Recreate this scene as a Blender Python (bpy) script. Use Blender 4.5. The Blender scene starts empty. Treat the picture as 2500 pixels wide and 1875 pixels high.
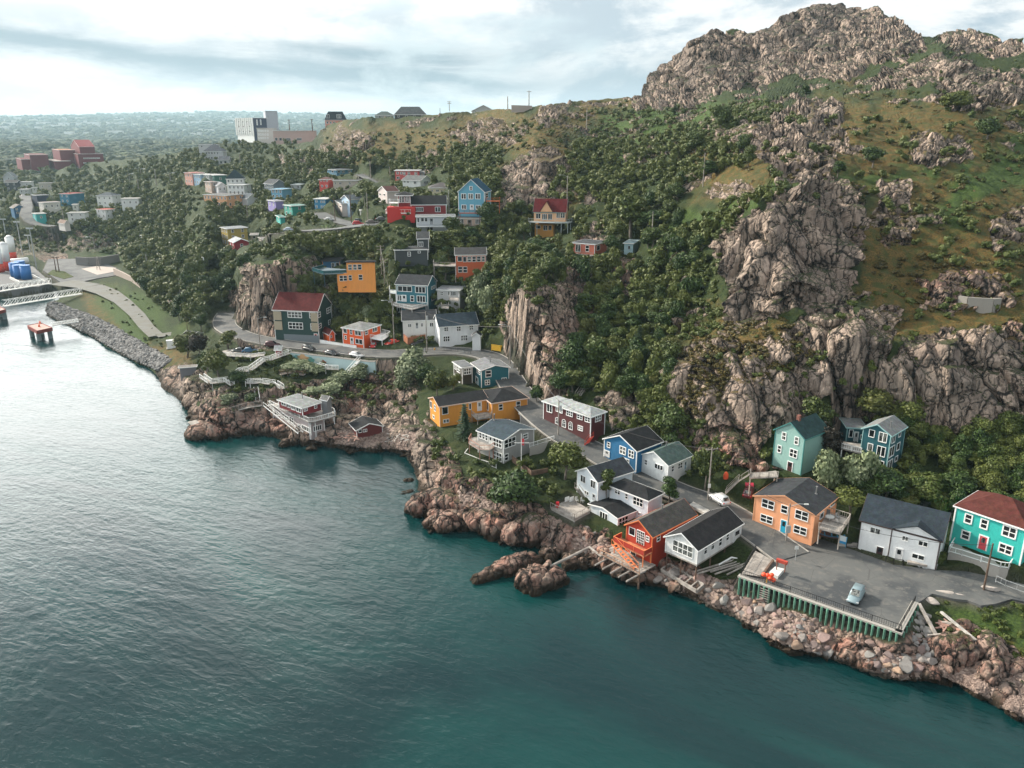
import bpy, math, random
import numpy as np
from mathutils import Vector
random.seed(7); rng = np.random.default_rng(7)
SC = bpy.context.scene
COL = SC.collection
# ------------------------------------------------------------------ camera
WS = 1.3            # metres per survey unit
F = 1950.0; HC = 55.0 * WS; TH = math.radians(17.6)
CS, SN = math.cos(TH), math.sin(TH)
cam_d = bpy.data.cameras.new('camera'); cam = bpy.data.objects.new('camera', cam_d); COL.objects.link(cam)
cam.location = (0, 0, HC); cam.rotation_euler = (math.radians(90) - TH, 0, 0)
cam_d.sensor_width = 36.0; cam_d.lens = 36.0 * F / 2500.0
cam_d.clip_start = 1.0; cam_d.clip_end = 20000.0
SC.camera = cam
# ------------------------------------------------------------------ world, sun, exposure
SUN_EL, SUN_AZ = math.radians(32), math.radians(-60)     # azimuth from +Y towards +X
SC.view_settings.view_transform = 'Standard'; SC.view_settings.look = 'None'
SC.view_settings.exposure = 0.46; SC.view_settings.gamma = 1.0; SC.view_settings.use_curve_mapping = False
world = bpy.data.worlds.new('World'); SC.world = world; world.use_nodes = True
sun_d = bpy.data.lights.new('sun', 'SUN'); sun = bpy.data.objects.new('sun', sun_d); COL.objects.link(sun)
sun_d.energy = 5.0; sun_d.angle = math.radians(4.0); sun_d.color = (1.0, 0.90, 0.76)
sd = Vector((math.sin(SUN_AZ) * math.cos(SUN_EL), math.cos(SUN_AZ) * math.cos(SUN_EL), math.sin(SUN_EL)))
sun.rotation_euler = (-sd).to_track_quat('-Z', 'Y').to_euler()
SC.render.engine = 'CYCLES'
SC.cycles.max_bounces = 6; SC.cycles.diffuse_bounces = 2; SC.cycles.glossy_bounces = 3
SC.cycles.transmission_bounces = 3; SC.cycles.volume_bounces = 0; SC.cycles.transparent_max_bounces = 6
SC.cycles.caustics_reflective = False; SC.cycles.caustics_refractive = False
class NT:
 "small helper to write node trees briefly"
 def __init__(s, tree): s.t = tree; s.n = tree.nodes; s.l = tree.links
 def add(s, typ, **kw):
  nd = s.n.new(typ)
  for k, v in kw.items():
   if k.startswith('i_'):
    key = k[2:].replace('_', ' ')
    sock = nd.inputs[int(key)] if key.isdigit() else nd.inputs[key]
    if isinstance(v, bpy.types.NodeSocket): s.l.new(v, sock)
    else: sock.default_value = v
   else: setattr(nd, k, v)
  return nd
 def math(s, op, a, b=0.0, c=None, clamp=False):
  nd = s.n.new('ShaderNodeMath'); nd.operation = op; nd.use_clamp = clamp
  for i, v in enumerate((a, b) if c is None else (a, b, c)):
   if isinstance(v, bpy.types.NodeSocket): s.l.new(v, nd.inputs[i])
   else: nd.inputs[i].default_value = v
  return nd.outputs[0]
 def mix(s, fac, a, b, mode='MIX'):
  nd = s.n.new('ShaderNodeMix'); nd.data_type = 'RGBA'; nd.blend_type = mode
  for k, v in ((0, fac), (6, a), (7, b)):
   if isinstance(v, bpy.types.NodeSocket): s.l.new(v, nd.inputs[k])
   elif k == 0: nd.inputs[0].default_value = v
   else: nd.inputs[k].default_value = (*v[:3], 1)
  return nd.outputs[2]
 def noise(s, vec, scale, detail=4, rough=0.55, dist=0.0):
  nd = s.add('ShaderNodeTexNoise', i_Scale=scale, i_Detail=detail, i_Roughness=rough, i_Distortion=dist)
  s.l.new(vec, nd.inputs['Vector']); return nd.outputs[0]
 def ramp(s, v, a, b):
  nd = s.n.new('ShaderNodeMapRange'); nd.interpolation_type = 'SMOOTHSTEP'
  s.l.new(v, nd.inputs[0]); nd.inputs[1].default_value = a; nd.inputs[2].default_value = b
  return nd.outputs[0]
 def scale(s, vec, xyz, rot=(0, 0, 0)):
  nd = s.n.new('ShaderNodeMapping'); s.l.new(vec, nd.inputs[0]); nd.inputs['Scale'].default_value = xyz
  nd.inputs['Rotation'].default_value = rot; return nd.outputs[0]
def build_world():
 w = NT(world.node_tree); w.n.clear()
 out = w.add('ShaderNodeOutputWorld'); bg = w.add('ShaderNodeBackground', i_Strength=0.070)
 sky = w.add('ShaderNodeTexSky', sky_type='NISHITA', sun_disc=False, sun_elevation=SUN_EL, sun_rotation=SUN_AZ)
 sky.altitude = 50; sky.air_density = 1.0; sky.dust_density = 1.5
 tc = w.add('ShaderNodeTexCoord').outputs['Generated']
 sep = w.add('ShaderNodeSeparateXYZ'); w.l.new(tc, sep.inputs[0])
 x, y, z = sep.outputs
 el = w.math('MAXIMUM', z, 0.0)
 k = w.math('DIVIDE', 1.0, w.math('ADD', el, 0.10))
 cv = w.add('ShaderNodeCombineXYZ'); w.l.new(w.math('MULTIPLY', x, k), cv.inputs[0]); w.l.new(w.math('MULTIPLY', y, k), cv.inputs[1])
 cloudv = cv.outputs[0]
 n1 = w.noise(w.scale(tc, (2.0, 2.0, 4.6)), 1.5, 7, 0.58, 0.35)       # cover
 n2 = w.noise(w.scale(tc, (2.6, 2.6, 7.0), (0, 0, 1)), 2.2, 8, 0.6, 0.3)   # thickness
 n3 = w.noise(w.scale(tc, (1.6, 1.6, 9.0)), 2.4, 7, 0.62, 0.4)              # flat streaks
 # long grey bank low over the left horizon
 az = w.math('ARCTAN2', x, y)
 band = w.math('SUBTRACT', z, w.math('MULTIPLY_ADD', az, -0.045, 0.058))
 band = w.math('ADD', band, w.math('MULTIPLY', w.math('SUBTRACT', n3, 0.5), 0.085))
 b = w.math('DIVIDE', band, 0.019); b = w.math('POWER', 2.718, w.math('MULTIPLY', w.math('MULTIPLY', b, b), -1.0))
 b = w.math('MULTIPLY', b, w.ramp(az, 0.12, -0.12))
 b2 = w.math('DIVIDE', w.math('SUBTRACT', w.math('ADD', z, w.math('MULTIPLY', w.math('SUBTRACT', n3, 0.5), 0.12)), 0.062), 0.025)
 b2 = w.math('POWER', 2.718, w.math('MULTIPLY', w.math('MULTIPLY', b2, b2), -1.0))
 b2 = w.math('MULTIPLY', w.math('MULTIPLY', b2, w.ramp(az, -0.3, 0.15)), 0.45)
 cover = w.ramp(n1, 0.34, 0.46)
 thick = w.math('MULTIPLY', w.ramp(n2, 0.44, 0.60), w.math('MULTIPLY_ADD', w.ramp(az, -0.75, 0.4), .7, .3))
 white = w.mix(thick, (11.2, 11.3, 11.2), (5.4, 6.6, 7.5))
 grey = w.math('MINIMUM', w.math('ADD', w.math('MULTIPLY', b, 0.95), b2), 1.0)
 cl = w.mix(grey, white, (3.9, 5.0, 5.7))
 blue = w.mix(0.8, sky.outputs[0], (8.6, 9.9, 10.4))
 cl = w.mix(w.math('MULTIPLY', w.math('MULTIPLY', w.ramp(az, 0.1, -0.45), w.ramp(az, -2.6, -1.6)), w.math('MULTIPLY', w.ramp(z, 0.11, 0.24), w.ramp(z, 0.62, 0.40))), cl, (64.0, 64.0, 62.0))
 skyc = w.mix(cover, blue, cl)
 # pale glow of thin cloud along the horizon; below it the sky goes on unchanged
 hz = w.ramp(el, 0.04, 0.0)
 skyc = w.mix(w.math('MULTIPLY', hz, 0.75), skyc, (9.6, 9.8, 9.8))
 w.l.new(skyc, bg.inputs[0]); w.l.new(bg.outputs[0], out.inputs[0])
build_world()
# ------------------------------------------------------------------ projection used to lay the survey out
def ray(x, y):
 u = (x - 1250.0) / F; v = (937.5 - y) / F
 return np.array([u, CS + v * SN, -SN + v * CS])
CAMP = np.array([0, 0, HC])
def at_z(x, y, z):
 r = ray(x, y); return CAMP + r * ((z * WS - HC) / r[2])
def at_Y(x, y, Y):
 r = ray(x, y); return CAMP + r * (Y * WS / r[1])
def proj(P):
 d = np.asarray(P, float) - CAMP
 fw = d[..., 1] * CS - d[..., 2] * SN; up = d[..., 1] * SN + d[..., 2] * CS
 return 1250 + F * d[..., 0] / fw, 937.5 - F * up / fw
def depth(P):
 d = np.asarray(P, float) - CAMP; return d[1] * CS - d[2] * SN
KK = 500 / 2212.0; K2 = 650 / 2212.0
CR = dict(A=(0, 240, KK), B=(0, 500, KK), C=(400, 240, KK), D=(400, 540, KK), E=(750, 240, KK), F=(700, 540, KK), G=(400, 800, KK),
   H=(850, 800, KK), I=(1250, 900, KK), J=(1350, 1100, KK), K=(1750, 950, KK), L=(2000, 1150, KK), M=(950, 1150, KK),
   N=(1700, 1300, KK), O=(2000, 1400, KK), R=(1200, 400, KK), S=(1200, 200, K2), T=(1850, 0, K2), U=(1850, 450, K2),
   V=(1200, 600, K2), X=(0, 0, 2500 / 2212.0), Z=(0, 0, 1.0))
def n(c, x, y):
 o = CR[c]; return o[0] + x * o[2], o[1] + y * o[2]
# ------------------------------------------------------------------ numpy noise
def _h(i, j, k, s):
 v = (i * 374761393 + j * 668265263 + k * 2147483647 + s * 1274126177) & 0xffffffff
 v = ((v ^ (v >> 13)) * 1274126177) & 0xffffffff
 return ((v ^ (v >> 16)) & 0xffff) / 65535.0
def vnoise(P, s=0):
 I = np.floor(P).astype(np.int64); f = P - I; f = f * f * (3 - 2 * f); r = 0
 for a in (0, 1):
  for b in (0, 1):
   for c in (0, 1):
    w = (f[:, 0] if a else 1 - f[:, 0]) * (f[:, 1] if b else 1 - f[:, 1]) * (f[:, 2] if c else 1 - f[:, 2])
    r = r + w * _h(I[:, 0] + a, I[:, 1] + b, I[:, 2] + c, s)
 return r * 2 - 1
def fbm(P, o=4, s=0):
 r = 0; a = 1.0
 for i in range(o): r = r + a * vnoise(P * 2 ** i, s + i); a *= 0.5
 return r
def voro(P, s=0):
 I = np.floor(P).astype(np.int64); f1 = np.full(len(P), 9.0); f2 = np.full(len(P), 9.0); cid = np.zeros(len(P)); tl = np.zeros(len(P))
 for a in (-1, 0, 1):
  for b in (-1, 0, 1):
   for c in (-1, 0, 1):
    i, j, k = I[:, 0] + a, I[:, 1] + b, I[:, 2] + c
    d = np.sqrt((i + _h(i, j, k, s) - P[:, 0]) ** 2 + (j + _h(i, j, k, s + 1) - P[:, 1]) ** 2 + (k + _h(i, j, k, s + 2) - P[:, 2]) ** 2)
    m = d < f1; f2 = np.where(m, f1, np.minimum(f2, d)); cid = np.where(m, _h(i, j, k, s + 3), cid)
    tl = np.where(m, (P[:, 0] - i - .5) * (_h(i, j, k, s + 5) - .5) + (P[:, 1] - j - .5) * (_h(i, j, k, s + 6) - .5) + (P[:, 2] - k - .5) * (_h(i, j, k, s + 7) - .5), tl); f1 = np.where(m, d, f1)
 return f1, f2, cid, tl
# ------------------------------------------------------------------ objects and meshes
def link(o): COL.objects.link(o); return o
def tag(o, label=None, cat=None, group=None, kind=None):
 if label: o['label'] = label
 if cat: o['category'] = cat
 if group: o['group'] = group
 if kind: o['kind'] = kind
 return o
def thing(name, label, cat, loc, group=None):
 o = link(bpy.data.objects.new(name, None)); o.location = tuple(float(v) for v in loc); o.empty_display_size = 0.5
 return tag(o, label, cat, group)
def rootloc(p):
 while p is not None and p.parent is not None: p = p.parent
 return np.array(p.location) if p is not None else np.zeros(3)
class MB:
 def __init__(s): s.v = []; s.f = []
 def add(s, vs, fs):
  b = len(s.v); s.v += [tuple(map(float, v)) for v in vs]; s.f += [tuple(i + b for i in f) for f in fs]; return s
 def box(s, o, X, Y, Z):
  o, X, Y, Z = map(np.asarray, (o, X, Y, Z))
  vs = [o, o + X, o + X + Y, o + Y, o + Z, o + X + Z, o + X + Y + Z, o + Y + Z]
  fl = np.dot(np.cross(X, Y), Z) < 0
  fs = [(0, 3, 2, 1), (4, 5, 6, 7), (0, 1, 5, 4), (1, 2, 6, 5), (2, 3, 7, 6), (3, 0, 4, 7)]
  if fl: fs = [f[::-1] for f in fs]
  return s.add(vs, fs)
 def bar(s, a, b, w, h=None, up=(0, 0, 1)):
  a, b = np.asarray(a, float), np.asarray(b, float); h = h or w; d = b - a; L = np.linalg.norm(d)
  if L < 1e-6: return s
  d = d / L; up = np.asarray(up, float)
  if abs(np.dot(d, up)) > 0.95: up = np.array([1.0, 0.02, 0])
  X = np.cross(d, up); X /= np.linalg.norm(X); Z = np.cross(X, d)
  return s.box(a - X * w / 2 - Z * h / 2, X * w, d * L, Z * h)
 def tube(s, a, b, r0, r1=None, k=8, cap=True):
  a, b = np.asarray(a, float), np.asarray(b, float); r1 = r0 if r1 is None else r1; d = b - a; d = d / (np.linalg.norm(d) + 1e-9)
  up = np.array([0, 0, 1.0]) if abs(d[2]) < 0.9 else np.array([1.0, 0, 0])
  X = np.cross(d, up); X /= np.linalg.norm(X); Z = np.cross(X, d); vs = []
  for q, r in ((a, r0), (b, r1)):
   for i in range(k):
    t = 2 * math.pi * i / k; vs.append(q + X * r * math.cos(t) + Z * r * math.sin(t))
  fs = [(i, (i + 1) % k, k + (i + 1) % k, k + i) for i in range(k)]
  if cap: fs += [tuple(range(k))[::-1], tuple(range(k, 2 * k))]
  return s.add(vs, fs)
 def prism(s, poly, z0, z1):
  k = len(poly); vs = [(p[0], p[1], z0) for p in poly] + [(p[0], p[1], z1) for p in poly]
  area = sum(poly[i][0] * poly[(i + 1) % k][1] - poly[(i + 1) % k][0] * poly[i][1] for i in range(k))
  fs = [(i, (i + 1) % k, k + (i + 1) % k, k + i) for i in range(k)] + [tuple(range(k))[::-1], tuple(range(k, 2 * k))]
  if area < 0: fs = [f[::-1] for f in fs]
  return s.add(vs, fs)
 def build(s, name, mat, parent=None, smooth=False, origin=None):
  me = bpy.data.meshes.new(name)
  off = rootloc(parent) if parent is not None else (np.asarray(origin) if origin is not None else np.zeros(3))
  V = np.array(s.v) - off if s.v else np.zeros((0, 3))
  me.from_pydata(V.tolist(), [], s.f); me.update()
  if smooth:
   for p in me.polygons: p.use_smooth = True
  for m in (mat if isinstance(mat, (list, tuple)) else [mat]): me.materials.append(m)
  o = link(bpy.data.objects.new(name, me))
  if parent is not None: o.parent = parent
  elif origin is not None: o.location = tuple(map(float, origin))
  return o
def fastmesh(name, V, Fq, mat, smooth=True):
 "numpy arrays to mesh; Fq is (n,3) or (n,4)"
 me = bpy.data.meshes.new(name); k = Fq.shape[1]
 me.vertices.add(len(V)); me.vertices.foreach_set('co', np.ascontiguousarray(V, np.float32).ravel())
 me.loops.add(Fq.size); me.loops.foreach_set('vertex_index', np.ascontiguousarray(Fq, np.int32).ravel())
 me.polygons.add(len(Fq)); me.polygons.foreach_set('loop_start', np.arange(0, Fq.size, k, dtype=np.int32))
 me.polygons.foreach_set('loop_total', np.full(len(Fq), k, np.int32))
 me.polygons.foreach_set('use_smooth', np.full(len(Fq), smooth)); me.update(calc_edges=True); me.validate()
 me.materials.append(mat); return me
# ------------------------------------------------------------------ materials
MC = {}
def newmat(name):
 m = bpy.data.materials.new(name); m.use_nodes = True; w = NT(m.node_tree); w.n.clear()
 out = w.add('ShaderNodeOutputMaterial'); b = w.add('ShaderNodeBsdfPrincipled'); w.l.new(b.outputs[0], out.inputs[0])
 return m, w, b
def cv(c): return (*c[:3], 1)
def paint(c, rough=0.6, board=0.0, dirt=0.25, key='paint'):
 k = (key, tuple(c), rough, board, dirt)
 if k in MC: return MC[k]
 m, w, b = newmat(key); pos = w.add('ShaderNodeNewGeometry').outputs['Position']
 nz = w.noise(w.scale(pos, (1, 1, 0.25)), 1.6, 5, 0.65); n2 = w.noise(pos, 9, 3, 0.6)
 col = w.mix(w.math('MULTIPLY', w.ramp(nz, 0.38, 0.75), dirt), c, tuple(v * 0.55 + 0.01 for v in c))
 col = w.mix(w.math('MULTIPLY', n2, dirt * 0.5), col, tuple(v * 0.75 for v in c))
 w.l.new(col, b.inputs['Base Color']); b.inputs['Roughness'].default_value = rough
 bp = w.add('ShaderNodeBump', i_Strength=0.35, i_Distance=0.03)
 if board:
  sz = w.add('ShaderNodeSeparateXYZ'); w.l.new(pos, sz.inputs[0])
  fr = w.math('FRACT', w.math('DIVIDE', sz.outputs[2], board)); w.l.new(w.math('ADD', fr, w.math('MULTIPLY', n2, 0.3)), bp.inputs['Height'])
  bp.inputs['Strength'].default_value = 0.8; bp.inputs['Distance'].default_value = 0.035
 else: w.l.new(n2, bp.inputs['Height'])
 w.l.new(bp.outputs[0], b.inputs['Normal']); MC[k] = m; return m
def roofm(c):
 k = ('roof', tuple(c))
 if k in MC: return MC[k]
 m, w, b = newmat('roof_shingles'); pos = w.add('ShaderNodeNewGeometry').outputs['Position']
 n1 = w.noise(pos, 0.9, 5, 0.7); n2 = w.noise(pos, 7, 4, 0.7); v = w.add('ShaderNodeTexVoronoi', i_Scale=3.2); w.l.new(w.scale(pos, (1, 1, 2)), v.inputs['Vector'])
 col = w.mix(w.ramp(n1, 0.35, 0.7), tuple(x * 0.5 for x in c), tuple(x * 0.95 + 0.004 for x in c))
 col = w.mix(w.math('MULTIPLY', n2, 0.6), col, tuple(x * 0.6 for x in c))
 col = w.mix(0.1, col, v.outputs['Color'], 'OVERLAY')
 w.l.new(col, b.inputs['Base Color']); b.inputs['Roughness'].default_value = 0.9; b.inputs['Specular IOR Level'].default_value = 0.2
 bp = w.add('ShaderNodeBump', i_Strength=0.6, i_Distance=0.04); w.l.new(w.math('ADD', n2, v.outputs['Distance']), bp.inputs['Height']); w.l.new(bp.outputs[0], b.inputs['Normal'])
 MC[k] = m; return m
def glassm(c=(0.012, 0.016, 0.018)):
 k = ('glass', tuple(c))
 if k in MC: return MC[k]
 m, w, b = newmat('window_glass'); oi = w.add('ShaderNodeObjectInfo').outputs['Random']; pos = w.add('ShaderNodeNewGeometry').outputs['Position']
 nn = w.noise(w.scale(pos, (2, 2, 1)), 1.5, 2)
 lite = w.math('MULTIPLY', w.math('GREATER_THAN', oi, 0.62), w.ramp(nn, 0.4, 0.55))
 w.l.new(w.mix(lite, c, (0.16, 0.17, 0.16)), b.inputs['Base Color']); b.inputs['Roughness'].default_value = 0.06
 b.inputs['Specular IOR Level'].default_value = 0.7; MC[k] = m; return m
def plain(c, rough=0.5, metal=0.0, name='painted_surface'):
 k = ('plain', tuple(c), rough, metal)
 if k in MC: return MC[k]
 m, w, b = newmat(name); pos = w.add('ShaderNodeNewGeometry').outputs['Position']; nn = w.noise(pos, 4, 4, 0.65)
 w.l.new(w.mix(w.math('MULTIPLY', w.ramp(nn, 0.4, 0.8), 0.3), c, tuple(v * 0.6 for v in c)), b.inputs['Base Color'])
 b.inputs['Roughness'].default_value = rough; b.inputs['Metallic'].default_value = metal; MC[k] = m; return m
def woodm(c, name='weathered_wood'):
 k = ('wood', tuple(c))
 if k in MC: return MC[k]
 m, w, b = newmat(name); pos = w.add('ShaderNodeNewGeometry').outputs['Position']
 n1 = w.noise(w.scale(pos, (3, 3, 0.8)), 3, 5, 0.7); n2 = w.noise(pos, 0.8, 3)
 col = w.mix(w.ramp(n1, 0.35, 0.7), tuple(v * 0.55 for v in c), c); col = w.mix(w.ramp(n2, 0.4, 0.7), col, tuple(v * 1.2 for v in c))
 w.l.new(col, b.inputs['Base Color']); b.inputs['Roughness'].default_value = 0.85
 bp = w.add('ShaderNodeBump', i_Strength=0.5, i_Distance=0.02); w.l.new(n1, bp.inputs['Height']); w.l.new(bp.outputs[0], b.inputs['Normal']); MC[k] = m; return m
WHITE = (0.82, 0.83, 0.82); trimw = paint(WHITE, 0.55, 0, 0.12, 'white_trim')
GREYW = woodm((0.34, 0.31, 0.28)); WWOOD = woodm((0.42, 0.40, 0.37), 'whitewashed_wood'); BWOOD = woodm((0.16, 0.10, 0.07), 'brown_wood')
ASPH = None
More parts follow.
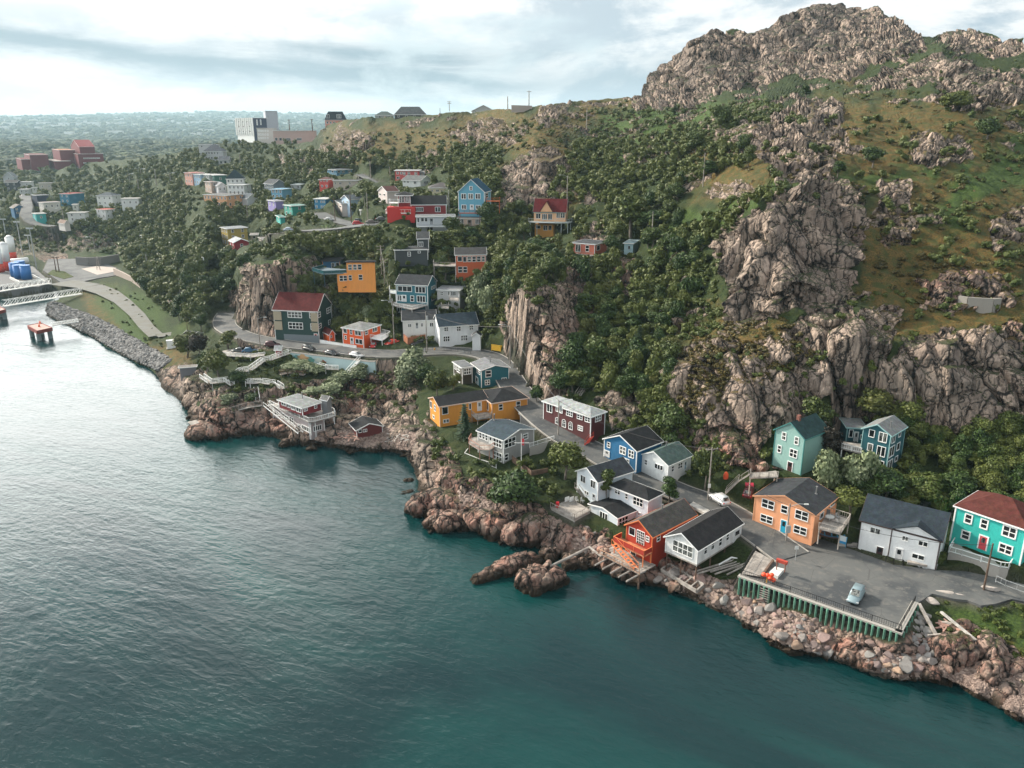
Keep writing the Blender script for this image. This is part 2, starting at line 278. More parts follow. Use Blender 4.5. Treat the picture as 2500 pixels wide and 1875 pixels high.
# ------------------------------------------------------------------ survey of the houses
# c0/c1: foot and eave of the nearest corner, la/rb: far eave ends of the left (a) and right (b) walls, g: ground height or Y: distance
# w: windows (wall, x0, y0, x1, y1, columns, rows); k: kind of roof, r: rise
TEAL = (0.03, 0.17, 0.22); NAVY = (0.02, 0.13, 0.27); MAR = (0.10, 0.012, 0.015); ORG = (0.72, 0.27, 0.045); WH = (0.8, 0.82, 0.83); CREAM = (0.62, 0.55, 0.44)
RSL = (0.05, 0.055, 0.062); RBK = (0.022, 0.024, 0.027); RGY = (0.26, 0.27, 0.27); RRD = (0.13, 0.025, 0.02); RNV = (0.035, 0.05, 0.065)
HS = [
 dict(n='house', l='turquoise two storey house with red door and dark red hip roof at the right edge', cr='L', c0=(2165, 1015), c1=(2245, 640), la=(1480, 380), g=5.6, R=8.5, col=(0.035, 0.50, 0.44), k='hip', r=2.0, rc=(0.12, 0.035, 0.028), frame=.2,
  w=[('a', 1565, 450, 1660, 580, 1, 2), ('a', 1735, 505, 1830, 638, 1, 2), ('a', 1970, 578, 2140, 738, 2, 2), ('a', 1530, 630, 1635, 752, 1, 2), ('a', 1930, 770, 2095, 913, 2, 2)],
  d=[('a', 1722, 695, 1815, 860, (0.62, 0.07, 0.09))]),
 dict(n='house', l='white clapboard house with navy roof, curtained windows and brown door facing the parking lot', cr='L', c0=(1262, 1058), c1=(1315, 745), la=(458, 525), g=4.15, R=8, col=WH, k='gable_b', r=2.3, rc=RNV, frame=.07, board=.25, tc=(0.05, .03, .025),
  w=[('a', 548, 605, 663, 685, 2, 1), ('a', 897, 690, 968, 752, 2, 1), ('a', 1072, 742, 1180, 812, 2, 1), ('a', 1002, 882, 1143, 955, 2, 1)],
  d=[('a', 612, 812, 692, 940, (0.05, 0.025, 0.025)), ('a', 822, 822, 905, 962, (0.6, 0.6, 0.6))], bulge=(780, 1315)),
 dict(n='house', l='peach two storey house with blue front door and slate roof beside the road', cr='K', c0=(1022, 1655), c1=(1085, 1357), la=(415, 1152), rb=(1300, 1165), g=4.5, col=(0.78, 0.36, 0.19), k='gable_a', r=1.35, rc=RSL, frame=.12, tc=(0.66, 0.33, 0.18), board=.0,
  w=[('a', 483, 1182, 625, 1305, 2, 2), ('a', 692, 1245, 770, 1350, 1, 2), ('a', 842, 1298, 993, 1428, 2, 2), ('a', 468, 1348, 607, 1458, 2, 2), ('a', 825, 1466, 975, 1582, 2, 2), ('b', 1225, 1205, 1272, 1268, 1, 1), ('b', 1112, 1325, 1150, 1400, 1, 1)],
  d=[('a', 688, 1408, 755, 1558, (0.02, 0.36, 0.55))], ch=[(1072, 1130, 'pipe')]),
 dict(n='house', l='tall pale teal three storey house with dark green roof against the cliff', cr='K', c0=(905, 925), c1=(948, 535), la=(638, 420), rb=(1200, 418), g=8.4, col=(0.27, 0.46, 0.42), k='gable_a', r=1.7, rc=(0.035, 0.075, 0.075), frame=.13, tc=(0.05, .2, .19), board=.22,
  w=[('a', 702, 458, 752, 556, 1, 2), ('a', 838, 508, 888, 606, 1, 2), ('a', 655, 600, 700, 692, 1, 2), ('a', 785, 638, 873, 748, 2, 2)], d=[('a', 762, 780, 818, 892, (0.06, 0.02, 0.02))], ch=[(884, 330, 'brick')]),
 dict(n='house', l='dark teal three storey house with grey roof, standing highest on the right among trees', cr='K', c0=(1820, 908), c1=(1885, 500), la=(1585, 420), rb=(2040, 400), g=8.6, col=(0.015, 0.105, 0.13), k='gable_a', r=1.1, rc=RGY, frame=.11, tc=(0.3, .5, .5), board=.2,
  w=[('a', 1642, 432, 1708, 525, 1, 1), ('a', 1747, 460, 1843, 583, 2, 1), ('a', 1626, 580, 1688, 672, 1, 1), ('a', 1726, 608, 1824, 735, 2, 1), ('a', 1706, 758, 1804, 888, 2, 1), ('b', 1890, 495, 1925, 583, 2, 1), ('b', 1862, 612, 1912, 732, 2, 1), ('b', 1838, 762, 1888, 888, 2, 1), ('b', 1962, 455, 1986, 518, 1, 1), ('b', 1942, 575, 1973, 662, 1, 1), ('b', 1920, 720, 1950, 783, 1, 1)], ch=[(1875, 425, 'pipe')],
  v=[dict(c0=(1570, 690), c1=(1590, 425), la=(1412, 415), R=5, k='flat', r=.5, w=[('a', 1425, 435, 1473, 522, 1, 1), ('a', 1548, 490, 1582, 545, 1, 1)], d=[('a', 1482, 458, 1524, 578, (0.5, 0.5, 0.5))])]),
 dict(n='house', l='pale blue white house with slate gable roof above a wooden patio', cr='I', c0=(922, 1450), c1=(938, 1222), la=(707, 1103), rb=(1300, 1105), g=4.5, col=(0.68, 0.75, 0.8), k='gable_a', r=1.3, rc=(0.05, 0.058, 0.07), frame=.08, board=.22,
  w=[('a', 742, 1145, 795, 1238, 2, 1), ('a', 850, 1198, 903, 1298, 2, 1), ('a', 785, 1315, 830, 1368, 2, 1)], d=[('a', 868, 1350, 903, 1430, (0.4, 0.42, 0.44))],
  v=[dict(c0=(1462, 1590), c1=(1460, 1425), la=(1062, 1280), rb=(1622, 1368), k='hip', r=.9, rc=RBK, w=[('a', 1112, 1288, 1170, 1362, 2, 2), ('a', 1222, 1345, 1255, 1412, 1, 2), ('a', 1307, 1380, 1418, 1492, 3, 2), ('a', 1362, 1548, 1395, 1590, 2, 1)]),
   dict(c0=(1140, 1685), c1=(1138, 1612), la=(845, 1462), rb=(1340, 1530), k='gable_a', r=.5, rc=RBK, w=[('a', 948, 1540, 1035, 1640, 3, 1), ('b', 1152, 1592, 1250, 1700, 3, 2)], g=3.6)]),
 dict(n='fishing_shed', l='red orange fishing shed with grey shingle roof on stilts over the water', cr='J', c0=(1058, 1215), c1=(1070, 925), la=(797, 800), rb=(1538, 692), g=2.2, col=(0.42, 0.035, 0.012), k='gable_a', r=1.4, rc=(0.12, 0.11, 0.10), frame=.09, tc=(0.72, 0.2, 0.07), fd=2.2, board=.2,
  w=[('a', 822, 822, 890, 925, 1, 1), ('a', 1003, 918, 1043, 990, 1, 2), ('b', 1120, 905, 1157, 982, 1, 2)], d=[('a', 905, 862, 990, 1018, 'lattice'), ('a', 835, 1090, 895, 1188, (0.01, 0.02, 0.025))], ch=[(1065, 620, 'pipe')]),
 dict(n='fishing_shed', l='weathered white boathouse with patched black roof raised on wooden stilts', cr='J', c0=(1552, 1232), c1=(1552, 1072), la=(1222, 925), rb=(2038, 782), g=4.2, col=(0.76, 0.77, 0.76), k='gable_a', r=1.35, rc=(0.035, 0.034, 0.036), frame=.08, fd=0.1, dirt=.75, board=.28, stilts=3.2,
  w=[('a', 1292, 975, 1515, 1148, 4, 2), ('b', 1630, 1020, 1664, 1122, 1, 2), ('b', 1707, 968, 1742, 1072, 1, 2), ('b', 1790, 932, 1824, 1032, 1, 2), ('b', 1868, 890, 1900, 975, 1, 2)], d=[('b', 1948, 850, 2030, 972, (0.62, 0.64, 0.64))]),
 dict(n='house', l='small white bungalow with pale green roof between the blue house and a bushy tree', cr='I', c0=(1678, 1222), c1=(1687, 1042), la=(1385, 942), rb=(1935, 952), g=6.3, col=(0.74, 0.77, 0.77), k='gable_a', r=1.3, rc=(0.09, 0.14, 0.13), frame=.08, board=.25,
  w=[('a', 1430, 978, 1465, 1043, 1, 2), ('a', 1540, 1025, 1633, 1098, 3, 1), ('b', 1720, 1048, 1747, 1113, 1, 2), ('b', 1792, 1012, 1838, 1083, 2, 2)], d=[('b', 1858, 1000, 1882, 1085, (0.3, 0.42, 0.5))], ch=[(1508, 905, 'pipe')]),
 dict(n='house', l='bright blue house with white trim and black gable roof', cr='I', c0=(1338, 1105), c1=(1345, 888), la=(1000, 762), rb=(1618, 792), g=6.8, col=(0.012, 0.14, 0.30), k='gable_a', r=1.5, rc=RBK, frame=.14, board=.22,
  w=[('a', 1027, 788, 1065, 858, 1, 2), ('a', 1162, 832, 1233, 933, 2, 2), ('a', 1257, 872, 1320, 970, 2, 2), ('a', 1202, 962, 1268, 1048, 2, 2)], d=[('a', 1000, 885, 1053, 955, (0.6, 0.6, 0.6))]),
 dict(n='house', l='dark maroon house with arched white windows and light grey roof', cr='I', c0=(845, 762), c1=(862, 522), la=(342, 352), rb=(1005, 467), g=8.2, col=(0.085, 0.012, 0.014), k='hip', r=.9, rc=(0.42, 0.45, 0.45), frame=.14, board=.2,
  w=[('a', 377, 372, 437, 478, 2, 1), ('a', 475, 408, 512, 468, 2, 1), ('a', 514, 425, 549, 485, 2, 1), ('a', 587, 446, 658, 520, 3, 2), ('a', 702, 487, 764, 554, 2, 2), ('a', 786, 512, 848, 584, 2, 2), ('b', 897, 495, 963, 575, 3, 2), ('a', 468, 520, 507, 603, 'arch', 1), ('a', 540, 542, 585, 638, 'arch', 1), ('a', 612, 568, 657, 663, 'arch', 1), ('a', 712, 610, 768, 675, 3, 2)]),
 dict(n='house', l='orange yellow L shaped house with black roof at the cliff edge', cr='H', c0=(993, 1070), c1=(985, 850), la=(882, 765), rb=(1500, 775), g=7.0, col=(0.70, 0.29, 0.04), k='gable_a', r=.9, rc=RBK, frame=.09, fd=3, tc=(0.7, .5, .4),
  w=[('b', 1012, 852, 1080, 938, 1, 1), ('b', 1025, 985, 1090, 1030, 2, 1), ('b', 1302, 815, 1330, 885, 1, 1), ('a', 888, 790, 906, 870, 1, 1), ('a', 930, 830, 948, 905, 2, 2), ('a', 915, 940, 935, 985, 1, 1)], d=[('b', 1395, 798, 1440, 903, (0.62, 0.62, 0.62))],
  v=[dict(c0=(1555, 995), c1=(1550, 817), la=(1475, 772), rb=(1935, 768), k='hip', r=1.3, g=7.6, L=9, w=[('b', 1625, 822, 1671, 893, 1, 2), ('b', 1812, 792, 1860, 878, 1, 2), ('a', 1500, 800, 1518, 895, 1, 1)])]),
 dict(n='house', l='grey two storey house with slate blue roof and round wooden balcony over the cove', cr='H', c0=(1678, 1450), c1=(1672, 1215), la=(1402, 1100), rb=(2005, 1085), g=6.0, col=(0.33, 0.33, 0.32), k='gable_b', r=.9, rc=(0.05, 0.075, 0.095), frame=.13, board=.2,
  w=[('a', 1415, 1120, 1445, 1198, 1, 2), ('a', 1449, 1132, 1478, 1210, 1, 2), ('a', 1482, 1146, 1512, 1226, 1, 2), ('a', 1566, 1190, 1660, 1298, 3, 2), ('b', 1685, 1178, 1810, 1300, 3, 2), ('b', 1885, 1138, 1942, 1212, 1, 2), ('a', 1566, 1332, 1664, 1440, 3, 2), ('b', 1686, 1355, 1730, 1440, 1, 2)], d=[('a', 1525, 1172, 1556, 1262, (0.55, 0.56, 0.55))], ch=[(1578, 1000, 'pipe')],
  v=[dict(c0=(2020, 1165), c1=(2030, 1015), rb=(2125, 992), L=6, k='flat', r=.4)]),
 dict(n='house', l='small brown house with white windows joined to its teal neighbour above the cove', cr='H', c0=(1235, 598), c1=(1222, 432), la=(1140, 372), rb=(1338, 418), g=9.4, col=(0.05, 0.042, 0.025), k='flat', r=.5, rc=(0.2, .21, .22), frame=.14, board=.2,
  w=[('a', 1175, 415, 1212, 490, 2, 2), ('a', 1150, 398, 1168, 452, 1, 2), ('b', 1245, 432, 1328, 508, 3, 2), ('a', 1152, 500, 1170, 548, 1, 1), ('a', 1186, 535, 1210, 592, 1, 1)]),
 dict(n='house', l='dark teal box shaped house with grey roof and stovepipe next to the brown house', cr='H', c0=(1440, 645), c1=(1437, 462), la=(1337, 382), rb=(1735, 428), g=9.0, col=(0.012, 0.13, 0.17), k='gable_b', r=.7, rc=(0.24, .25, .26), frame=.12, board=.2,
  w=[('a', 1390, 440, 1427, 505, 2, 2), ('b', 1482, 457, 1546, 536, 1, 2), ('b', 1476, 560, 1531, 620, 2, 2), ('b', 1656, 537, 1711, 610, 2, 2)], d=[('a', 1378, 530, 1406, 632, (0.3, 0.4, 0.42))], ch=[(1533, 372, 'pipe')]),
 dict(n='house', l='white two storey house with navy roof at the bend of the road', cr='F', c0=(1655, 1345), c1=(1628, 1140), la=(1605, 1095), rb=(2065, 1112), g=10.6, L=8, col=(0.8, 0.82, 0.84), k='gable_a', r=2.0, rc=(0.05, 0.075, 0.10), frame=.1, board=.2,
  w=[('b', 1700, 1142, 1745, 1190, 2, 2), ('b', 1835, 1132, 1880, 1188, 2, 2), ('b', 1970, 1122, 2014, 1175, 2, 2), ('b', 1690, 1240, 1760, 1300, 3, 2), ('b', 1880, 1230, 1953, 1290, 3, 2)],
  v=[dict(c0=(2008, 1385), c1=(1998, 1235), rb=(2090, 1225), yaw=-4, L=2.0, k='gable_b', r=.6, rc=RBK)]),
 dict(n='house', l='long white house with slate gables behind two utility poles', cr='F', c0=(1262, 1280), c1=(1255, 1075), la=(1082, 1035), rb=(1610, 1088), g=11.0, yaw=8, L=9, col=(0.8, 0.8, 0.77), k='gable_a', r=1.5, rc=RSL, frame=.07, board=.22,
  w=[('a', 1115, 1075, 1142, 1115, 1, 1), ('a', 1203, 1105, 1227, 1140, 1, 1), ('b', 1308, 1108, 1346, 1145, 2, 1), ('b', 1448, 1098, 1472, 1140, 2, 1), ('b', 1545, 1095, 1582, 1140, 2, 1)], d=[('b', 1393, 1093, 1420, 1160, (0.3, 0.32, 0.33))]),
 dict(n='house', l='vivid orange square house with white deck and grey flat roof beside the road', cr='F', c0=(835, 1385), c1=(835, 1183), la=(600, 1152), rb=(1010, 1122), g=9.3, col=(0.80, 0.11, 0.015), k='hip', r=.7, rc=(0.28, 0.29, 0.29), frame=.13,
  w=[('a', 612, 1155, 652, 1213, 1, 1), ('a', 682, 1166, 709, 1225, 1, 2), ('a', 736, 1178, 806, 1238, 2, 1), ('a', 625, 1232, 650, 1278, 1, 2), ('a', 742, 1268, 820, 1332, 2, 1), ('b', 842, 1172, 877, 1230, 1, 2), ('b', 925, 1142, 975, 1200, 2, 1)], d=[('a', 690, 1256, 722, 1330, (0.5, 0.5, 0.5))]),
 dict(n='house', l='dark green three storey house with long dark red roof and stone base', cr='D', c0=(1682, 1312), c1=(1658, 972), la=(1180, 958), rb=(1805, 908), g=8.7, col=(0.012, 0.05, 0.045), k='gable_b', r=3.2, rc=(0.12, 0.018, 0.018), frame=.16,
  w=[('a', 1190, 972, 1256, 1034, 2, 2), ('a', 1337, 975, 1490, 1045, 4, 2), ('a', 1572, 985, 1640, 1050, 2, 2), ('b', 1662, 975, 1692, 1045, 1, 2), ('a', 1202, 1090, 1272, 1155, 2, 2), ('a', 1347, 1090, 1503, 1168, 4, 2), ('a', 1585, 1105, 1647, 1173, 2, 2), ('b', 1668, 1100, 1700, 1165, 1, 2), ('b', 1757, 925, 1800, 1000, 2, 2), ('b', 1775, 1060, 1800, 1120, 1, 2)], d=[('a', 1628, 1215, 1658, 1293, (0.6, 0.06, 0.03))], stone=1),
 dict(n='garden_shed', l='small bright orange shed with dark red roof between the green and orange houses', cr='F', c0=(467, 1300), c1=(462, 1218), la=(364, 1215), rb=(500, 1200), g=9.2, yaw=35, L=5, col=(0.80, 0.12, 0.015), k='gable_b', r=.8, rc=RRD, frame=.1, w=[('b', 472, 1228, 490, 1260, 1, 1)]),
 dict(n='house', l='teal blue three storey house with white trim, bay windows and broad deck', cr='F', c0=(1528, 975), c1=(1530, 693), la=(1180, 683), rb=(1612, 660), g=15.6, col=TEAL, k='gable_b', r=1.7, rc=RSL, frame=.16,
  w=[('a', 1197, 697, 1353, 763, 3, 1), ('a', 1387, 703, 1500, 778, 3, 1), ('a', 1157, 792, 1190, 860, 1, 1), ('a', 1197, 795, 1245, 863, 1, 1), ('a', 1335, 802, 1377, 870, 1, 2), ('a', 1405, 802, 1500, 878, 3, 1), ('a', 1167, 927, 1215, 985, 2, 1), ('b', 1560, 690, 1603, 738, 1, 2), ('b', 1562, 792, 1606, 860, 1, 2)], d=[('a', 1247, 797, 1290, 873, (0.6, 0.62, 0.62))]),
 dict(n='house', l='narrow pale grey three storey house with small balconies beside the teal house', cr='F', c0=(1868, 985), c1=(1880, 750), la=(1628, 742), rb=(1925, 715), g=15.4, col=(0.5, 0.5, 0.5), k='flat', r=.6, rc=(0.4, 0.41, 0.42), frame=.07,
  w=[('a', 1660, 760, 1690, 800, 2, 2), ('a', 1740, 757, 1760, 805, 1, 1), ('a', 1775, 758, 1826, 805, 3, 1), ('a', 1676, 850, 1741, 890, 3, 1), ('a', 1800, 862, 1830, 903, 2, 2), ('a', 1730, 945, 1757, 985, 1, 2), ('a', 1812, 945, 1840, 980, 1, 2)]),
 dict(n='house', l='bright yellow orange house with black roof and blue glazed corner deck', cr='F', c0=(660, 692), c1=(650, 442), la=(572, 420), rb=(945, 440), g=21.0, yaw=3, col=(0.85, 0.33, 0.07), k='flat', r=.8, rc=RBK, frame=.08, tc=(0.85, .33, .1), fc=(0.03, .03, .035),
  w=[('b', 662, 468, 706, 528, 1, 2), ('b', 716, 467, 758, 526, 1, 2), ('b', 766, 465, 810, 524, 1, 2), ('b', 776, 577, 820, 636, 1, 2), ('b', 668, 582, 706, 640, 1, 2), ('a', 582, 455, 645, 520, 3, 1)],
  v=[dict(c0=(552, 688), c1=(545, 563), rb=(662, 560), yaw=3, L=6, k='none', w=[('b', 570, 587, 611, 648, 1, 2), ('b', 613, 587, 654, 645, 1, 2)]),
   dict(c0=(395, 545), c1=(392, 432), rb=(572, 440), yaw=3, L=7, k='flat', r=.7, col=(0.02, 0.12, 0.25), rc=RBK, w=[('b', 482, 450, 518, 512, 1, 1), ('b', 530, 447, 570, 503, 1, 1)], fdx=0.2)]),
 dict(n='house', l='dark charcoal house with white trim and stepped gables above a stone wall', cr='F', c0=(1418, 330), c1=(1410, 190), la=(1140, 172), rb=(1530, 205), g=27.5, yaw=6, L=8, col=(0.045, 0.055, 0.06), k='gable_a', r=1.2, rc=(0.06, 0.065, 0.07), frame=.13, w=[('b', 1427, 222, 1475, 275, 2, 1)],
  v=[dict(c0=(1170, 412), c1=(1155, 312), la=(1085, 275), rb=(1522, 302), yaw=6, L=7, k='flat', r=.8, g=26.2, w=[('b', 1305, 330, 1340, 380, 1, 2), ('b', 1415, 320, 1447, 346, 1, 1), ('a', 1105, 315, 1130, 360, 1, 2)])]),
 dict(n='house', l='brick orange house with a row of white windows and timber deck on posts', cr='F', c0=(1828, 570), c1=(1825, 365), rb=(2150, 362), g=23.2, yaw=4, L=8, col=(0.55, 0.11, 0.035), k='gable_a', r=1.2, rc=(0.06, .06, .062), frame=.1,
  w=[('b', 1845, 380, 1895, 435, 1, 1), ('b', 1903, 382, 1942, 442, 1, 1), ('b', 1950, 380, 1995, 440, 1, 2), ('b', 2002, 380, 2045, 440, 1, 2), ('b', 2052, 378, 2096, 438, 1, 2), ('b', 2104, 378, 2140, 436, 1, 2), ('b', 1850, 490, 1898, 555, 1, 2), ('b', 1905, 490, 1950, 555, 1, 2)]),
 dict(n='house', l='light grey two storey house with full width balcony under the maroon house', cr='E', c0=(1187, 1485), c1=(1180, 1280), rb=(1590, 1275), g=29.4, yaw=5, L=7, col=(0.45, 0.48, 0.52), k='flat', r=.6, rc=(0.22, 0.23, 0.24), frame=.08,
  w=[('b', 1187, 1290, 1212, 1340, 1, 1), ('b', 1227, 1288, 1262, 1333, 1, 1), ('b', 1268, 1288, 1300, 1333, 1, 1), ('b', 1476, 1290, 1532, 1332, 3, 1), ('b', 1290, 1385, 1360, 1450, 2, 1)], d=[('b', 1320, 1292, 1364, 1365, (0.2, 0.22, 0.24))]),
 dict(n='house', l='deep red house with black roof, glazed tower room and white decks', cr='E', c0=(1128, 1250), c1=(1122, 1148), rb=(1500, 1152), g=34.0, yaw=4, L=8, col=(0.22, 0.012, 0.014), k='gable_a', r=2.0, rc=RBK, frame=.12,
  w=[('b', 1160, 1175, 1255, 1225, 4, 1), ('b', 1380, 1172, 1440, 1228, 2, 1)],
  v=[dict(c0=(985, 1250), c1=(980, 1050), rb=(1112, 1053), yaw=4, L=6, k='hip', r=.9, rc=RBK, g=34.0, ov=.9, w=[('b', 992, 1058, 1050, 1128, 2, 1), ('b', 1056, 1058, 1108, 1128, 3, 1), ('b', 992, 1168, 1100, 1232, 3, 1)])]),
 dict(n='house', l='sky blue gabled house with steep blue roof below the bare rock', cr='E', c0=(1915, 1212), c1=(1915, 1012), la=(1632, 1010), rb=(1965, 1000), g=35.5, yaw=78, R=9, col=(0.13, 0.38, 0.52), k='gable_a', r=3.0, rc=(0.015, 0.08, 0.14), frame=.16,
  w=[('a', 1662, 1027, 1718, 1090, 2, 1), ('a', 1738, 1027, 1794, 1090, 2, 1), ('a', 1815, 1027, 1872, 1090, 2, 1), ('a', 1752, 948, 1786, 993, 1, 2), ('a', 1666, 1148, 1720, 1200, 2, 1), ('a', 1820, 1152, 1873, 1200, 2, 1), ('b', 1925, 1022, 1952, 1080, 1, 2)], d=[('a', 1762, 1150, 1795, 1208, (0.55, 0.6, 0.62))]),
 dict(n='house', l='small pale peach house front with deck under the sky blue house', cr='E', c0=(1612, 1385), c1=(1608, 1295), rb=(1875, 1300), Y=207, yaw=3, L=6, col=(0.62, 0.45, 0.36), k='flat', r=.5, rc=(0.04, .035, .035), frame=.09,
  w=[('b', 1620, 1302, 1690, 1352, 4, 1), ('b', 1815, 1305, 1870, 1358, 3, 1)], d=[('b', 1728, 1308, 1780, 1380, (0.2, 0.14, 0.12))]),
 dict(n='house', l='pinkish white gabled house with red brown roof left of the deep red house', cr='E', c0=(868, 1130), c1=(865, 1008), la=(768, 1008), rb=(985, 1000), Y=243, yaw=35, col=(0.6, 0.52, 0.5), k='gable_a', r=1.3, rc=(0.12, .05, .045), frame=.07, w=[('a', 780, 1025, 797, 1048, 1, 1), ('a', 825, 1030, 842, 1052, 1, 1), ('a', 780, 1085, 800, 1110, 1, 1), ('a', 825, 1088, 845, 1112, 1, 1)]),
 dict(n='house', l='cream bungalow with brown hip roof left of the sky blue house', cr='E', c0=(1318, 1048), c1=(1312, 970), rb=(1590, 985), Y=246, yaw=6, L=9, col=(0.66, 0.58, 0.42), k='hip', r=1.4, rc=(0.13, 0.12, 0.12), frame=.07, w=[('b', 1340, 985, 1360, 1008, 1, 2), ('b', 1390, 985, 1422, 1008, 2, 1), ('b', 1535, 988, 1570, 1010, 2, 1)], d=[('b', 1445, 990, 1462, 1030, (0.3, .25, .2))]),
 dict(n='house', l='white bungalow with grey roof in front of the red and blue row', cr='E', c0=(1225, 950), c1=(1220, 888), la=(1030, 872), rb=(1340, 876), Y=265, yaw=20, col=(0.66, 0.68, 0.68), k='gable_b', r=1.3, rc=(0.16, 0.17, 0.17), frame=.07, w=[('a', 1040, 890, 1062, 912, 2, 1), ('a', 1078, 892, 1100, 915, 2, 1), ('a', 1150, 897, 1180, 925, 2, 1), ('b', 1258, 895, 1305, 918, 3, 1)]),
 dict(n='house', l='salmon red flat roofed house at the left end of the row under the rock slab', cr='E', c0=(952, 882), c1=(950, 782), rb=(1210, 790), Y=285, yaw=2, L=8, col=(0.58, 0.10, 0.10), k='flat', r=.4, rc=(0.5, .5, .5), frame=.1, w=[('b', 965, 795, 988, 822, 1, 2), ('b', 1005, 795, 1028, 822, 1, 2), ('b', 1035, 795, 1060, 832, 2, 2), ('b', 1085, 795, 1112, 832, 2, 2), ('b', 1158, 798, 1188, 828, 2, 2), ('b', 965, 845, 1000, 872, 2, 1)]),
 dict(n='house', l='low blue and white house joined right of the salmon row house', cr='E', c0=(1217, 862), c1=(1213, 795), rb=(1560, 805), Y=287, yaw=2, L=8, col=(0.10, 0.28, 0.5), k='flat', r=.4, rc=(0.4, .4, .4), frame=.1, w=[('b', 1220, 802, 1260, 830, 3, 1), ('b', 1275, 805, 1310, 835, 2, 1), ('b', 1335, 808, 1360, 838, 1, 1), ('b', 1390, 808, 1415, 838, 2, 1), ('b', 1440, 825, 1510, 858, 4, 1)]),
 dict(n='house', l='coral red two storey house with outside stairs left of the beige block', cr='E', c0=(232, 990), c1=(230, 880), la=(128, 868), rb=(278, 878), Y=293, yaw=25, col=(0.6, 0.07, 0.06), k='hip', r=.9, rc=(0.2, .1, .09), frame=.09, w=[('a', 142, 880, 160, 898, 1, 1), ('a', 175, 882, 192, 900, 1, 1), ('a', 205, 885, 222, 902, 1, 1), ('a', 150, 935, 172, 960, 2, 1), ('a', 200, 935, 220, 960, 2, 1)]),
 dict(n='house', l='beige flat roofed block beside the coral red house', cr='E', c0=(285, 990), c1=(282, 890), rb=(545, 888), Y=291, yaw=2, L=8, col=(0.5, 0.44, 0.38), k='flat', r=.3, rc=(0.05, .05, .05), frame=.06, w=[('b', 297, 905, 312, 930, 1, 2), ('b', 345, 905, 370, 930, 2, 1), ('b', 450, 908, 470, 930, 1, 2)]),
 dict(n='house', l='long low blue house with grey roof and white trim near the switchback path', cr='E', c0=(320, 835), c1=(318, 775), la=(215, 765), rb=(482, 772), Y=322, yaw=12, col=(0.08, 0.22, 0.33), k='flat', r=.9, rc=(0.12, .13, .15), frame=.09, w=[('b', 330, 780, 355, 805, 1, 1), ('b', 375, 780, 405, 805, 2, 1), ('b', 440, 780, 468, 805, 2, 1), ('a', 265, 778, 285, 800, 1, 1)]),
 dict(n='house', l='blue corner building, pale front and deep blue side, next to a parked white car', cr='E', c0=(207, 1222), c1=(202, 1090), la=(75, 1080), rb=(292, 1098), Y=272, yaw=30, col=(0.03, 0.2, 0.36), k='flat', r=.4, rc=(0.6, .6, .6), frame=.1, w=[('a', 90, 1100, 112, 1125, 1, 2), ('a', 145, 1105, 165, 1130, 1, 2), ('a', 175, 1105, 192, 1130, 1, 2), ('a', 92, 1155, 112, 1185, 1, 2), ('a', 148, 1158, 166, 1185, 1, 2), ('a', 176, 1158, 193, 1185, 1, 2)]),
 dict(n='house', l='pale sky blue gabled house with white lean-to behind the dark utility pole', cr='E', c0=(465, 1280), c1=(460, 1095), la=(372, 1083), rb=(608, 1085), Y=262, yaw=20, col=(0.42, 0.56, 0.7), k='gable_a', r=1.2, rc=(0.1, .12, .14), frame=.07, w=[('a', 385, 1105, 400, 1128, 1, 2), ('a', 425, 1108, 445, 1132, 1, 2), ('a', 395, 1160, 412, 1185, 1, 2), ('b', 490, 1160, 560, 1215, 4, 1)],
  v=[dict(c0=(382, 1275), c1=(378, 1140), la=(300, 1120), R=5, yaw=20, k='flat', r=.4, col=(0.62, .55, .52), Y=263, w=[('a', 315, 1150, 330, 1175, 1, 1), ('a', 350, 1155, 365, 1180, 1, 1), ('a', 345, 1215, 362, 1240, 1, 1)])]),
 dict(n='garage', l='low white garage with grey flat roof above the parked cars', cr='E', c0=(580, 1290), c1=(575, 1215), rb=(738, 1190), Y=250, yaw=12, L=5, col=(0.6, 0.62, 0.62), k='flat', r=.3, rc=(0.45, .46, .46), w=[('b', 615, 1228, 640, 1255, 1, 1), ('b', 680, 1220, 700, 1245, 1, 1)]),
 dict(n='office_building', l='white ribbed office block with navy end wall and tall grey tower on the ridge', cr='C', c0=(975, 400), c1=(960, 212), la=(778, 225), rb=(1118, 212), Y=560, yaw=40, col=(0.6, 0.62, 0.62), k='flat', r=.3, rc=(0.4, .42, .42), frame=.5, fd=6, ribs=1, colb=(0.03, 0.045, 0.09),
  w=[('a', x, y, x + 22, y + 30, 1, 1) for y in (238, 290, 342) for x in (805, 845, 883, 922)] + [('b', 1000, 230, 1012, 290, 1, 1), ('b', 1040, 228, 1052, 288, 1, 1)],
  v=[dict(c0=(1118, 400), c1=(1115, 135), la=(1072, 142), rb=(1225, 135), yaw=25, k='flat', r=.2, col=(0.42, 0.45, 0.5), Y=566, fdx=6), dict(c0=(1015, 462), c1=(1005, 322), rb=(1180, 335), yaw=5, L=16, k='flat', r=.3, Y=545, col=(0.6, .58, .55), w=[('b', x, y, x + 9, y + 22, 1, 1) for y in (340, 380, 420) for x in (1022, 1045, 1068, 1092, 1118)])]),
 dict(n='motel', l='long low pinkish concrete building with dark window openings on the ridge', cr='C', c0=(1190, 488), c1=(1150, 350), rb=(1610, 350), Y=535, yaw=3, L=16, col=(0.5, 0.36, 0.32), k='flat', r=.3, rc=(0.4, .4, .4), fd=5, w=[('b', 1200, 425, 1228, 458, 1, 1), ('b', 1245, 425, 1275, 458, 1, 1), ('b', 1320, 428, 1370, 460, 1, 1), ('b', 1435, 428, 1490, 455, 1, 1)]),
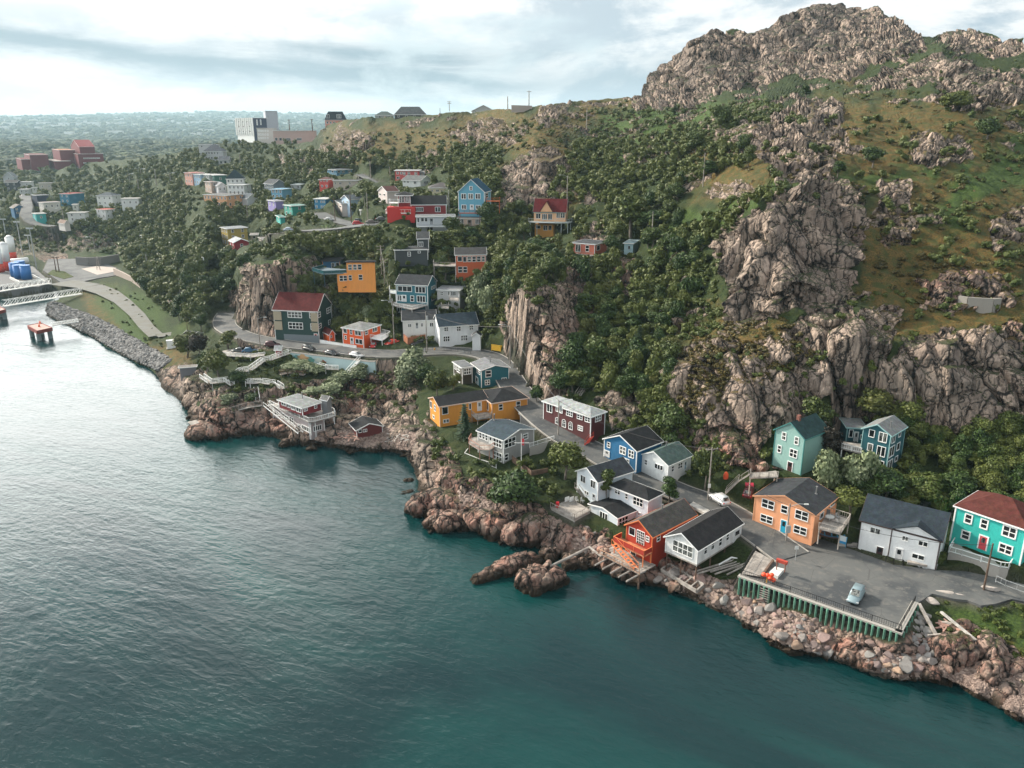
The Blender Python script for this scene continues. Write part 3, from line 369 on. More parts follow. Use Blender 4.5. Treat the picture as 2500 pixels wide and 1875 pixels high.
 dict(n='house', l='salmon house with black mansard roof and tall dormers on the skyline', cr='C', c0=(1745, 315), c1=(1740, 235), la=(1700, 228), rb=(1970, 238), Y=520, yaw=10, L=16, col=(0.62, 0.25, 0.18), k='hip', r=5.1, rc=(0.03, .035, .045), fd=7, frame=.2, w=[('b', 1755, 248, 1778, 275, 1, 1), ('b', 1790, 250, 1812, 276, 1, 1), ('b', 1825, 252, 1850, 278, 1, 1), ('b', 1750, 175, 1790, 215, 2, 1), ('b', 1865, 175, 1915, 215, 3, 1), ('a', 1705, 250, 1730, 275, 1, 1)]),
 dict(n='house', l='grey house with hip roof and white columned porches below the office block', cr='C', c0=(440, 690), c1=(430, 575), la=(380, 568), rb=(635, 572), Y=470, yaw=6, L=12, col=(0.45, 0.46, 0.47), k='hip', r=4.0, rc=(0.14, .15, .17), fd=4, w=[('b', x, y, x + 18, y + 24, 1, 1) for y in (580, 632) for x in (450, 480, 510, 540, 570)],
  v=[dict(c0=(595, 715), c1=(585, 665), rb=(700, 668), yaw=6, L=7, k='gable_a', r=1.8, Y=462, w=[('b', 605, 675, 630, 705, 1, 1), ('b', 650, 675, 680, 705, 1, 1)]), dict(c0=(385, 610), c1=(378, 498), rb=(570, 500), yaw=6, L=8, k='flat', r=.3, Y=486, w=[('b', 400, 510, 420, 530, 1, 1), ('b', 500, 512, 560, 535, 3, 1)])]),
]
HS += [
 dict(n='house', l='red and white waterfront house with wraparound white deck built over the rocks', cr='G', c0=(1500, 935), c1=(1497, 870), la=(1240, 765), rb=(1697, 797), g=6.0, col=(0.2, 0.02, 0.025), k='flat', r=.7, rc=(0.3, .32, .32), frame=.14, fd=.4, tc=None,
  w=[('a', 1270, 795, 1320, 845, 2, 1), ('a', 1330, 815, 1365, 865, 2, 1), ('a', 1375, 830, 1420, 890, 2, 1), ('a', 1430, 855, 1482, 915, 2, 1), ('b', 1510, 850, 1552, 905, 2, 2), ('b', 1622, 820, 1655, 875, 1, 2)], ch=[(1497, 760, 'pipe')],
  v=[dict(c0=(1592, 1150), c1=(1592, 1020), la=(1180, 850), rb=(1728, 985), g=2.4, k='none', fd=1.5, col=(.42, .36, .36), w=[('a', 1195, 890, 1245, 950, 2, 1), ('a', 1260, 915, 1300, 980, 2, 1), ('a', 1310, 945, 1350, 1010, 2, 2), ('a', 1360, 960, 1405, 1030, 2, 1), ('a', 1450, 1040, 1485, 1125, 1, 2), ('a', 1495, 1055, 1590, 1130, 4, 1), ('b', 1612, 1045, 1705, 1120, 4, 1)])]),
 dict(n='boathouse', l='dark red boathouse with black roof above the driftwood beach', cr='H', c0=(95, 1180), c1=(92, 1108), la=(22, 1000), rb=(368, 1050), g=2.4, col=(0.13, 0.02, 0.02), k='gable_b', r=.9, rc=(0.02, .022, .025), frame=.1, w=[('b', 110, 1100, 150, 1135, 1, 1), ('b', 160, 1092, 205, 1128, 2, 1)]),
 dict(n='hut', l='square grey stone hut on the rocks at the water left of the headland', cr='G', c0=(180, 520), c1=(178, 435), la=(145, 395), rb=(345, 430), g=4.0, col=(0.2, 0.2, 0.22), k='flat', r=.2, rc=(0.3, .28, .26), frame=.06, board=0),
 dict(n='hut', l='small white hut with dark gable roof at the end of the gravel track', cr='B', c0=(2085, 1500), c1=(2080, 1420), la=(1972, 1395), rb=(2190, 1372), g=4.0, col=(0.55, 0.56, 0.54), k='gable_b', r=.7, rc=(0.04, .045, .05), frame=.06, w=[('a', 2000, 1425, 2035, 1450, 1, 1)]),
 dict(n='garden_shed', l='tiny red shed with white roof and door beside the green bins', cr='G', c0=(1228, 285), c1=(1225, 218), la=(1130, 222), rb=(1318, 198), g=8.5, col=(0.28, 0.02, 0.03), k='gable_b', r=.6, rc=(0.5, .52, .52), frame=.09, w=[('a', 1140, 232, 1175, 262, 1, 1)], d=[('b', 1232, 222, 1255, 280, (.6, .6, .6))]),
 dict(n='garden_shed', l='small grey shed behind the deck of the waterfront house', cr='G', c0=(1765, 858), c1=(1765, 780), la=(1702, 770), rb=(1805, 762), g=6.5, col=(0.2, 0.21, 0.22), k='gable_b', r=.5, rc=(0.2, .2, .2), frame=.05),
 dict(n='house', l='stilt house with steep dark red roof, orange dormer and round white deck', cr='R', c0=(798, 625), c1=(798, 520), la=(458, 520), rb=(846, 545), Y=206, yaw=80, R=7, nog=1, col=(0.72, 0.42, 0.24), k='gable_b', r=2.9, rc=(0.14, 0.015, 0.018), frame=.06, fd=.2, tc=(.2, .3, .28),
  w=[('a', 480, 535, 530, 590, 2, 1), ('a', 545, 540, 600, 605, 3, 1), ('a', 610, 540, 655, 605, 2, 1), ('a', 700, 528, 740, 585, 2, 1), ('a', 745, 528, 792, 585, 2, 1)],
  v=[dict(c0=(668, 800), c1=(668, 655), la=(468, 655), yaw=80, R=5, k='none', Y=206.5, col=(0.62, .30, .06), w=[('a', 480, 665, 530, 700, 1, 1), ('a', 560, 665, 605, 720, 2, 1), ('a', 615, 665, 650, 715, 1, 1)])]),
 dict(n='cabin', l='salmon pink cabin with grey roof alone among trees', cr='R', c0=(1112, 980), c1=(1115, 872), la=(870, 857), rb=(1250, 838), Y=176, yaw=62, col=(0.62, 0.19, 0.13), k='flat', r=.7, rc=(0.07, .075, .085), frame=.1, w=[('a', 908, 868, 962, 955, 2, 1), ('a', 1015, 880, 1055, 948, 1, 2), ('b', 1135, 876, 1170, 936, 1, 1)]),
 dict(n='garden_shed', l='pale blue shed on top of a rock pillar', cr='R', c0=(1525, 968), c1=(1525, 862), la=(1434, 858), rb=(1592, 860), Y=177, yaw=60, col=(0.42, 0.6, 0.66), k='flat', r=.15, rc=(0.45, .6, .65), frame=.04, w=[('a', 1475, 885, 1498, 922, 1, 1)]),
 dict(n='institution', l='large dark red flat roofed building with gabled tower on the wooded hill', cr='A', c0=(870, 800), c1=(865, 602), la=(607, 602), rb=(1112, 598), Y=640, yaw=35, col=(0.13, 0.012, 0.018), k='flat', r=.3, rc=(0.16, .03, .03), frame=.3, fd=8, board=0, w=[('a', 640, y, 800, y + 14, 8, 1) for y in (640, 690, 740)] + [('b', 900, y, 1080, y + 14, 8, 1) for y in (640, 690)],
  v=[dict(c0=(607, 800), c1=(604, 680), la=(340, 690), R=14, yaw=35, k='flat', r=.3, rc=(.5, .42, .4)), dict(c0=(350, 790), c1=(345, 612), la=(245, 618), R=16, yaw=35, k='flat', r=.3), dict(c0=(250, 790), c1=(250, 660), la=(152, 665), R=16, yaw=35, k='flat', r=.3), dict(c0=(870, 620), c1=(868, 525), la=(655, 530), R=14, yaw=35, k='gable_a', r=5, rc=(.25, .03, .04), Y=648), dict(c0=(655, 650), c1=(652, 560), la=(345, 575), R=14, yaw=35, k='flat', r=.3, rc=(.5, .2, .1), Y=652)]),
]
# far houses: label, crop, c0, c1, x of left end, x of right end, Y, yaw, wall, roof kind, rise, roof colour, windows per wall (a cols, b cols), storeys
FH = [
 ('coral pink end house of the row of four by the street lamp', 'C', (318, 935), (315, 808), 222, 335, 390, 50, (0.6, .3, .24), 'flat', .4, (0.5, .12, .1), 3, 0, 2),
 ('pale blue town house second from left in the row of four', 'C', (408, 945), (404, 825), 318, 430, 386, 50, (0.3, .45, .6), 'flat', .4, (0.6, .6, .6), 3, 0, 2),
 ('pale grey white town house third in the row of four', 'C', (498, 935), (495, 828), 410, 515, 384, 50, (0.55, .58, .56), 'flat', .4, (0.6, .6, .6), 3, 0, 2),
 ('dark green house at the right end of the row of four', 'C', (552, 920), (548, 832), 500, 672, 382, 25, (0.05, .16, .13), 'flat', .4, (0.6, .6, .6), 1, 1, 1),
 ('white house with brown upper wall in front of the row of four', 'C', (520, 1020), (518, 905), 440, 575, 362, 30, (0.45, .34, .28), 'flat', .4, (0.3, .2, .18), 2, 1, 2),
 ('small grey white gabled house left of the tall white one', 'C', (590, 1020), (588, 945), 572, 672, 358, 30, (0.55, .55, .58), 'gable_b', 1.3, (0.3, .3, .32), 1, 2, 1),
 ('tall white house with navy pyramid roof', 'C', (690, 1040), (685, 872), 668, 858, 356, 12, (0.66, .66, .64), 'hip', 3.6, (0.025, .05, .06), 1, 4, 3),
 ('white flat roofed two storey house below the navy pyramid roof', 'C', (875, 1052), (870, 938), 690, 940, 350, 40, (0.66, .68, .68), 'flat', .4, (0.6, .62, .62), 4, 1, 2),
 ('long apricot orange terrace on grey foundations above the trees', 'C', (692, 1185), (690, 1052), 428, 855, 332, 38, (0.72, .38, .2), 'flat', .5, (0.2, .2, .2), 7, 3, 2),
 ('white shed with dark gable roof right of the apricot terrace', 'C', (910, 1155), (905, 1082), 822, 1018, 336, 42, (0.62, .64, .66), 'gable_b', 1.8, (0.1, .12, .14), 0, 0, 1),
 ('slate grey house with white windows behind the pale blue cylinder', 'C', (1190, 995), (1188, 925), 1083, 1305, 328, 40, (0.16, .2, .24), 'gable_b', 1.6, (0.09, .1, .11), 4, 0, 1),
 ('light blue house with a bright blue end wall', 'C', (1285, 1090), (1282, 985), 1158, 1378, 312, 42, (0.14, .36, .52), 'flat', .4, (0.2, .4, .55), 3, 0, 2),
 ('small lilac purple house with red dormer', 'C', (1212, 1200), (1210, 1112), 1122, 1290, 290, 45, (0.26, .22, .48), 'flat', .5, (0.3, .3, .35), 2, 0, 1),
 ('emerald green house with mint front among bushes', 'C', (1395, 1285), (1392, 1165), 1297, 1540, 275, 42, (0.02, .28, .22), 'flat', .5, (0.2, .35, .32), 2, 1, 2),
 ('little turquoise shed half hidden below the emerald house', 'C', (1262, 1350), (1260, 1285), 1213, 1305, 266, 42, (0.03, .38, .34), 'flat', .3, (0.1, .25, .22), 1, 0, 1),
 ('grey white cottage peeping through trees right of the light blue house', 'C', (1480, 985), (1478, 935), 1365, 1545, 335, 20, (0.5, .54, .56), 'flat', .8, (0.3, .36, .38), 2, 1, 1),
 ('tall olive yellow house with cream front', 'C', (706, 1600), (700, 1412), 615, 898, 276, 40, (0.42, .32, .07), 'flat', .4, (0.3, .32, .34), 3, 2, 3),
 ('small dark red cottage with white roof trim below the olive house', 'C', (768, 1645), (765, 1558), 705, 915, 262, 35, (0.3, .02, .03), 'gable_b', 1.0, (0.5, .52, .54), 2, 1, 1),
 ('pinkish white bungalow half behind the grassy knoll', 'C', (1080, 1585), (1078, 1525), 1025, 1178, 278, 30, (0.6, .5, .48), 'flat', .5, (0.3, .28, .28), 2, 1, 1),
 ('grey green bungalow with long roof left of the dark ridge house', 'E', (735, 225), (733, 185), 725, 935, 400, 8, (0.35, .38, .36), 'hip', 1.9, (0.13, .17, .16), 0, 2, 1),
 ('dark timber house with broad grey roofs on the ridge', 'E', (945, 215), (940, 178), 925, 1285, 385, 6, (0.05, .05, .05), 'hip', 3.6, (0.16, .17, .17), 0, 4, 1),
 ('pale grey house with twin green gables on the skyline', 'E', (1780, 160), (1775, 135), 1765, 2025, 375, 5, (0.45, .46, .44), 'gable_b', 2.4, (0.08, .12, .11), 0, 3, 1),
 ('white two storey house with dark hip roof above the harbour slope', 'A', (1225, 1165), (1222, 1055), 1040, 1300, 415, 35, (0.66, .67, .66), 'hip', 1.6, (0.1, .12, .14), 3, 1, 2),
 ('white house with small windows to the right of the dark hip roof', 'A', (1320, 1180), (1315, 1085), 1310, 1495, 408, 8, (0.66, .68, .68), 'flat', .4, (0.4, .38, .36), 0, 3, 1),
 ('white house with red flat roof and picket fence', 'A', (1150, 1300), (1148, 1205), 1038, 1238, 396, 40, (0.66, .66, .66), 'flat', .4, (0.5, .12, .09), 2, 2, 2),
 ('white cottage at the lower edge of the slope', 'A', (740, 1335), (735, 1240), 730, 912, 385, 12, (0.62, .63, .62), 'flat', .7, (0.35, .34, .32), 0, 2, 2),
 ('deep teal house with red roof', 'A', (760, 1140), (745, 1035), 640, 905, 425, 40, (0.015, .15, .24), 'flat', .9, (0.3, .05, .05), 2, 0, 2),
 ('pale cream house in front of the navy wall', 'A', (480, 1220), (478, 1130), 415, 645, 412, 25, (0.6, .57, .52), 'flat', .6, (0.35, .3, .28), 2, 3, 1),
 ('dark navy house seen end on', 'A', (425, 1220), (345, 1050), 340, 520, 432, 15, (0.02, .03, .06), 'flat', .6, (0.1, .1, .12), 0, 0, 2),
 ('deep blue cottage by the lane at the far left', 'A', (160, 1260), (155, 1185), 110, 272, 412, 15, (0.02, .12, .24), 'gable_b', 1.5, (0.25, .22, .2), 0, 2, 2),
 ('turquoise cottage by the lane', 'A', (400, 1335), (395, 1250), 350, 492, 395, 25, (0.03, .36, .36), 'flat', .6, (0.4, .42, .4), 1, 1, 1),
 ('white block right of the black house with gables', 'A', (190, 970), (185, 905), 180, 322, 505, 12, (0.62, .62, .62), 'flat', .4, (0.4, .4, .4), 0, 2, 1),
 ('black house with two white gables at the far left', 'A', (65, 1000), (62, 910), 55, 180, 500, 10, (0.03, .035, .04), 'gable_a', 1.2, (0.1, .1, .1), 0, 2, 2),
 ('beige stone house left of the wooded hill', 'A', (430, 1000), (425, 915), 400, 560, 500, 12, (0.42, .39, .34), 'flat', .8, (0.3, .28, .26), 0, 2, 1),
 ('grey roofed house far left under the trees', 'A', (40, 900), (36, 850), 25, 150, 540, 10, (0.4, .42, .44), 'gable_b', 3, (0.28, .3, .3), 0, 1, 1),
 ('small pale house between the white block and the beige stone house', 'A', (350, 1015), (345, 965), 318, 395, 490, 15, (0.55, .55, .53), 'flat', .5, (0.4, .4, .4), 0, 1, 1),
 ('dark garage with white frame half hidden in the wood', 'D', (500, 495), (498, 445), 478, 572, 262, 20, (0.05, .06, .07), 'flat', .5, (0.06, .07, .08), 0, 0, 1),
 ('pale green bungalow left of the salmon row house', 'E', (725, 805), (722, 775), 705, 825, 312, 8, (0.42, .5, .46), 'flat', .5, (0.4, .45, .42), 0, 2, 1),
 ('brown house with flat white roof edge above the switchback path', 'E', (545, 765), (542, 712), 525, 682, 335, 6, (0.3, .17, .13), 'flat', .4, (0.5, .5, .5), 0, 2, 1),
 ('small white house right of the teal house with red roof', 'A', (790, 1215), (785, 1150), 770, 835, 418, 20, (0.66, .66, .64), 'flat', .4, (0.4, .4, .38), 0, 1, 1),
 ('light grey flat roofed house at the top of the lane', 'A', (215, 1035), (210, 985), 190, 300, 470, 15, (0.45, .46, .46), 'flat', .4, (0.35, .35, .35), 0, 2, 1),
 ('cream house behind the olive yellow one', 'C', (940, 1530), (935, 1480), 920, 1010, 290, 15, (0.5, .42, .38), 'flat', .4, (0.35, .33, .32), 0, 1, 1),
 ('white garage with brown roof on the grassy terrace', 'A', (700, 1382), (695, 1350), 630, 752, 375, 45, (0.6, .58, .55), 'gable_b', 1.2, (0.3, .22, .18), 0, 0, 1),
]
# ------------------------------------------------------------------ fitting house boxes
def spec_pt(c, p, g=None, Y=None):
 x, y = n(c, *p); return at_z(x, y, g) if g is not None else at_Y(x, y, Y)
def len_to(P, e, xt):
 u = (xt - 1250) / F; d = P - CAMP; fw = d[1] * CS - d[2] * SN; ef = e[1] * CS - e[2] * SN
 return (u * fw - d[0]) / (e[0] - u * ef)
def fit(s, par=None):
 cr = s.get('cr') or par['cr']; g = s.get('g', None if 'Y' in s else (par or {}).get('g')); Y = s.get('Y', (par or {}).get('Y'))
 P = spec_pt(cr, s['c0'], g, Y if g is None else None)
 _, yt = n(cr, *s['c1']); v = (937.5 - yt) / F; d = P - CAMP
 # height at which the vertical through P is seen at yt: (dy*SN + (dz+h)*CS) = v*(dy*CS - (dz+h)*SN)
 q = (v * d[1] * CS - d[1] * SN) / (CS + v * SN); h = q - d[2]
 Pt = P + np.array([0, 0, h]); zt = Pt[2]; zs = zt / WS
 if g is None and 'la' in s and 'rb' in s and 'L' not in s and 'R' not in s and 'ribs' not in s and 'ribs' not in (par or {}) and s.get('Y', 0) < 450:
  best = None
  for t in range(8, 84, 2):
   t = math.radians(t); xx = np.array([math.cos(t), math.sin(t), 0]); yy = np.array([-math.sin(t), math.cos(t), 0])
   w_, d_ = len_to(Pt, xx, n(cr, *s['rb'])[0]), len_to(Pt, yy, n(cr, *s['la'])[0])
   c_ = sum(9 if v <= 1 else abs(math.log(v / 8.5)) for v in (w_, d_))
   if best is None or c_ < best[0]: best = (c_, t)
  yaw = best[1]
 elif 'yaw' in s: yaw = math.radians(s['yaw'])
 else:
  an = []
  if 'la' in s:
   A = at_z(*n(cr, *s['la']), zs) - Pt; an.append(math.atan2(A[1], A[0]) - math.pi / 2)
  if 'rb' in s:
   B = at_z(*n(cr, *s['rb']), zs) - Pt; an.append(math.atan2(B[1], B[0]))
  if len(an) == 2:
   wa, wb = np.linalg.norm(A[:2]), np.linalg.norm(B[:2]); yaw = (an[0] * wa + an[1] * wb) / (wa + wb)
  else: yaw = an[0]
 ex = np.array([math.cos(yaw), math.sin(yaw), 0]); ey = np.array([-math.sin(yaw), math.cos(yaw), 0])
 W = s.get('R') or len_to(Pt, ex, n(cr, *s['rb'])[0]); D = s.get('L') or len_to(Pt, ey, n(cr, *s['la'])[0])
 return dict(P=P, h=h, yaw=yaw, ex=ex, ey=ey, W=min(max(1.6, W), 60), D=min(max(1.6, D), 60))
for i, f_ in enumerate(FH):
 l, c, c0, c1, xl, xr, Y, yaw, col, k, r, rc, na, nb, st = f_
 s = dict(n='garage' if l.endswith('terrace') and 'garage' in l else ('garden_shed' if 'shed' in l else 'house'), l=l, cr=c, c0=c0, c1=c1, la=(xl, 0), rb=(xr, 0), Y=Y, yaw=yaw, col=col, k=k, r=r, rc=rc, auto=(na, nb, st), frame=.12, fd=3)
 if c0[0] - xl < 26: s['L'] = 8.0
 if xr - c0[0] < 26: s['R'] = 8.0
 HS.append(s)
for s in HS:
 s['fit'] = fit(s)
 for v in s.get('v', []):
  for k in ('cr', 'g', 'Y'):
   if k in s and k not in v and not (k == 'Y' and 'g' in v) and not (k == 'g' and 'Y' in v): v[k] = s[k]
  v['fit'] = fit(v, s)
if globals().get('DEBUG'):
 for s in HS:
  for q in [s] + s.get('v', []):
   f = q['fit']; print('%-60s P(%.0f %.0f %.1f) h%.1f yaw%.0f W%.1f D%.1f' % (s['l'][:60], *f['P'], f['h'], math.degrees(f['yaw']), f['W'], f['D']))
# ------------------------------------------------------------------ terrain control points
TZ = []   # x, y, height
TY = []   # x, y, distance
def col_(x, *ys): TY.extend((x, y, d) for y, d in ys)
for x in (2500, 2700, 2900):
 TZ += [(x, 1700, 1.2), (x, 1600, 2.6), (x, 1500, 3.6), (x, 1410, 4.4), (x, 1300, 6.2)]
 col_(x, (1200, 100), (1100, 107), (1000, 112), (900, 117), (800, 123), (700, 132), (600, 143), (500, 158), (400, 178), (300, 200), (200, 228), (108, 258))
col_(2300, (1120, 109), (1050, 112), (830, 118), (800, 124), (700, 134), (640, 140), (540, 150), (440, 165), (330, 186), (250, 212), (165, 236), (112, 255), (92, 320))
col_(2400, (1150, 105), (980, 113), (850, 118), (760, 128), (480, 158), (300, 196), (170, 240))
col_(2100, (1080, 112), (1020, 116), (780, 121), (760, 124), (720, 134), (600, 144), (500, 154), (430, 168), (330, 188), (270, 212), (200, 262), (110, 300), (70, 330))
col_(2200, (1060, 113), (830, 119), (800, 126), (640, 141), (480, 158), (210, 240), (140, 270))
col_(1980, (1030, 114), (860, 121), (700, 131), (560, 139), (470, 149), (420, 166), (300, 200), (220, 270), (120, 315), (25, 340))
col_(1850, (1090, 111), (950, 117), (870, 120), (800, 127), (790, 128), (500, 139), (475, 150), (420, 168), (330, 194), (250, 240), (210, 305), (130, 325), (30, 345))
col_(1700, (1120, 112), (1000, 116), (880, 120), (850, 127), (800, 138), (700, 148), (600, 160), (520, 172), (450, 188), (400, 205), (300, 258), (245, 300), (200, 318), (95, 335))
col_(1600, (1080, 119), (980, 124), (860, 133), (780, 146), (700, 156), (600, 168), (500, 190), (400, 222), (300, 275), (240, 320), (215, 330))
col_(1500, (1010, 123), (950, 128), (900, 136), (800, 150), (700, 163), (620, 174), (560, 190), (480, 212), (400, 243), (330, 285), (265, 325))
col_(1400, (900, 140), (800, 150), (720, 156), (660, 166), (600, 182), (520, 208), (440, 226), (360, 255), (300, 300), (258, 330))
TZ += [(1290, 990, 9.0), (1255, 945, 9.9), (1232, 905, 10.2), (1212, 878, 10.4)]
col_(1300, (935, 138), (730, 147), (700, 153), (620, 175), (592, 198), (520, 220), (500, 222), (370, 236), (345, 252), (300, 288), (270, 318))
col_(1200, (800, 168), (740, 176), (640, 190), (560, 206), (500, 216), (430, 250), (350, 290), (300, 325), (282, 345))
TZ += [(1100, 858, 10), (1120, 940, 9.2), (1150, 1140, 5.8), (1100, 1240, 2.6), (1150, 1200, 4.2), (1060, 1230, 3.2), (1240, 1250, 3.4), (1300, 1240, 4.2), (1240, 1150, 6.0), (1300, 1150, 5.8), (1060, 1120, 5.0), (1030, 1060, 5.2)]
col_(1100, (780, 173), (740, 178), (700, 183), (660, 190), (600, 199), (560, 208), (520, 216), (470, 236), (430, 262), (380, 292), (320, 330), (280, 360))
TZ += [(900, 1050, 2.2), (960, 1090, 1.0), (870, 1000, 3.2), (820, 960, 3.6), (960, 960, 5.0), (1000, 900, 8.0), (900, 868, 9.8), (800, 1060, 1.6)]
col_(900, (760, 187), (700, 193), (650, 200), (600, 208), (565, 216), (520, 232), (480, 252), (440, 277), (400, 302), (350, 340), (300, 375), (280, 400))
TZ += [(700, 1050, 2.4), (740, 980, 4.5), (680, 930, 6.0), (600, 900, 7.4), (560, 960, 5.2), (500, 1000, 3.2), (520, 1045, 1.8), (470, 930, 5.6), (520, 870, 7.5), (640, 860, 8.4), (740, 880, 7.6), (800, 900, 7.2), (430, 870, 4.5), (430, 925, 2.0)]
TZ += [(800, 852, 9.5), (700, 838, 9.0), (600, 818, 8.7), (545, 790, 7.8), (556, 765, 7.6)]
col_(700, (640, 187), (600, 203), (565, 228), (540, 262), (500, 292), (440, 345), (380, 405), (330, 500))
col_(640, (822, 184), (720, 188), (640, 192), (610, 203))
col_(600, (808, 187), (740, 190), (660, 193), (630, 205))
TY += [(1345, 562, 215), (1310, 560, 215), (1380, 560, 214), (1345, 540, 218), (562, 735, 228), (560, 690, 238), (575, 640, 250), (1240, 800, 166), (1240, 740, 172), (1262, 860, 145), (1262, 745, 149), (1275, 930, 141), (1252, 700, 163), (1330, 900, 138), (1330, 760, 145)]
col_(800, (800, 185), (740, 189), (640, 203), (600, 212), (560, 222), (520, 246), (480, 272), (400, 335), (330, 420), (300, 490))
TZ += [(500, 760, 9.5), (450, 800, 5.0), (480, 700, 12.0)]
col_(500, (640, 238), (560, 272), (500, 318), (440, 365), (400, 410), (355, 500))
TZ += [(330, 840, 2.4), (300, 780, 3.2), (350, 760, 3.4), (250, 700, 3.4), (200, 650, 3.6), (160, 605, 4.0), (100, 625, 3.6), (0, 640, 3.6), (-200, 640, 3.6), (0, 690, 3.4), (60, 680, 3.5), (400, 820, 3.6), (430, 745 + 40, 4.0), (410, 730, 4.2), (300, 650, 3.8), (130, 745, 2.6), (200, 760, 2.6), (280, 600, 4.2)]
col_(420, (690, 248), (640, 282), (600, 320), (540, 350), (500, 385), (440, 430), (390, 530))
col_(300, (590, 368), (560, 378), (520, 410), (460, 470), (400, 570), (385, 640))
col_(150, (590, 405), (545, 408), (500, 430), (460, 490), (430, 560), (400, 680))
for x in (-400, -150, 20): col_(x, (590, 405), (560, 415), (500, 450), (460, 520), (430, 600), (405, 720))
SHORE = [(2900, 1990), (2700, 1880), (2500, 1763), (2430, 1729), (2328, 1673), (2235, 1668), (2147, 1655), (2023, 1605), (1899, 1594), (1853, 1548), (1786, 1503), (1695, 1469), (1605, 1435), (1540, 1425), (1480, 1400), (1430, 1370), (1375, 1350), (1277, 1332), (1198, 1321), (1175, 1294), (1062, 1302), (1040, 1277), (1006, 1232), (1015, 1187), (1022, 1119), (949, 1108), (814, 1098), (712, 1095), (667, 1062), (542, 1070), (463, 1079), (464, 1040), (475, 995), (396, 961), (386, 929), (375, 905), (294, 870), (226, 825), (170, 797), (122, 773), (108, 757), (126, 743), (158, 722), (122, 704), (60, 706), (0, 712), (-300, 720)]
for i in range(len(SHORE) - 1):
 (x0, y0), (x1, y1) = SHORE[i], SHORE[i + 1]; L = math.hypot(x1 - x0, y1 - y0); m = max(1, int(L / 60))
 nx, ny = (y1 - y0) / L, -(x1 - x0) / L      # land side: to the right of travel when walking from right to left
 for j in range(m):
  t = (j + .5) / m; x, y = x0 + (x1 - x0) * t, y0 + (y1 - y0) * t; sc = 0.4 + 0.6 * min(1, (y - 600) / 700)
  TZ.append((x, y, 0)); TZ.append((x + nx * 26 * sc, y + ny * 26 * sc, -2.2)); TZ.append((x - nx * 16 * sc, y - ny * 16 * sc, 1.1))
TZ += [(x, y, -6.0) for x, y in ((200, 1000), (600, 1300), (1000, 1600), (1500, 1750), (2000, 1850), (0, 850), (0, 1200), (0, 1900), (400, 1150), (800, 1250), (-350, 900), (-350, 1900), (800, 1950), (1500, 1950), (2200, 1950), (1250, 1480), (50, 760), (900, 1180))]
TZ += [(2147, 1600, 1.5), (2000, 1535, 1.6), (1900, 1485, 1.6), (1820, 1432, 2.0), (2000, 1440, 3.7), (2100, 1400, 3.9), (1900, 1380, 3.8), (2200, 1480, 3.8), (2300, 1500, 2.8), (2240, 1580, 1.8), (2350, 1600, 2.0), (1740, 1400, 1.8), (1660, 1390, 1.5), (1700, 1330, 3.0), (1600, 1330, 2.4), (1500, 1345, 1.6), (1450, 1325, 1.6), (1550, 1250, 4.2), (1420, 1270, 3.2), (1800, 1340, 3.8), (1560, 1390, 1.2), (2420, 1620, 2.0), (2060, 1560, 1.0)]
for s in HS:
 for q in [s] + s.get('v', []):
  if q.get('stilts') or q.get('nog') or s['n'] == 'fishing_shed': continue
  if q is not s and 'g' not in q and q.get('k') in ('none',): continue
  x, y = proj(q['fit']['P']); TY.append((x, y + 2, q['fit']['P'][1] / WS))
CX = np.array([(a, b) for a, b, _ in TZ + TY], float)
CQ = np.array([1.0 / ((z * WS - HC) / ray(x, y)[2]) for x, y, z in TZ] + [1.0 / (Yv * WS / ray(x, y)[1]) for x, y, Yv in TY])
sc_ = 1000.0
def solve_rbf():
 X = CX / sc_; N = len(X); D = np.sqrt(((X[:, None] - X[None]) ** 2).sum(-1)); A = np.zeros((N + 3, N + 3)); A[:N, :N] = -D + np.eye(N) * 0.004
 Pm = np.c_[np.ones(N), X]; A[:N, N:] = Pm; A[N:, :N] = Pm.T; return np.linalg.solve(A, np.r_[CQ, 0, 0, 0])
RB = solve_rbf()
def tq(x, y):
 x = np.atleast_1d(np.asarray(x, float)); y = np.atleast_1d(np.asarray(y, float)); X = np.c_[x, y] / sc_; out = np.empty(len(X))
 for i in range(0, len(X), 20000):
  B = X[i:i + 20000]; D = np.sqrt((B[:, None, 0] - CX[None, :, 0] / sc_) ** 2 + (B[:, None, 1] - CX[None, :, 1] / sc_) ** 2)
  out[i:i + 20000] = -D @ RB[:len(CX)] + RB[-3] + B @ RB[-2:]
 return np.maximum(out, 1.0 / 1800)
def tpts(x, y):
 q = tq(x, y); x = np.atleast_1d(x); y = np.atleast_1d(y); D = 1 / q
 u = (x - 1250) / F; v = (937.5 - y) / F
 return np.c_[u * D, (CS + v * SN) * D, HC + (-SN + v * CS) * D]
def ground(x, y): return tpts([x], [y])[0]
# skyline of the near land
SKY = [(-400, 402), (0, 402), (230, 396), (330, 388), (430, 375), (500, 352), (600, 350), (690, 352), (762, 346), (785, 318), (800, 305), (850, 292), (930, 284), (1020, 285), (1085, 275), (1175, 272), (1280, 262), (1380, 250), (1460, 243), (1515, 238), (1562, 236), (1575, 212), (1600, 180), (1640, 146), (1710, 92), (1795, 68), (1830, 84), (1876, 68), (1910, 40), (1975, 12), (2050, 10), (2080, 18), (2150, 30), (2200, 55), (2243, 86), (2275, 90), (2330, 74), (2375, 70), (2430, 85), (2450, 98), (2500, 100), (2600, 96), (2900, 80)]
skx = np.array([a for a, _ in SKY], float); sky_ = np.array([b for _, b in SKY], float)
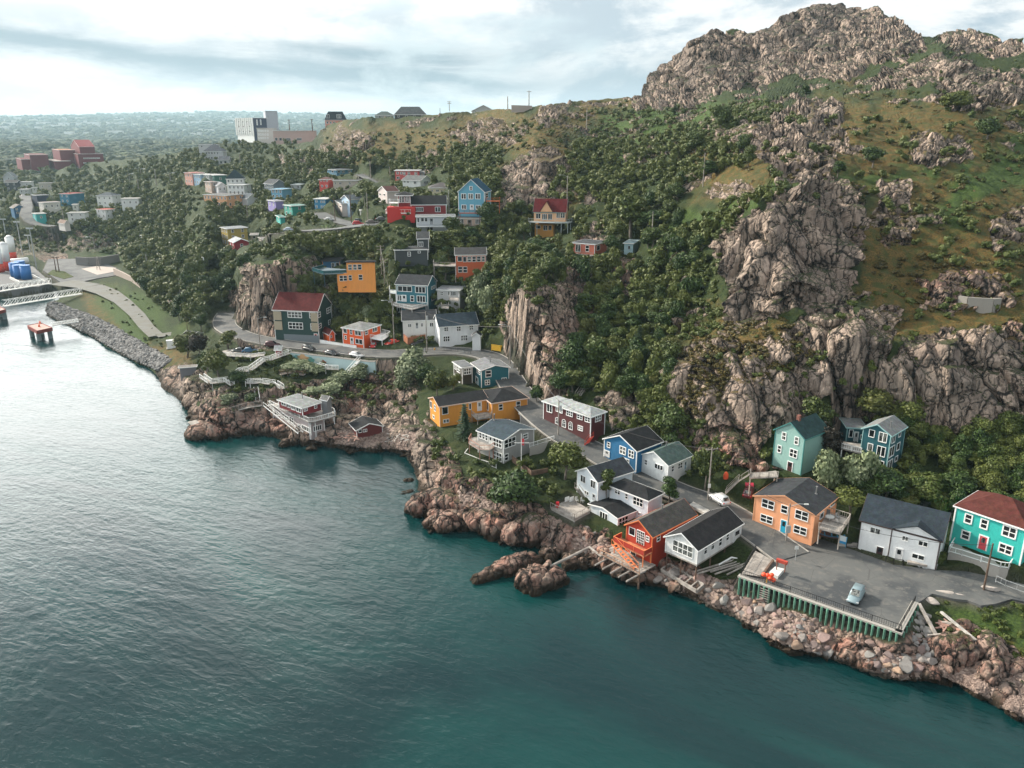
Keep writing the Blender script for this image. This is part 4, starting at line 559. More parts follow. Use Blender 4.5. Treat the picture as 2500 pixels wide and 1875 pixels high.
# rock areas (polygons), relief height in metres
def PG(s, off=(0, 0), k=1.0): 
 v = [float(t) for t in s.split()]; return [(off[0] + v[i] * k, off[1] + v[i + 1] * k) for i in range(0, len(v), 2)]
DK = 2500 / 2212.0
ROCK = [(PG(s, (0, 0), DK), a) for s, a in [
 ('1382 225 1400 185 1450 125 1510 72 1600 60 1650 70 1690 28 1760 0 1840 8 1900 18 1945 40 1990 80 2010 110 1900 150 1800 165 1700 160 1640 190 1560 200 1480 235', 3.0),
 ('2000 78 2060 58 2110 58 2150 75 2215 85 2215 110 2150 120 2080 112', 1.6),
 ('1855 180 1900 150 1960 130 2060 128 2130 150 2215 170 2215 215 2150 240 2090 245 2050 215 2000 190 1900 195', 2.0),
 ('1545 290 1620 265 1700 235 1780 215 1825 222 1830 260 1820 310 1740 360 1700 385 1660 365 1600 345 1560 330', 2.2),
 ('1660 370 1740 350 1800 340 1800 390 1700 400', 1.4), ('1960 300 2020 290 2090 300 2100 335 2040 365 1980 350', 1.6),
 ('1510 410 1600 388 1650 400 1620 425 1540 435', 1.0), ('1470 385 1520 375 1530 395 1470 405', .8), ('1350 330 1400 300 1425 310 1400 350 1350 355', 1.2),
 ('1075 440 1090 380 1120 335 1150 310 1200 320 1225 360 1215 430 1150 440 1110 450', 2.2), ('870 365 900 340 935 332 960 345 930 372', 1.0),
 ('1000 300 1020 270 1080 262 1140 270 1135 305 1070 320 1010 330', 1.6), ('1150 250 1190 225 1240 220 1230 245 1180 275', 1.2),
 ('700 320 740 290 780 285 800 305 770 330 720 345', 1.2), ('600 345 650 330 690 340 680 365 620 375', 1.0),
 ('485 755 490 690 500 640 520 590 550 565 610 555 690 560 710 600 700 650 660 680 610 700 605 755', 1.2),
 ('1080 850 1080 740 1085 690 1110 630 1220 605 1290 640 1275 720 1240 820 1190 870 1120 860', 1.5),
 ('1290 860 1330 835 1400 840 1420 880 1380 930 1330 925', 1.4), ('1320 575 1350 545 1380 560 1370 640 1330 660', 1.4), ('1430 660 1445 580 1480 530 1490 560 1465 650', 1.4),
 ('1545 530 1570 490 1620 460 1720 410 1780 395 1860 405 1870 440 1850 520 1840 640 1760 640 1700 660 1600 720 1565 715 1580 620', 2.6),
 ('1440 960 1450 860 1455 770 1480 745 1560 745 1660 740 1700 760 1690 850 1660 950 1650 1010 1560 990 1490 965', 2.6),
 ('1680 1000 1680 850 1700 720 1780 650 1850 640 1860 700 1780 860 1720 1000', 1.6),
 ('1800 870 1820 760 1850 660 1940 670 1930 760 1950 870 1880 900', 2.2), ('1930 860 1935 770 1950 735 2080 720 2150 700 2215 700 2215 905 2120 920 2060 940 1980 900', 2.4),
 ('1980 610 2060 590 2170 600 2190 660 2080 670 1990 665', 1.8), ('1890 470 1900 400 1960 390 1975 440 1960 520 1900 520', 1.6), ('2140 480 2215 440 2215 520 2150 530', 1.4),
 ('340 850 345 810 400 795 440 810 430 870 415 905 380 880', 1.2), ('405 960 415 900 430 830 520 840 640 830 760 800 840 780 900 830 910 940 880 990 700 975 590 945', 1.6),
 ('900 1010 905 930 930 905 960 960 990 1010 1060 1050 1190 1090 1200 1160 1080 1180 930 1160 880 1100', 1.8),
 ('1190 1120 1290 1140 1330 1180 1300 1240 1200 1180', .8), ('2010 1380 2060 1340 2180 1390 2215 1440 2160 1480 2080 1440', 1.0), ('150 510 250 500 260 545 120 560 20 555 20 520', 1.0)]]
GRASS = [(PG(s, (0, 0), DK), 1) for s in [
 '1260 330 1300 250 1400 235 1560 225 1640 215 1700 235 1640 260 1500 300 1400 320 1330 360', '1400 560 1450 480 1560 440 1640 420 1650 450 1540 500 1450 590', '2000 480 2060 380 2215 300 2215 400 2100 440 2060 520',
 '1640 400 1800 380 1960 370 2100 350 2100 372 1900 395 1700 415', '540 575 600 540 660 555 660 568 560 580', '690 480 800 500 800 540 700 510', '2015 1310 2080 1290 2215 1320 2215 1400 2080 1370',
 '170 555 280 515 300 560 180 565', '200 620 300 630 330 720 300 760 250 700', '270 620 340 640 370 700 400 720 360 740', '150 470 260 500 420 520 330 470 240 450']]
OCHRE = [(PG(s, (0, 0), DK), 1) for s in [
 '1560 470 1500 400 1480 330 1640 260 1850 190 2000 200 2215 240 2215 700 1900 760 1850 620 1880 420 1700 400', '700 300 900 262 1280 215 1380 215 1250 300 1230 420 1080 330 900 330 700 330',
 '1450 700 1560 680 1700 720 1750 760 1560 900 1500 880', '1480 380 1560 350 1600 400 1500 420', '180 630 260 640 290 720 300 770 220 700', '300 730 400 740 400 770 320 770', '2050 1340 2215 1360 2215 1470 2100 1400', '1900 640 2215 600 2215 760 1950 740']]
def polymask(x, y, polys, soft=14.0, wob=None):
 out = np.zeros(len(x))
 for pg, a in polys:
  p = np.array(pg); x0, y0 = p.min(0) - 40; x1, y1 = p.max(0) + 40
  I = np.where((x > x0) & (x < x1) & (y > y0) & (y < y1))[0]
  if not len(I): continue
  X, Yv = x[I], y[I]; ins = np.zeros(len(I), bool); dm = np.full(len(I), 1e9)
  for i in range(len(p)):
   ax, ay = p[i]; bx, by = p[(i + 1) % len(p)]
   c = (ay > Yv) != (by > Yv); xi = ax + (Yv - ay) * (bx - ax) / ((by - ay) if by != ay else 1e-9)
   ins ^= c & (X < xi); t = np.clip(((X - ax) * (bx - ax) + (Yv - ay) * (by - ay)) / ((bx - ax) ** 2 + (by - ay) ** 2 + 1e-9), 0, 1)
   dm = np.minimum(dm, np.hypot(X - ax - t * (bx - ax), Yv - ay - t * (by - ay)))
  s = np.where(ins, dm, -dm) + (wob[I] if wob is not None else 0)
  out[I] = np.maximum(out[I], a * np.clip(s / soft + .5, 0, 1))
 return out
# ------------------------------------------------------------------ roads and level places (survey px, height)
def R_(s): v = [float(t) for t in s.split()]; return [(v[i], v[i + 1], v[i + 2]) for i in range(0, len(v), 3)]
ROADS = [('road', 2.8, R_('1935 1360 4.05 1830 1285 4.7 1740 1232 5.2 1655 1200 5.7 1580 1168 6.1 1500 1130 6.8 1440 1095 7.4 1386 1068 8.0 1335 1030 8.7 1292 990 9.3 1257 945 9.9 1232 905 10.2 1212 880 10.4 1175 864 10.4 1100 856 10.2 1000 861 10.0 950 864 9.9 880 860 9.7 800 850 9.4 720 842 9.1 650 832 8.9 590 818 8.6 552 798 8.0 548 778 7.6 556 764 7.4')),
   ('road', 3.2, [(x, y, at_Y(x, y, Y)[2] / WS) for x, y, Y in ((670, 570, 236), (739, 563, 228), (800, 560, 224), (858, 553, 223), (931, 545, 224), (975, 543, 224), (1010, 548, 222))]),
   ('road', 3.0, [(x, y, at_Y(x, y, Y)[2] / WS) for x, y, Y in ((775, 520, 262), (810, 535, 254), (850, 545, 244), (880, 552, 232))]),
   ('lane', 2.6, [(x, y, at_Y(x, y, Y)[2] / WS) for x, y, Y in ((62, 478, 445), (66, 505, 415), (64, 525, 402), (85, 545, 392), (130, 552, 388))]),
   ('path', 1.6, [(x, y, at_Y(x, y, Y)[2] / WS) for x, y, Y in ((877, 425, 306), (900, 437, 296), (925, 450, 288), (950, 458, 284))])]
road_w = []
for nm, hw, pts in ROADS:
 P = [at_z(x, y, z) for x, y, z in pts]; out = []
 for i in range(len(P) - 1):
  p0, p1, p2, p3 = P[max(i - 1, 0)], P[i], P[i + 1], P[min(i + 2, len(P) - 1)]
  for t in np.linspace(0, 1, 7)[:-1]:
   out.append(.5 * ((2 * p1) + (-p0 + p2) * t + (2 * p0 - 5 * p1 + 4 * p2 - p3) * t * t + (-p0 + 3 * p1 - 3 * p2 + p3) * t ** 3))
 out.append(P[-1]); road_w.append((nm, hw * WS * .95, np.array(out)))
LOT_PX = [(1806, 1405), (1850, 1352), (1900, 1322), (1952, 1310), (2010, 1318), (2090, 1345), (2180, 1378), (2290, 1392), (2360, 1395), (2430, 1410), (2560, 1440), (2560, 1482), (2470, 1462), (2430, 1474), (2395, 1478), (2362, 1465), (2330, 1462), (2276, 1449), (2238, 1474), (2198, 1545)]
LOT = np.array([at_z(x, y, 4.0) for x, y in LOT_PX]); LOTZ = 4.0 * WS
QUAY_PX = [(118, 632), (235, 632), (285, 655), (285, 672), (235, 680), (190, 690), (150, 690), (105, 660)]
QUAY = np.array([at_z(x, y, 3.6) for x, y in QUAY_PX])
DOCK = np.array([at_z(x, y, 3.6) for x, y in [(-300, 650), (80, 650), (125, 690), (95, 700), (-300, 700)]])
def carve_seg(V, A, B, hw, soft, drop):
 lo, hi = np.minimum(A, B)[:2] - hw - soft, np.maximum(A, B)[:2] + hw + soft
 I = np.where((V[:, 0] > lo[0]) & (V[:, 0] < hi[0]) & (V[:, 1] > lo[1]) & (V[:, 1] < hi[1]))[0]
 if not len(I): return I, None, None
 d = B[:2] - A[:2]; t = np.clip(((V[I, :2] - A[:2]) @ d) / (d @ d + 1e-9), 0, 1); q = A[:2] + t[:, None] * d
 return I, np.hypot(*(V[I, :2] - q).T), A[2] + t * (B[2] - A[2]) - drop
def inpoly(X, Y, P):
 ins = np.zeros(len(X), bool)
 for i in range(len(P)):
  ax, ay = P[i][:2]; bx, by = P[(i + 1) % len(P)][:2]
  if ay == by: continue
  ins ^= ((ay > Y) != (by > Y)) & (X < ax + (Y - ay) * (bx - ax) / (by - ay))
 return ins
def polydist(X, Y, P):
 d = np.full(len(X), 1e9)
 for i in range(len(P)):
  a = np.asarray(P[i][:2]); b = np.asarray(P[(i + 1) % len(P)][:2]); e = b - a
  t = np.clip(((X - a[0]) * e[0] + (Y - a[1]) * e[1]) / (e @ e + 1e-9), 0, 1); d = np.minimum(d, np.hypot(X - a[0] - t * e[0], Y - a[1] - t * e[1]))
 return d
def build_land():
 xs = np.concatenate([np.arange(-330, -10, 8), np.arange(-10, 2510, 3.1), np.arange(2510, 2860, 8)]); NY = 520
 sk = np.interp(xs, skx, sky_); V0 = np.linspace(0, 1, NY) ** 0.92
 X = np.repeat(xs[None], NY, 0); Y = 1930 + (sk[None] - 1930) * V0[:, None]
 G = tpts(X.ravel(), Y.ravel()).reshape(NY, len(xs), 3)
 # screen masks belong to places on the ground: stored per vertex
 x, y = X.ravel(), Y.ravel(); P = G.reshape(-1, 3)
 wob = fbm(np.c_[x / 38, y / 38, x * 0], 4, 11) * 17
 rock = polymask(x, y, ROCK, 12, wob); rk = np.clip(rock, 0, 1)
 # more small outcrops on the steep open hill
 outc = np.clip((fbm(P / 14.0, 4, 5) - 0.42) * 4, 0, 1) * (x > 1380) * (y < 900)
 outc = np.maximum(outc, np.clip((fbm(P / 11.0, 3, 45) - 0.42) * 4, 0, 1) * (y < 380) * (x > 700))
 rock = np.maximum(rock, outc * 1.0); rk = np.maximum(rk, outc * .9)
 shorez = np.clip((3.4 - P[:, 2] + fbm(P / 5.0, 3, 9) * 1.2) / 1.6, 0, 1) * (x > 380); rk = np.maximum(rk, shorez); rock = np.maximum(rock, shorez * .9)
 grass = polymask(x, y, GRASS, 26, wob * 1.3); ochre = polymask(x, y, OCHRE, 50, wob * 2.4)
 # normals of the smooth sheet
 gx = np.gradient(G, axis=1); gy = np.gradient(G, axis=0); N = np.cross(gx, gy); N /= np.linalg.norm(N, axis=2, keepdims=True) + 1e-9
 N = N.reshape(-1, 3)
 # relief: joint-bounded blocks in rock, hummocks elsewhere
 I = np.where(rock > 0.02)[0]; Q = P[I]; a = rock[I]
 wv = np.c_[vnoise(Q / 6.0, 1), vnoise(Q / 6.0, 2), vnoise(Q / 6.0, 3)] * 1.6
 tilt = Q @ np.array([[1, 0, 0], [0, 1, 0], [.28, .12, 1.0]])
 f1, f2, c1, t1 = voro((tilt + wv) / np.array([6.5, 6.5, 20.0]), 21); g1, g2, c2, t2 = voro((tilt + wv) / np.array([2.4, 2.4, 7.0]), 31); h1, h2, c3, t3 = voro((tilt + wv * .5) / np.array([.9, .9, 2.1]), 35)
 near = np.clip(1.6 - np.linalg.norm(Q - CAMP, axis=1) / 420, .25, 1)
 but = 1 - np.abs(vnoise(Q / np.array([10., 10., 50.]), 47)) * 2; big_ = np.clip((Q[:, 2] - 8) / 8, 0, 1) * np.clip(a - 1.2, 0, 1.2) / a
 am = np.minimum(a, 1.25); fs_ = np.where(Q[:, 1] > 330, 1.5, 1.0)
 disp = (c1 - .5) * .8 * am + t1 * 3.0 * am + (np.clip((f2 - f1) * 2.6, 0, 1) - .8) * 1.3 * am + ((np.clip((g2 - g1) * 3.0, 0, 1) - .8) * .32 + t2 * 1.0) * near + t3 * .15 * near + fbm(Q / 18.0, 3, 41) * 1.0 * am + fbm(Q / 2.4, 3, 43) * .12 + (but - .35) * 5.5 * big_ + .5 * a
 D = np.zeros(len(P)); D[I] = disp * np.minimum(1, a * 1.3) * np.clip(Q[:, 2] + 2.5, 0, 3) / 3
 J = np.where(rock <= 0.4)[0]; D[J] += (fbm(P[J] / 7.0, 4, 51) * .55 + np.abs(vnoise(P[J] / 2.2, 55)) * .35) * (1 - rk[J]) * np.clip((P[J, 2] - 3.5) / 3, 0, 1)
 dist = np.linalg.norm(P - CAMP, axis=1)
 low = (np.abs(x - 250) < 200) & (y > 590) & (P[:, 2] < 7); D[low] *= .25
 N = N * np.where(N[:, 2] < 0, -1, 1)[:, None]; Nh = N * np.array([1, 1, .30]); Nh /= np.maximum(np.linalg.norm(Nh, axis=1, keepdims=True), .35)
 V = P + (N * (1 - rk[:, None]) + Nh * rk[:, None]) * D[:, None]
 # sea bed falls away
 # roads, lot, quay and house platforms are cut into the sheet
 flat = np.zeros(len(V))
 for nm, hw, RP in road_w:
  best = np.full(len(V), 1e9); zz = np.zeros(len(V))
  for i in range(len(RP) - 1):
   I, d, z = carve_seg(V, RP[i], RP[i + 1], hw + .3, 2.0, .25)
   if d is None: continue
   m = d < best[I]; best[I[m]] = d[m]; zz[I[m]] = z[m]
  w = np.clip(1 - (best - hw - .5) / 1.5, 0, 1); w = w * w * (3 - 2 * w); M = w > 0
  V[M, 2] = V[M, 2] * (1 - w[M]) + zz[M] * w[M]; flat = np.maximum(flat, np.clip(1 - (best - hw - .2) / 1.0, 0, 1))
 for poly, z in ((np.array([at_z(*n('I', *p), 4.0) for p in ((415, 1500), (675, 1625), (850, 1530), (640, 1400))]), 3.8 * WS), (LOT, LOTZ), (QUAY, 3.6 * WS), (DOCK, 3.6 * WS)):
  lo, hi = poly.min(0) - 6, poly.max(0) + 6
  I = np.where((V[:, 0] > lo[0]) & (V[:, 0] < hi[0]) & (V[:, 1] > lo[1]) & (V[:, 1] < hi[1]))[0]
  if not len(I): continue
  ins = inpoly(V[I, 0], V[I, 1], poly); d = polydist(V[I, 0], V[I, 1], poly); d = np.where(ins, -d, d)
  w = np.clip(1 - (d + .2) / 1.6, 0, 1); V[I, 2] = V[I, 2] * (1 - w) + (z - .3) * w; flat[I] = np.maximum(flat[I], w)
  wall = (d < .8) & (poly is LOT); V[I[wall], 2] = np.minimum(V[I[wall], 2], z - .3)
 # the shore below the fender wall
 for s in HS:
  for q in [s] + s.get('v', []):
   f = q['fit']; c = f['P'] + f['ex'] * f['W'] / 2 + f['ey'] * f['D'] / 2; r = math.hypot(f['W'], f['D']) / 2 + 3
   I = np.where(np.hypot(V[:, 0] - c[0], V[:, 1] - c[1]) < r)[0]
   if not len(I): continue
   dd = V[I] - f['P']; a = dd @ f['ex']; b = dd @ f['ey']
   d = np.maximum(np.maximum(-a, a - f['W']), np.maximum(-b, b - f['D']))
   if q.get('stilts'): continue
   w = np.clip(1 - (d - .6) / 2.0, 0, 1); tz = f['P'][2] - .12
   back = np.clip(np.maximum(a / f['W'], b / f['D']), 0, 1)
   V[I, 2] = np.where(V[I, 2] > tz, V[I, 2] * (1 - w) + tz * w, V[I, 2]); 
 # rows behind the skyline fall away
 G2 = V.reshape(NY, len(xs), 3); last = G2[-1]; ext = []
 dirv = last - CAMP; dirv[:, 2] = 0; dirv /= np.linalg.norm(dirv, axis=1, keepdims=True)
 for k, (r, dz) in enumerate(((3, -.6), (8, -2.5), (16, -6), (30, -13), (55, -26), (95, -44), (160, -66))):
  e = last + dirv * r * 1.4; e[:, 2] = np.maximum(last[:, 2] + dz + fbm(e / 12, 3, 77) * 1.0, 4.0 - k * .4 - (3 if k == 6 else 0)); ext.append(e)
 G2 = np.concatenate([G2, np.array(ext)]); ny, nx = G2.shape[:2]
 idx = np.arange(ny * nx).reshape(ny, nx); Fq = np.stack([idx[:-1, :-1], idx[:-1, 1:], idx[1:, 1:], idx[1:, :-1]], -1).reshape(-1, 4)
 Vf = G2.reshape(-1, 3); keep = (Vf[Fq][:, :, 2].max(1) > -2.6); Fq = Fq[keep]
 used = np.unique(Fq); mp = np.zeros(len(Vf), np.int64); mp[used] = np.arange(len(used)); Fq = mp[Fq]
 def extend(a): a = a.reshape(NY, nx); return np.concatenate([a, np.repeat(a[-1:], len(ext), 0)]).reshape(-1)[used]
 me = fastmesh('hillside', Vf[used], Fq, land_mat(), False)
 red = np.clip((fbm(P / 22.0, 3, 61) + .25 + (y - 900) / 900), 0, 1) * (y > 420)
 for nm, a in (('rock', rk * (1 - flat)), ('grass', grass), ('ochre', ochre), ('redness', red), ('paved', flat)):
  at = me.attributes.new(nm, 'FLOAT', 'POINT'); at.data.foreach_set('value', extend(a).astype(np.float32))
 o = link(bpy.data.objects.new('hillside', me)); o['kind'] = 'structure'
 return o, V.reshape(NY, len(xs), 3), xs, sk
def land_mat():
 m, w, b = newmat('hillside_ground'); geo = w.add('ShaderNodeNewGeometry'); pos = geo.outputs['Position']
 def at(nm): return w.add('ShaderNodeAttribute', attribute_name=nm).outputs['Fac']
 sep = w.add('ShaderNodeSeparateXYZ'); w.l.new(geo.outputs['Normal'], sep.inputs[0]); nz = sep.outputs[2]
 sp = w.add('ShaderNodeSeparateXYZ'); w.l.new(pos, sp.inputs[0])
 big = w.noise(pos, .06, 4, .6); med = w.noise(pos, .45, 6, .65); fin = w.noise(pos, 2.6, 6, .7); vfin = w.noise(pos, 9, 4, .7)
 ver = w.noise(w.scale(pos, (1, 1, .16), (.25, .1, 0)), 1.5, 7, .7); crack = w.add('ShaderNodeTexVoronoi', feature='DISTANCE_TO_EDGE', i_Scale=.5, i_Randomness=1.0)
 wp = w.add('ShaderNodeVectorMath', operation='ADD'); w.l.new(w.scale(pos, (1, 1, .24), (.22, .1, 0)), wp.inputs[0])
 nc = w.add('ShaderNodeTexNoise', i_Scale=.9, i_Detail=4); w.l.new(pos, nc.inputs['Vector']); sc = w.add('ShaderNodeVectorMath', operation='SCALE', i_Scale=1.1); w.l.new(nc.outputs[1], sc.inputs[0]); w.l.new(sc.outputs[0], wp.inputs[1])
 w.l.new(wp.outputs[0], crack.inputs['Vector'])
 # rock
 r1 = w.mix(w.ramp(ver, .3, .6), (0.075, 0.06, 0.05), (0.44, 0.34, 0.27)); r2 = w.mix(w.ramp(ver, .3, .62), (0.06, 0.03, 0.026), (0.44, 0.225, 0.17))
 rc = w.mix(w.math('MULTIPLY', at('redness'), w.ramp(med, .3, .6)), r1, r2)
 rc = w.mix(w.math('MULTIPLY', w.ramp(fin, .5, .7), .5), rc, (0.38, 0.30, 0.24)); rc = w.mix(w.math('MULTIPLY', w.ramp(big, .5, .62), .45), rc, (0.13, 0.115, 0.10))
 vc = w.add('ShaderNodeTexVoronoi', i_Scale=.36); w.l.new(wp.outputs[0], vc.inputs['Vector']); sv = w.add('ShaderNodeSeparateColor'); w.l.new(vc.outputs['Color'], sv.inputs[0])
 c2 = w.add('ShaderNodeTexVoronoi', feature='DISTANCE_TO_EDGE', i_Scale=.15); w.l.new(wp.outputs[0], c2.inputs['Vector'])
 rc = w.mix(w.math('MULTIPLY', w.ramp(sv.outputs[0], .4, .9), .42), rc, (0.055, 0.043, 0.04)); rc = w.mix(w.math('MULTIPLY', w.ramp(sv.outputs[1], .6, 1.0), .4), rc, (0.35, 0.27, 0.23))
 rc = w.mix(w.ramp(crack.outputs['Distance'], .06, 0.0), rc, (0.02, 0.017, 0.015)); rc = w.mix(w.ramp(c2.outputs['Distance'], .055, 0.0), rc, (0.012, 0.011, 0.01))
 wet = w.ramp(w.math('ADD', sp.outputs[2], w.math('MULTIPLY', med, 1.6)), 3.4, 1.3); rc = w.mix(wet, rc, (0.028, 0.02, 0.012))
 # vegetation
 g1 = w.mix(w.ramp(fin, .3, .7), (0.010, 0.021, 0.006), (0.04, 0.062, 0.014)); g1 = w.mix(w.ramp(med, .45, .7), g1, (0.045, 0.055, 0.015))
 g2 = w.mix(w.ramp(fin, .3, .7), (0.025, 0.05, 0.011), (0.075, 0.12, 0.022))
 oc = w.mix(w.ramp(fin, .32, .66), (0.03, 0.03, 0.009), (0.19, 0.115, 0.028)); oc = w.mix(w.ramp(med, .42, .62), oc, (0.05, 0.065, 0.016)); oc = w.mix(w.math('MULTIPLY', w.ramp(vfin, .5, .7), .5), oc, (0.30, 0.21, 0.09))
 gc = w.mix(at('ochre'), g1, oc); gc = w.mix(at('grass'), gc, g2)
 # soil and moss settle on the flatter parts of the rock
 mossy = w.math('MULTIPLY', w.ramp(w.math('ADD', nz, w.math('MULTIPLY', w.math('SUBTRACT', fin, .5), .7)), .84, .95), w.ramp(med, .30, .46))
 mossy = w.math('MULTIPLY', mossy, w.ramp(sp.outputs[2], 3.0, 6.0))
 fac = w.math('MULTIPLY', w.ramp(w.math('ADD', at('rock'), w.math('MULTIPLY', w.math('SUBTRACT', med, .5), .5)), .35, .6), w.math('SUBTRACT', 1.0, w.math('MULTIPLY', mossy, .85)), clamp=True)
 col = w.mix(fac, gc, rc); col = w.mix(w.math('MULTIPLY', at('paved'), w.ramp(fin, .25, .55)), col, (0.11, 0.10, 0.085))
 w.l.new(col, b.inputs['Base Color']); b.inputs['Roughness'].default_value = .92; b.inputs['Specular IOR Level'].default_value = .25
 hgt = w.math('ADD', w.math('MULTIPLY', w.ramp(crack.outputs['Distance'], 0, .14), .7), w.math('ADD', w.math('MULTIPLY', ver, .8), w.math('ADD', w.math('MULTIPLY', fin, .45), w.math('MULTIPLY', w.ramp(c2.outputs['Distance'], 0, .12), .8))))
 gh = w.math('ADD', fin, w.math('MULTIPLY', vfin, .5)); mxh = w.n.new('ShaderNodeMix'); w.l.new(fac, mxh.inputs[0]); w.l.new(gh, mxh.inputs[2]); w.l.new(hgt, mxh.inputs[3])
 bp = w.add('ShaderNodeBump', i_Strength=1.0, i_Distance=.42); w.l.new(mxh.outputs[0], bp.inputs['Height']); w.l.new(bp.outputs[0], b.inputs['Normal'])
 return m
land, LV, LXS, LSK = build_land()
LFLAT = LV.reshape(-1, 3)
def asphalt():
 m, w, b = newmat('asphalt'); pos = w.add('ShaderNodeNewGeometry').outputs['Position']
 n1 = w.noise(pos, .12, 4, .6); n2 = w.noise(pos, .9, 5, .65); n3 = w.noise(pos, 14, 3, .7)
 c = w.mix(w.ramp(n1, .4, .62), (0.045, 0.05, 0.055), (0.12, 0.122, 0.118)); c = w.mix(w.math('MULTIPLY', w.ramp(n2, .5, .66), .7), c, (0.17, 0.16, 0.145)); c = w.mix(w.math('MULTIPLY', n3, .5), c, (0.045, 0.05, 0.053))
 v = w.add('ShaderNodeTexVoronoi', feature='DISTANCE_TO_EDGE', i_Scale=.16); w.l.new(pos, v.inputs['Vector']); c = w.mix(w.math('MULTIPLY', w.ramp(v.outputs['Distance'], .009, 0), .4), c, (0.03, .03, .03))
 w.l.new(c, b.inputs['Base Color']); b.inputs['Roughness'].default_value = .82
 bp = w.add('ShaderNodeBump', i_Strength=.3, i_Distance=.02); w.l.new(n3, bp.inputs['Height']); w.l.new(bp.outputs[0], b.inputs['Normal']); return m
ASPH = asphalt()
def gravelm():
 m, w, b = newmat('gravel'); pos = w.add('ShaderNodeNewGeometry').outputs['Position']; n1 = w.noise(pos, .25, 5, .7); n3 = w.noise(pos, 7, 4, .7)
 c = w.mix(w.ramp(n1, .35, .65), (0.16, 0.15, 0.11), (0.2, 0.205, 0.2)); w.l.new(w.mix(n3, c, (0.1, .1, .09)), b.inputs['Base Color']); b.inputs['Roughness'].default_value = .9; return m
CONC = plain((0.36, 0.34, 0.31), .85, 0, 'concrete')
for nm, hw, RP in road_w:
 mb = MB(); T = np.gradient(RP, axis=0)[:, :2]; T /= np.linalg.norm(T, axis=1, keepdims=True); Nn = np.c_[-T[:, 1], T[:, 0]]
 k = MB(); vs = []
 for p, q in zip(RP, Nn):
  for s in (-1, -.5, 0, .5, 1): vs.append((p[0] + q[0] * hw * s, p[1] + q[1] * hw * s, p[2] + .02 - abs(s) * .04 + (.06 if nm == 'road' else 0)))
 fs = [(i * 5 + j, i * 5 + j + 1, i * 5 + j + 6, i * 5 + j + 5) for i in range(len(RP) - 1) for j in range(4)]
 mb.add(vs, [f[::-1] for f in fs]); o = mb.build(nm, ASPH, smooth=True); o['kind'] = 'structure'
 if nm == 'road' and len(RP) > 60:
  for s in (-1, 1):
   for i in range(0, len(RP) - 1):
    a = RP[i] + np.array([*(Nn[i] * s * (hw + .08)), 0]); c = RP[i + 1] + np.array([*(Nn[i + 1] * s * (hw + .08)), 0]); k.bar(a + [0, 0, 0], c + [0, 0, 0], .16, .3)
  kk = k.build('kerb', CONC); kk['kind'] = 'structure'
mb = MB(); mb.prism([p[:2] for p in LOT], LOTZ - .6, LOTZ); o = mb.build('parking_lot', ASPH); o['kind'] = 'structure'
mb = MB(); mb.prism([p[:2] for p in QUAY], 3.6 * WS - .5, 3.6 * WS + .02); o = mb.build('yard', ASPH); o['kind'] = 'structure'
mb = MB(); mb.prism([p[:2] for p in DOCK], 3.6 * WS - 5.5, 3.6 * WS + .03); o = mb.build('quay', plain((.13, .13, .13), .85, 0, 'dark_concrete')); o['kind'] = 'structure'
# gravel track over the flat
GT = [at_z(x, y, 3.55) for x, y in ((150, 690), (220, 700), (262, 715), (300, 738), (335, 770), (358, 800), (382, 822), (430, 815))]
mb = MB(); 
for i in range(len(GT) - 1):
 a, c = GT[i], GT[i + 1]; d = (c - a)[:2]; d /= np.linalg.norm(d); nn = np.array([-d[1], d[0]]); w0 = (13, 11, 9, 6.5, 5.5, 5, 5, 5)[i] / 2; w1 = (11, 9, 6.5, 5.5, 5, 5, 5, 5)[i] / 2
 mb.add([(a[0] - nn[0] * w0, a[1] - nn[1] * w0, a[2] + .3 + i * .006), (a[0] + nn[0] * w0, a[1] + nn[1] * w0, a[2] + .3 + i * .006), (c[0] + nn[0] * w1, c[1] + nn[1] * w1, c[2] + .3 + i * .006), (c[0] - nn[0] * w1, c[1] - nn[1] * w1, c[2] + .3 + i * .006)], [(0, 3, 2, 1)])
o = mb.build('gravel_track', gravelm()); o['kind'] = 'structure'
# ------------------------------------------------------------------ the sea
def sea_mat():
 m, w, b = newmat('sea_water'); pos = w.add('ShaderNodeNewGeometry').outputs['Position']
 p1 = w.scale(pos, (1, 1, 1), (0, 0, .5)); n0 = w.noise(w.scale(p1, (.5, 1, 1)), .95, 5, .6, .3); n1 = w.noise(w.scale(p1, (.45, 1, 1)), .22, 4, .55, .4); n2 = w.noise(w.scale(p1, (.4, 1, 1)), .03, 4, .6, 1.0)
 h = w.math('ADD', w.math('MULTIPLY', n0, .30), w.math('MULTIPLY', n1, .5))
 bp = w.add('ShaderNodeBump', i_Distance=.55); w.l.new(w.math('MULTIPLY_ADD', w.ramp(n2, .35, .65), .35, .5), bp.inputs['Strength']); w.l.new(h, bp.inputs['Height']); w.l.new(bp.outputs[0], b.inputs['Normal'])
 c = w.mix(w.ramp(n2, .35, .7), (0.0015, 0.019, 0.022), (0.003, 0.038, 0.037)); w.l.new(c, b.inputs['Base Color'])
 b.inputs['Roughness'].default_value = .12; b.inputs['IOR'].default_value = 1.333; return m
mb = MB(); mb.add([(-2500, -300, 0), (1500, -300, 0), (1500, 900, 0), (-2500, 900, 0)], [(0, 1, 2, 3)]); o = mb.build('sea', sea_mat()); o['kind'] = 'structure'
mb = MB(); mb.add([(-2500, -300, -7), (1500, -300, -7), (1500, 900, -7), (-2500, 900, -7)], [(0, 1, 2, 3)]); o = mb.build('sea_bed', plain((0.02, .03, .03), .9, 0, 'sea_bed')); o['kind'] = 'structure'
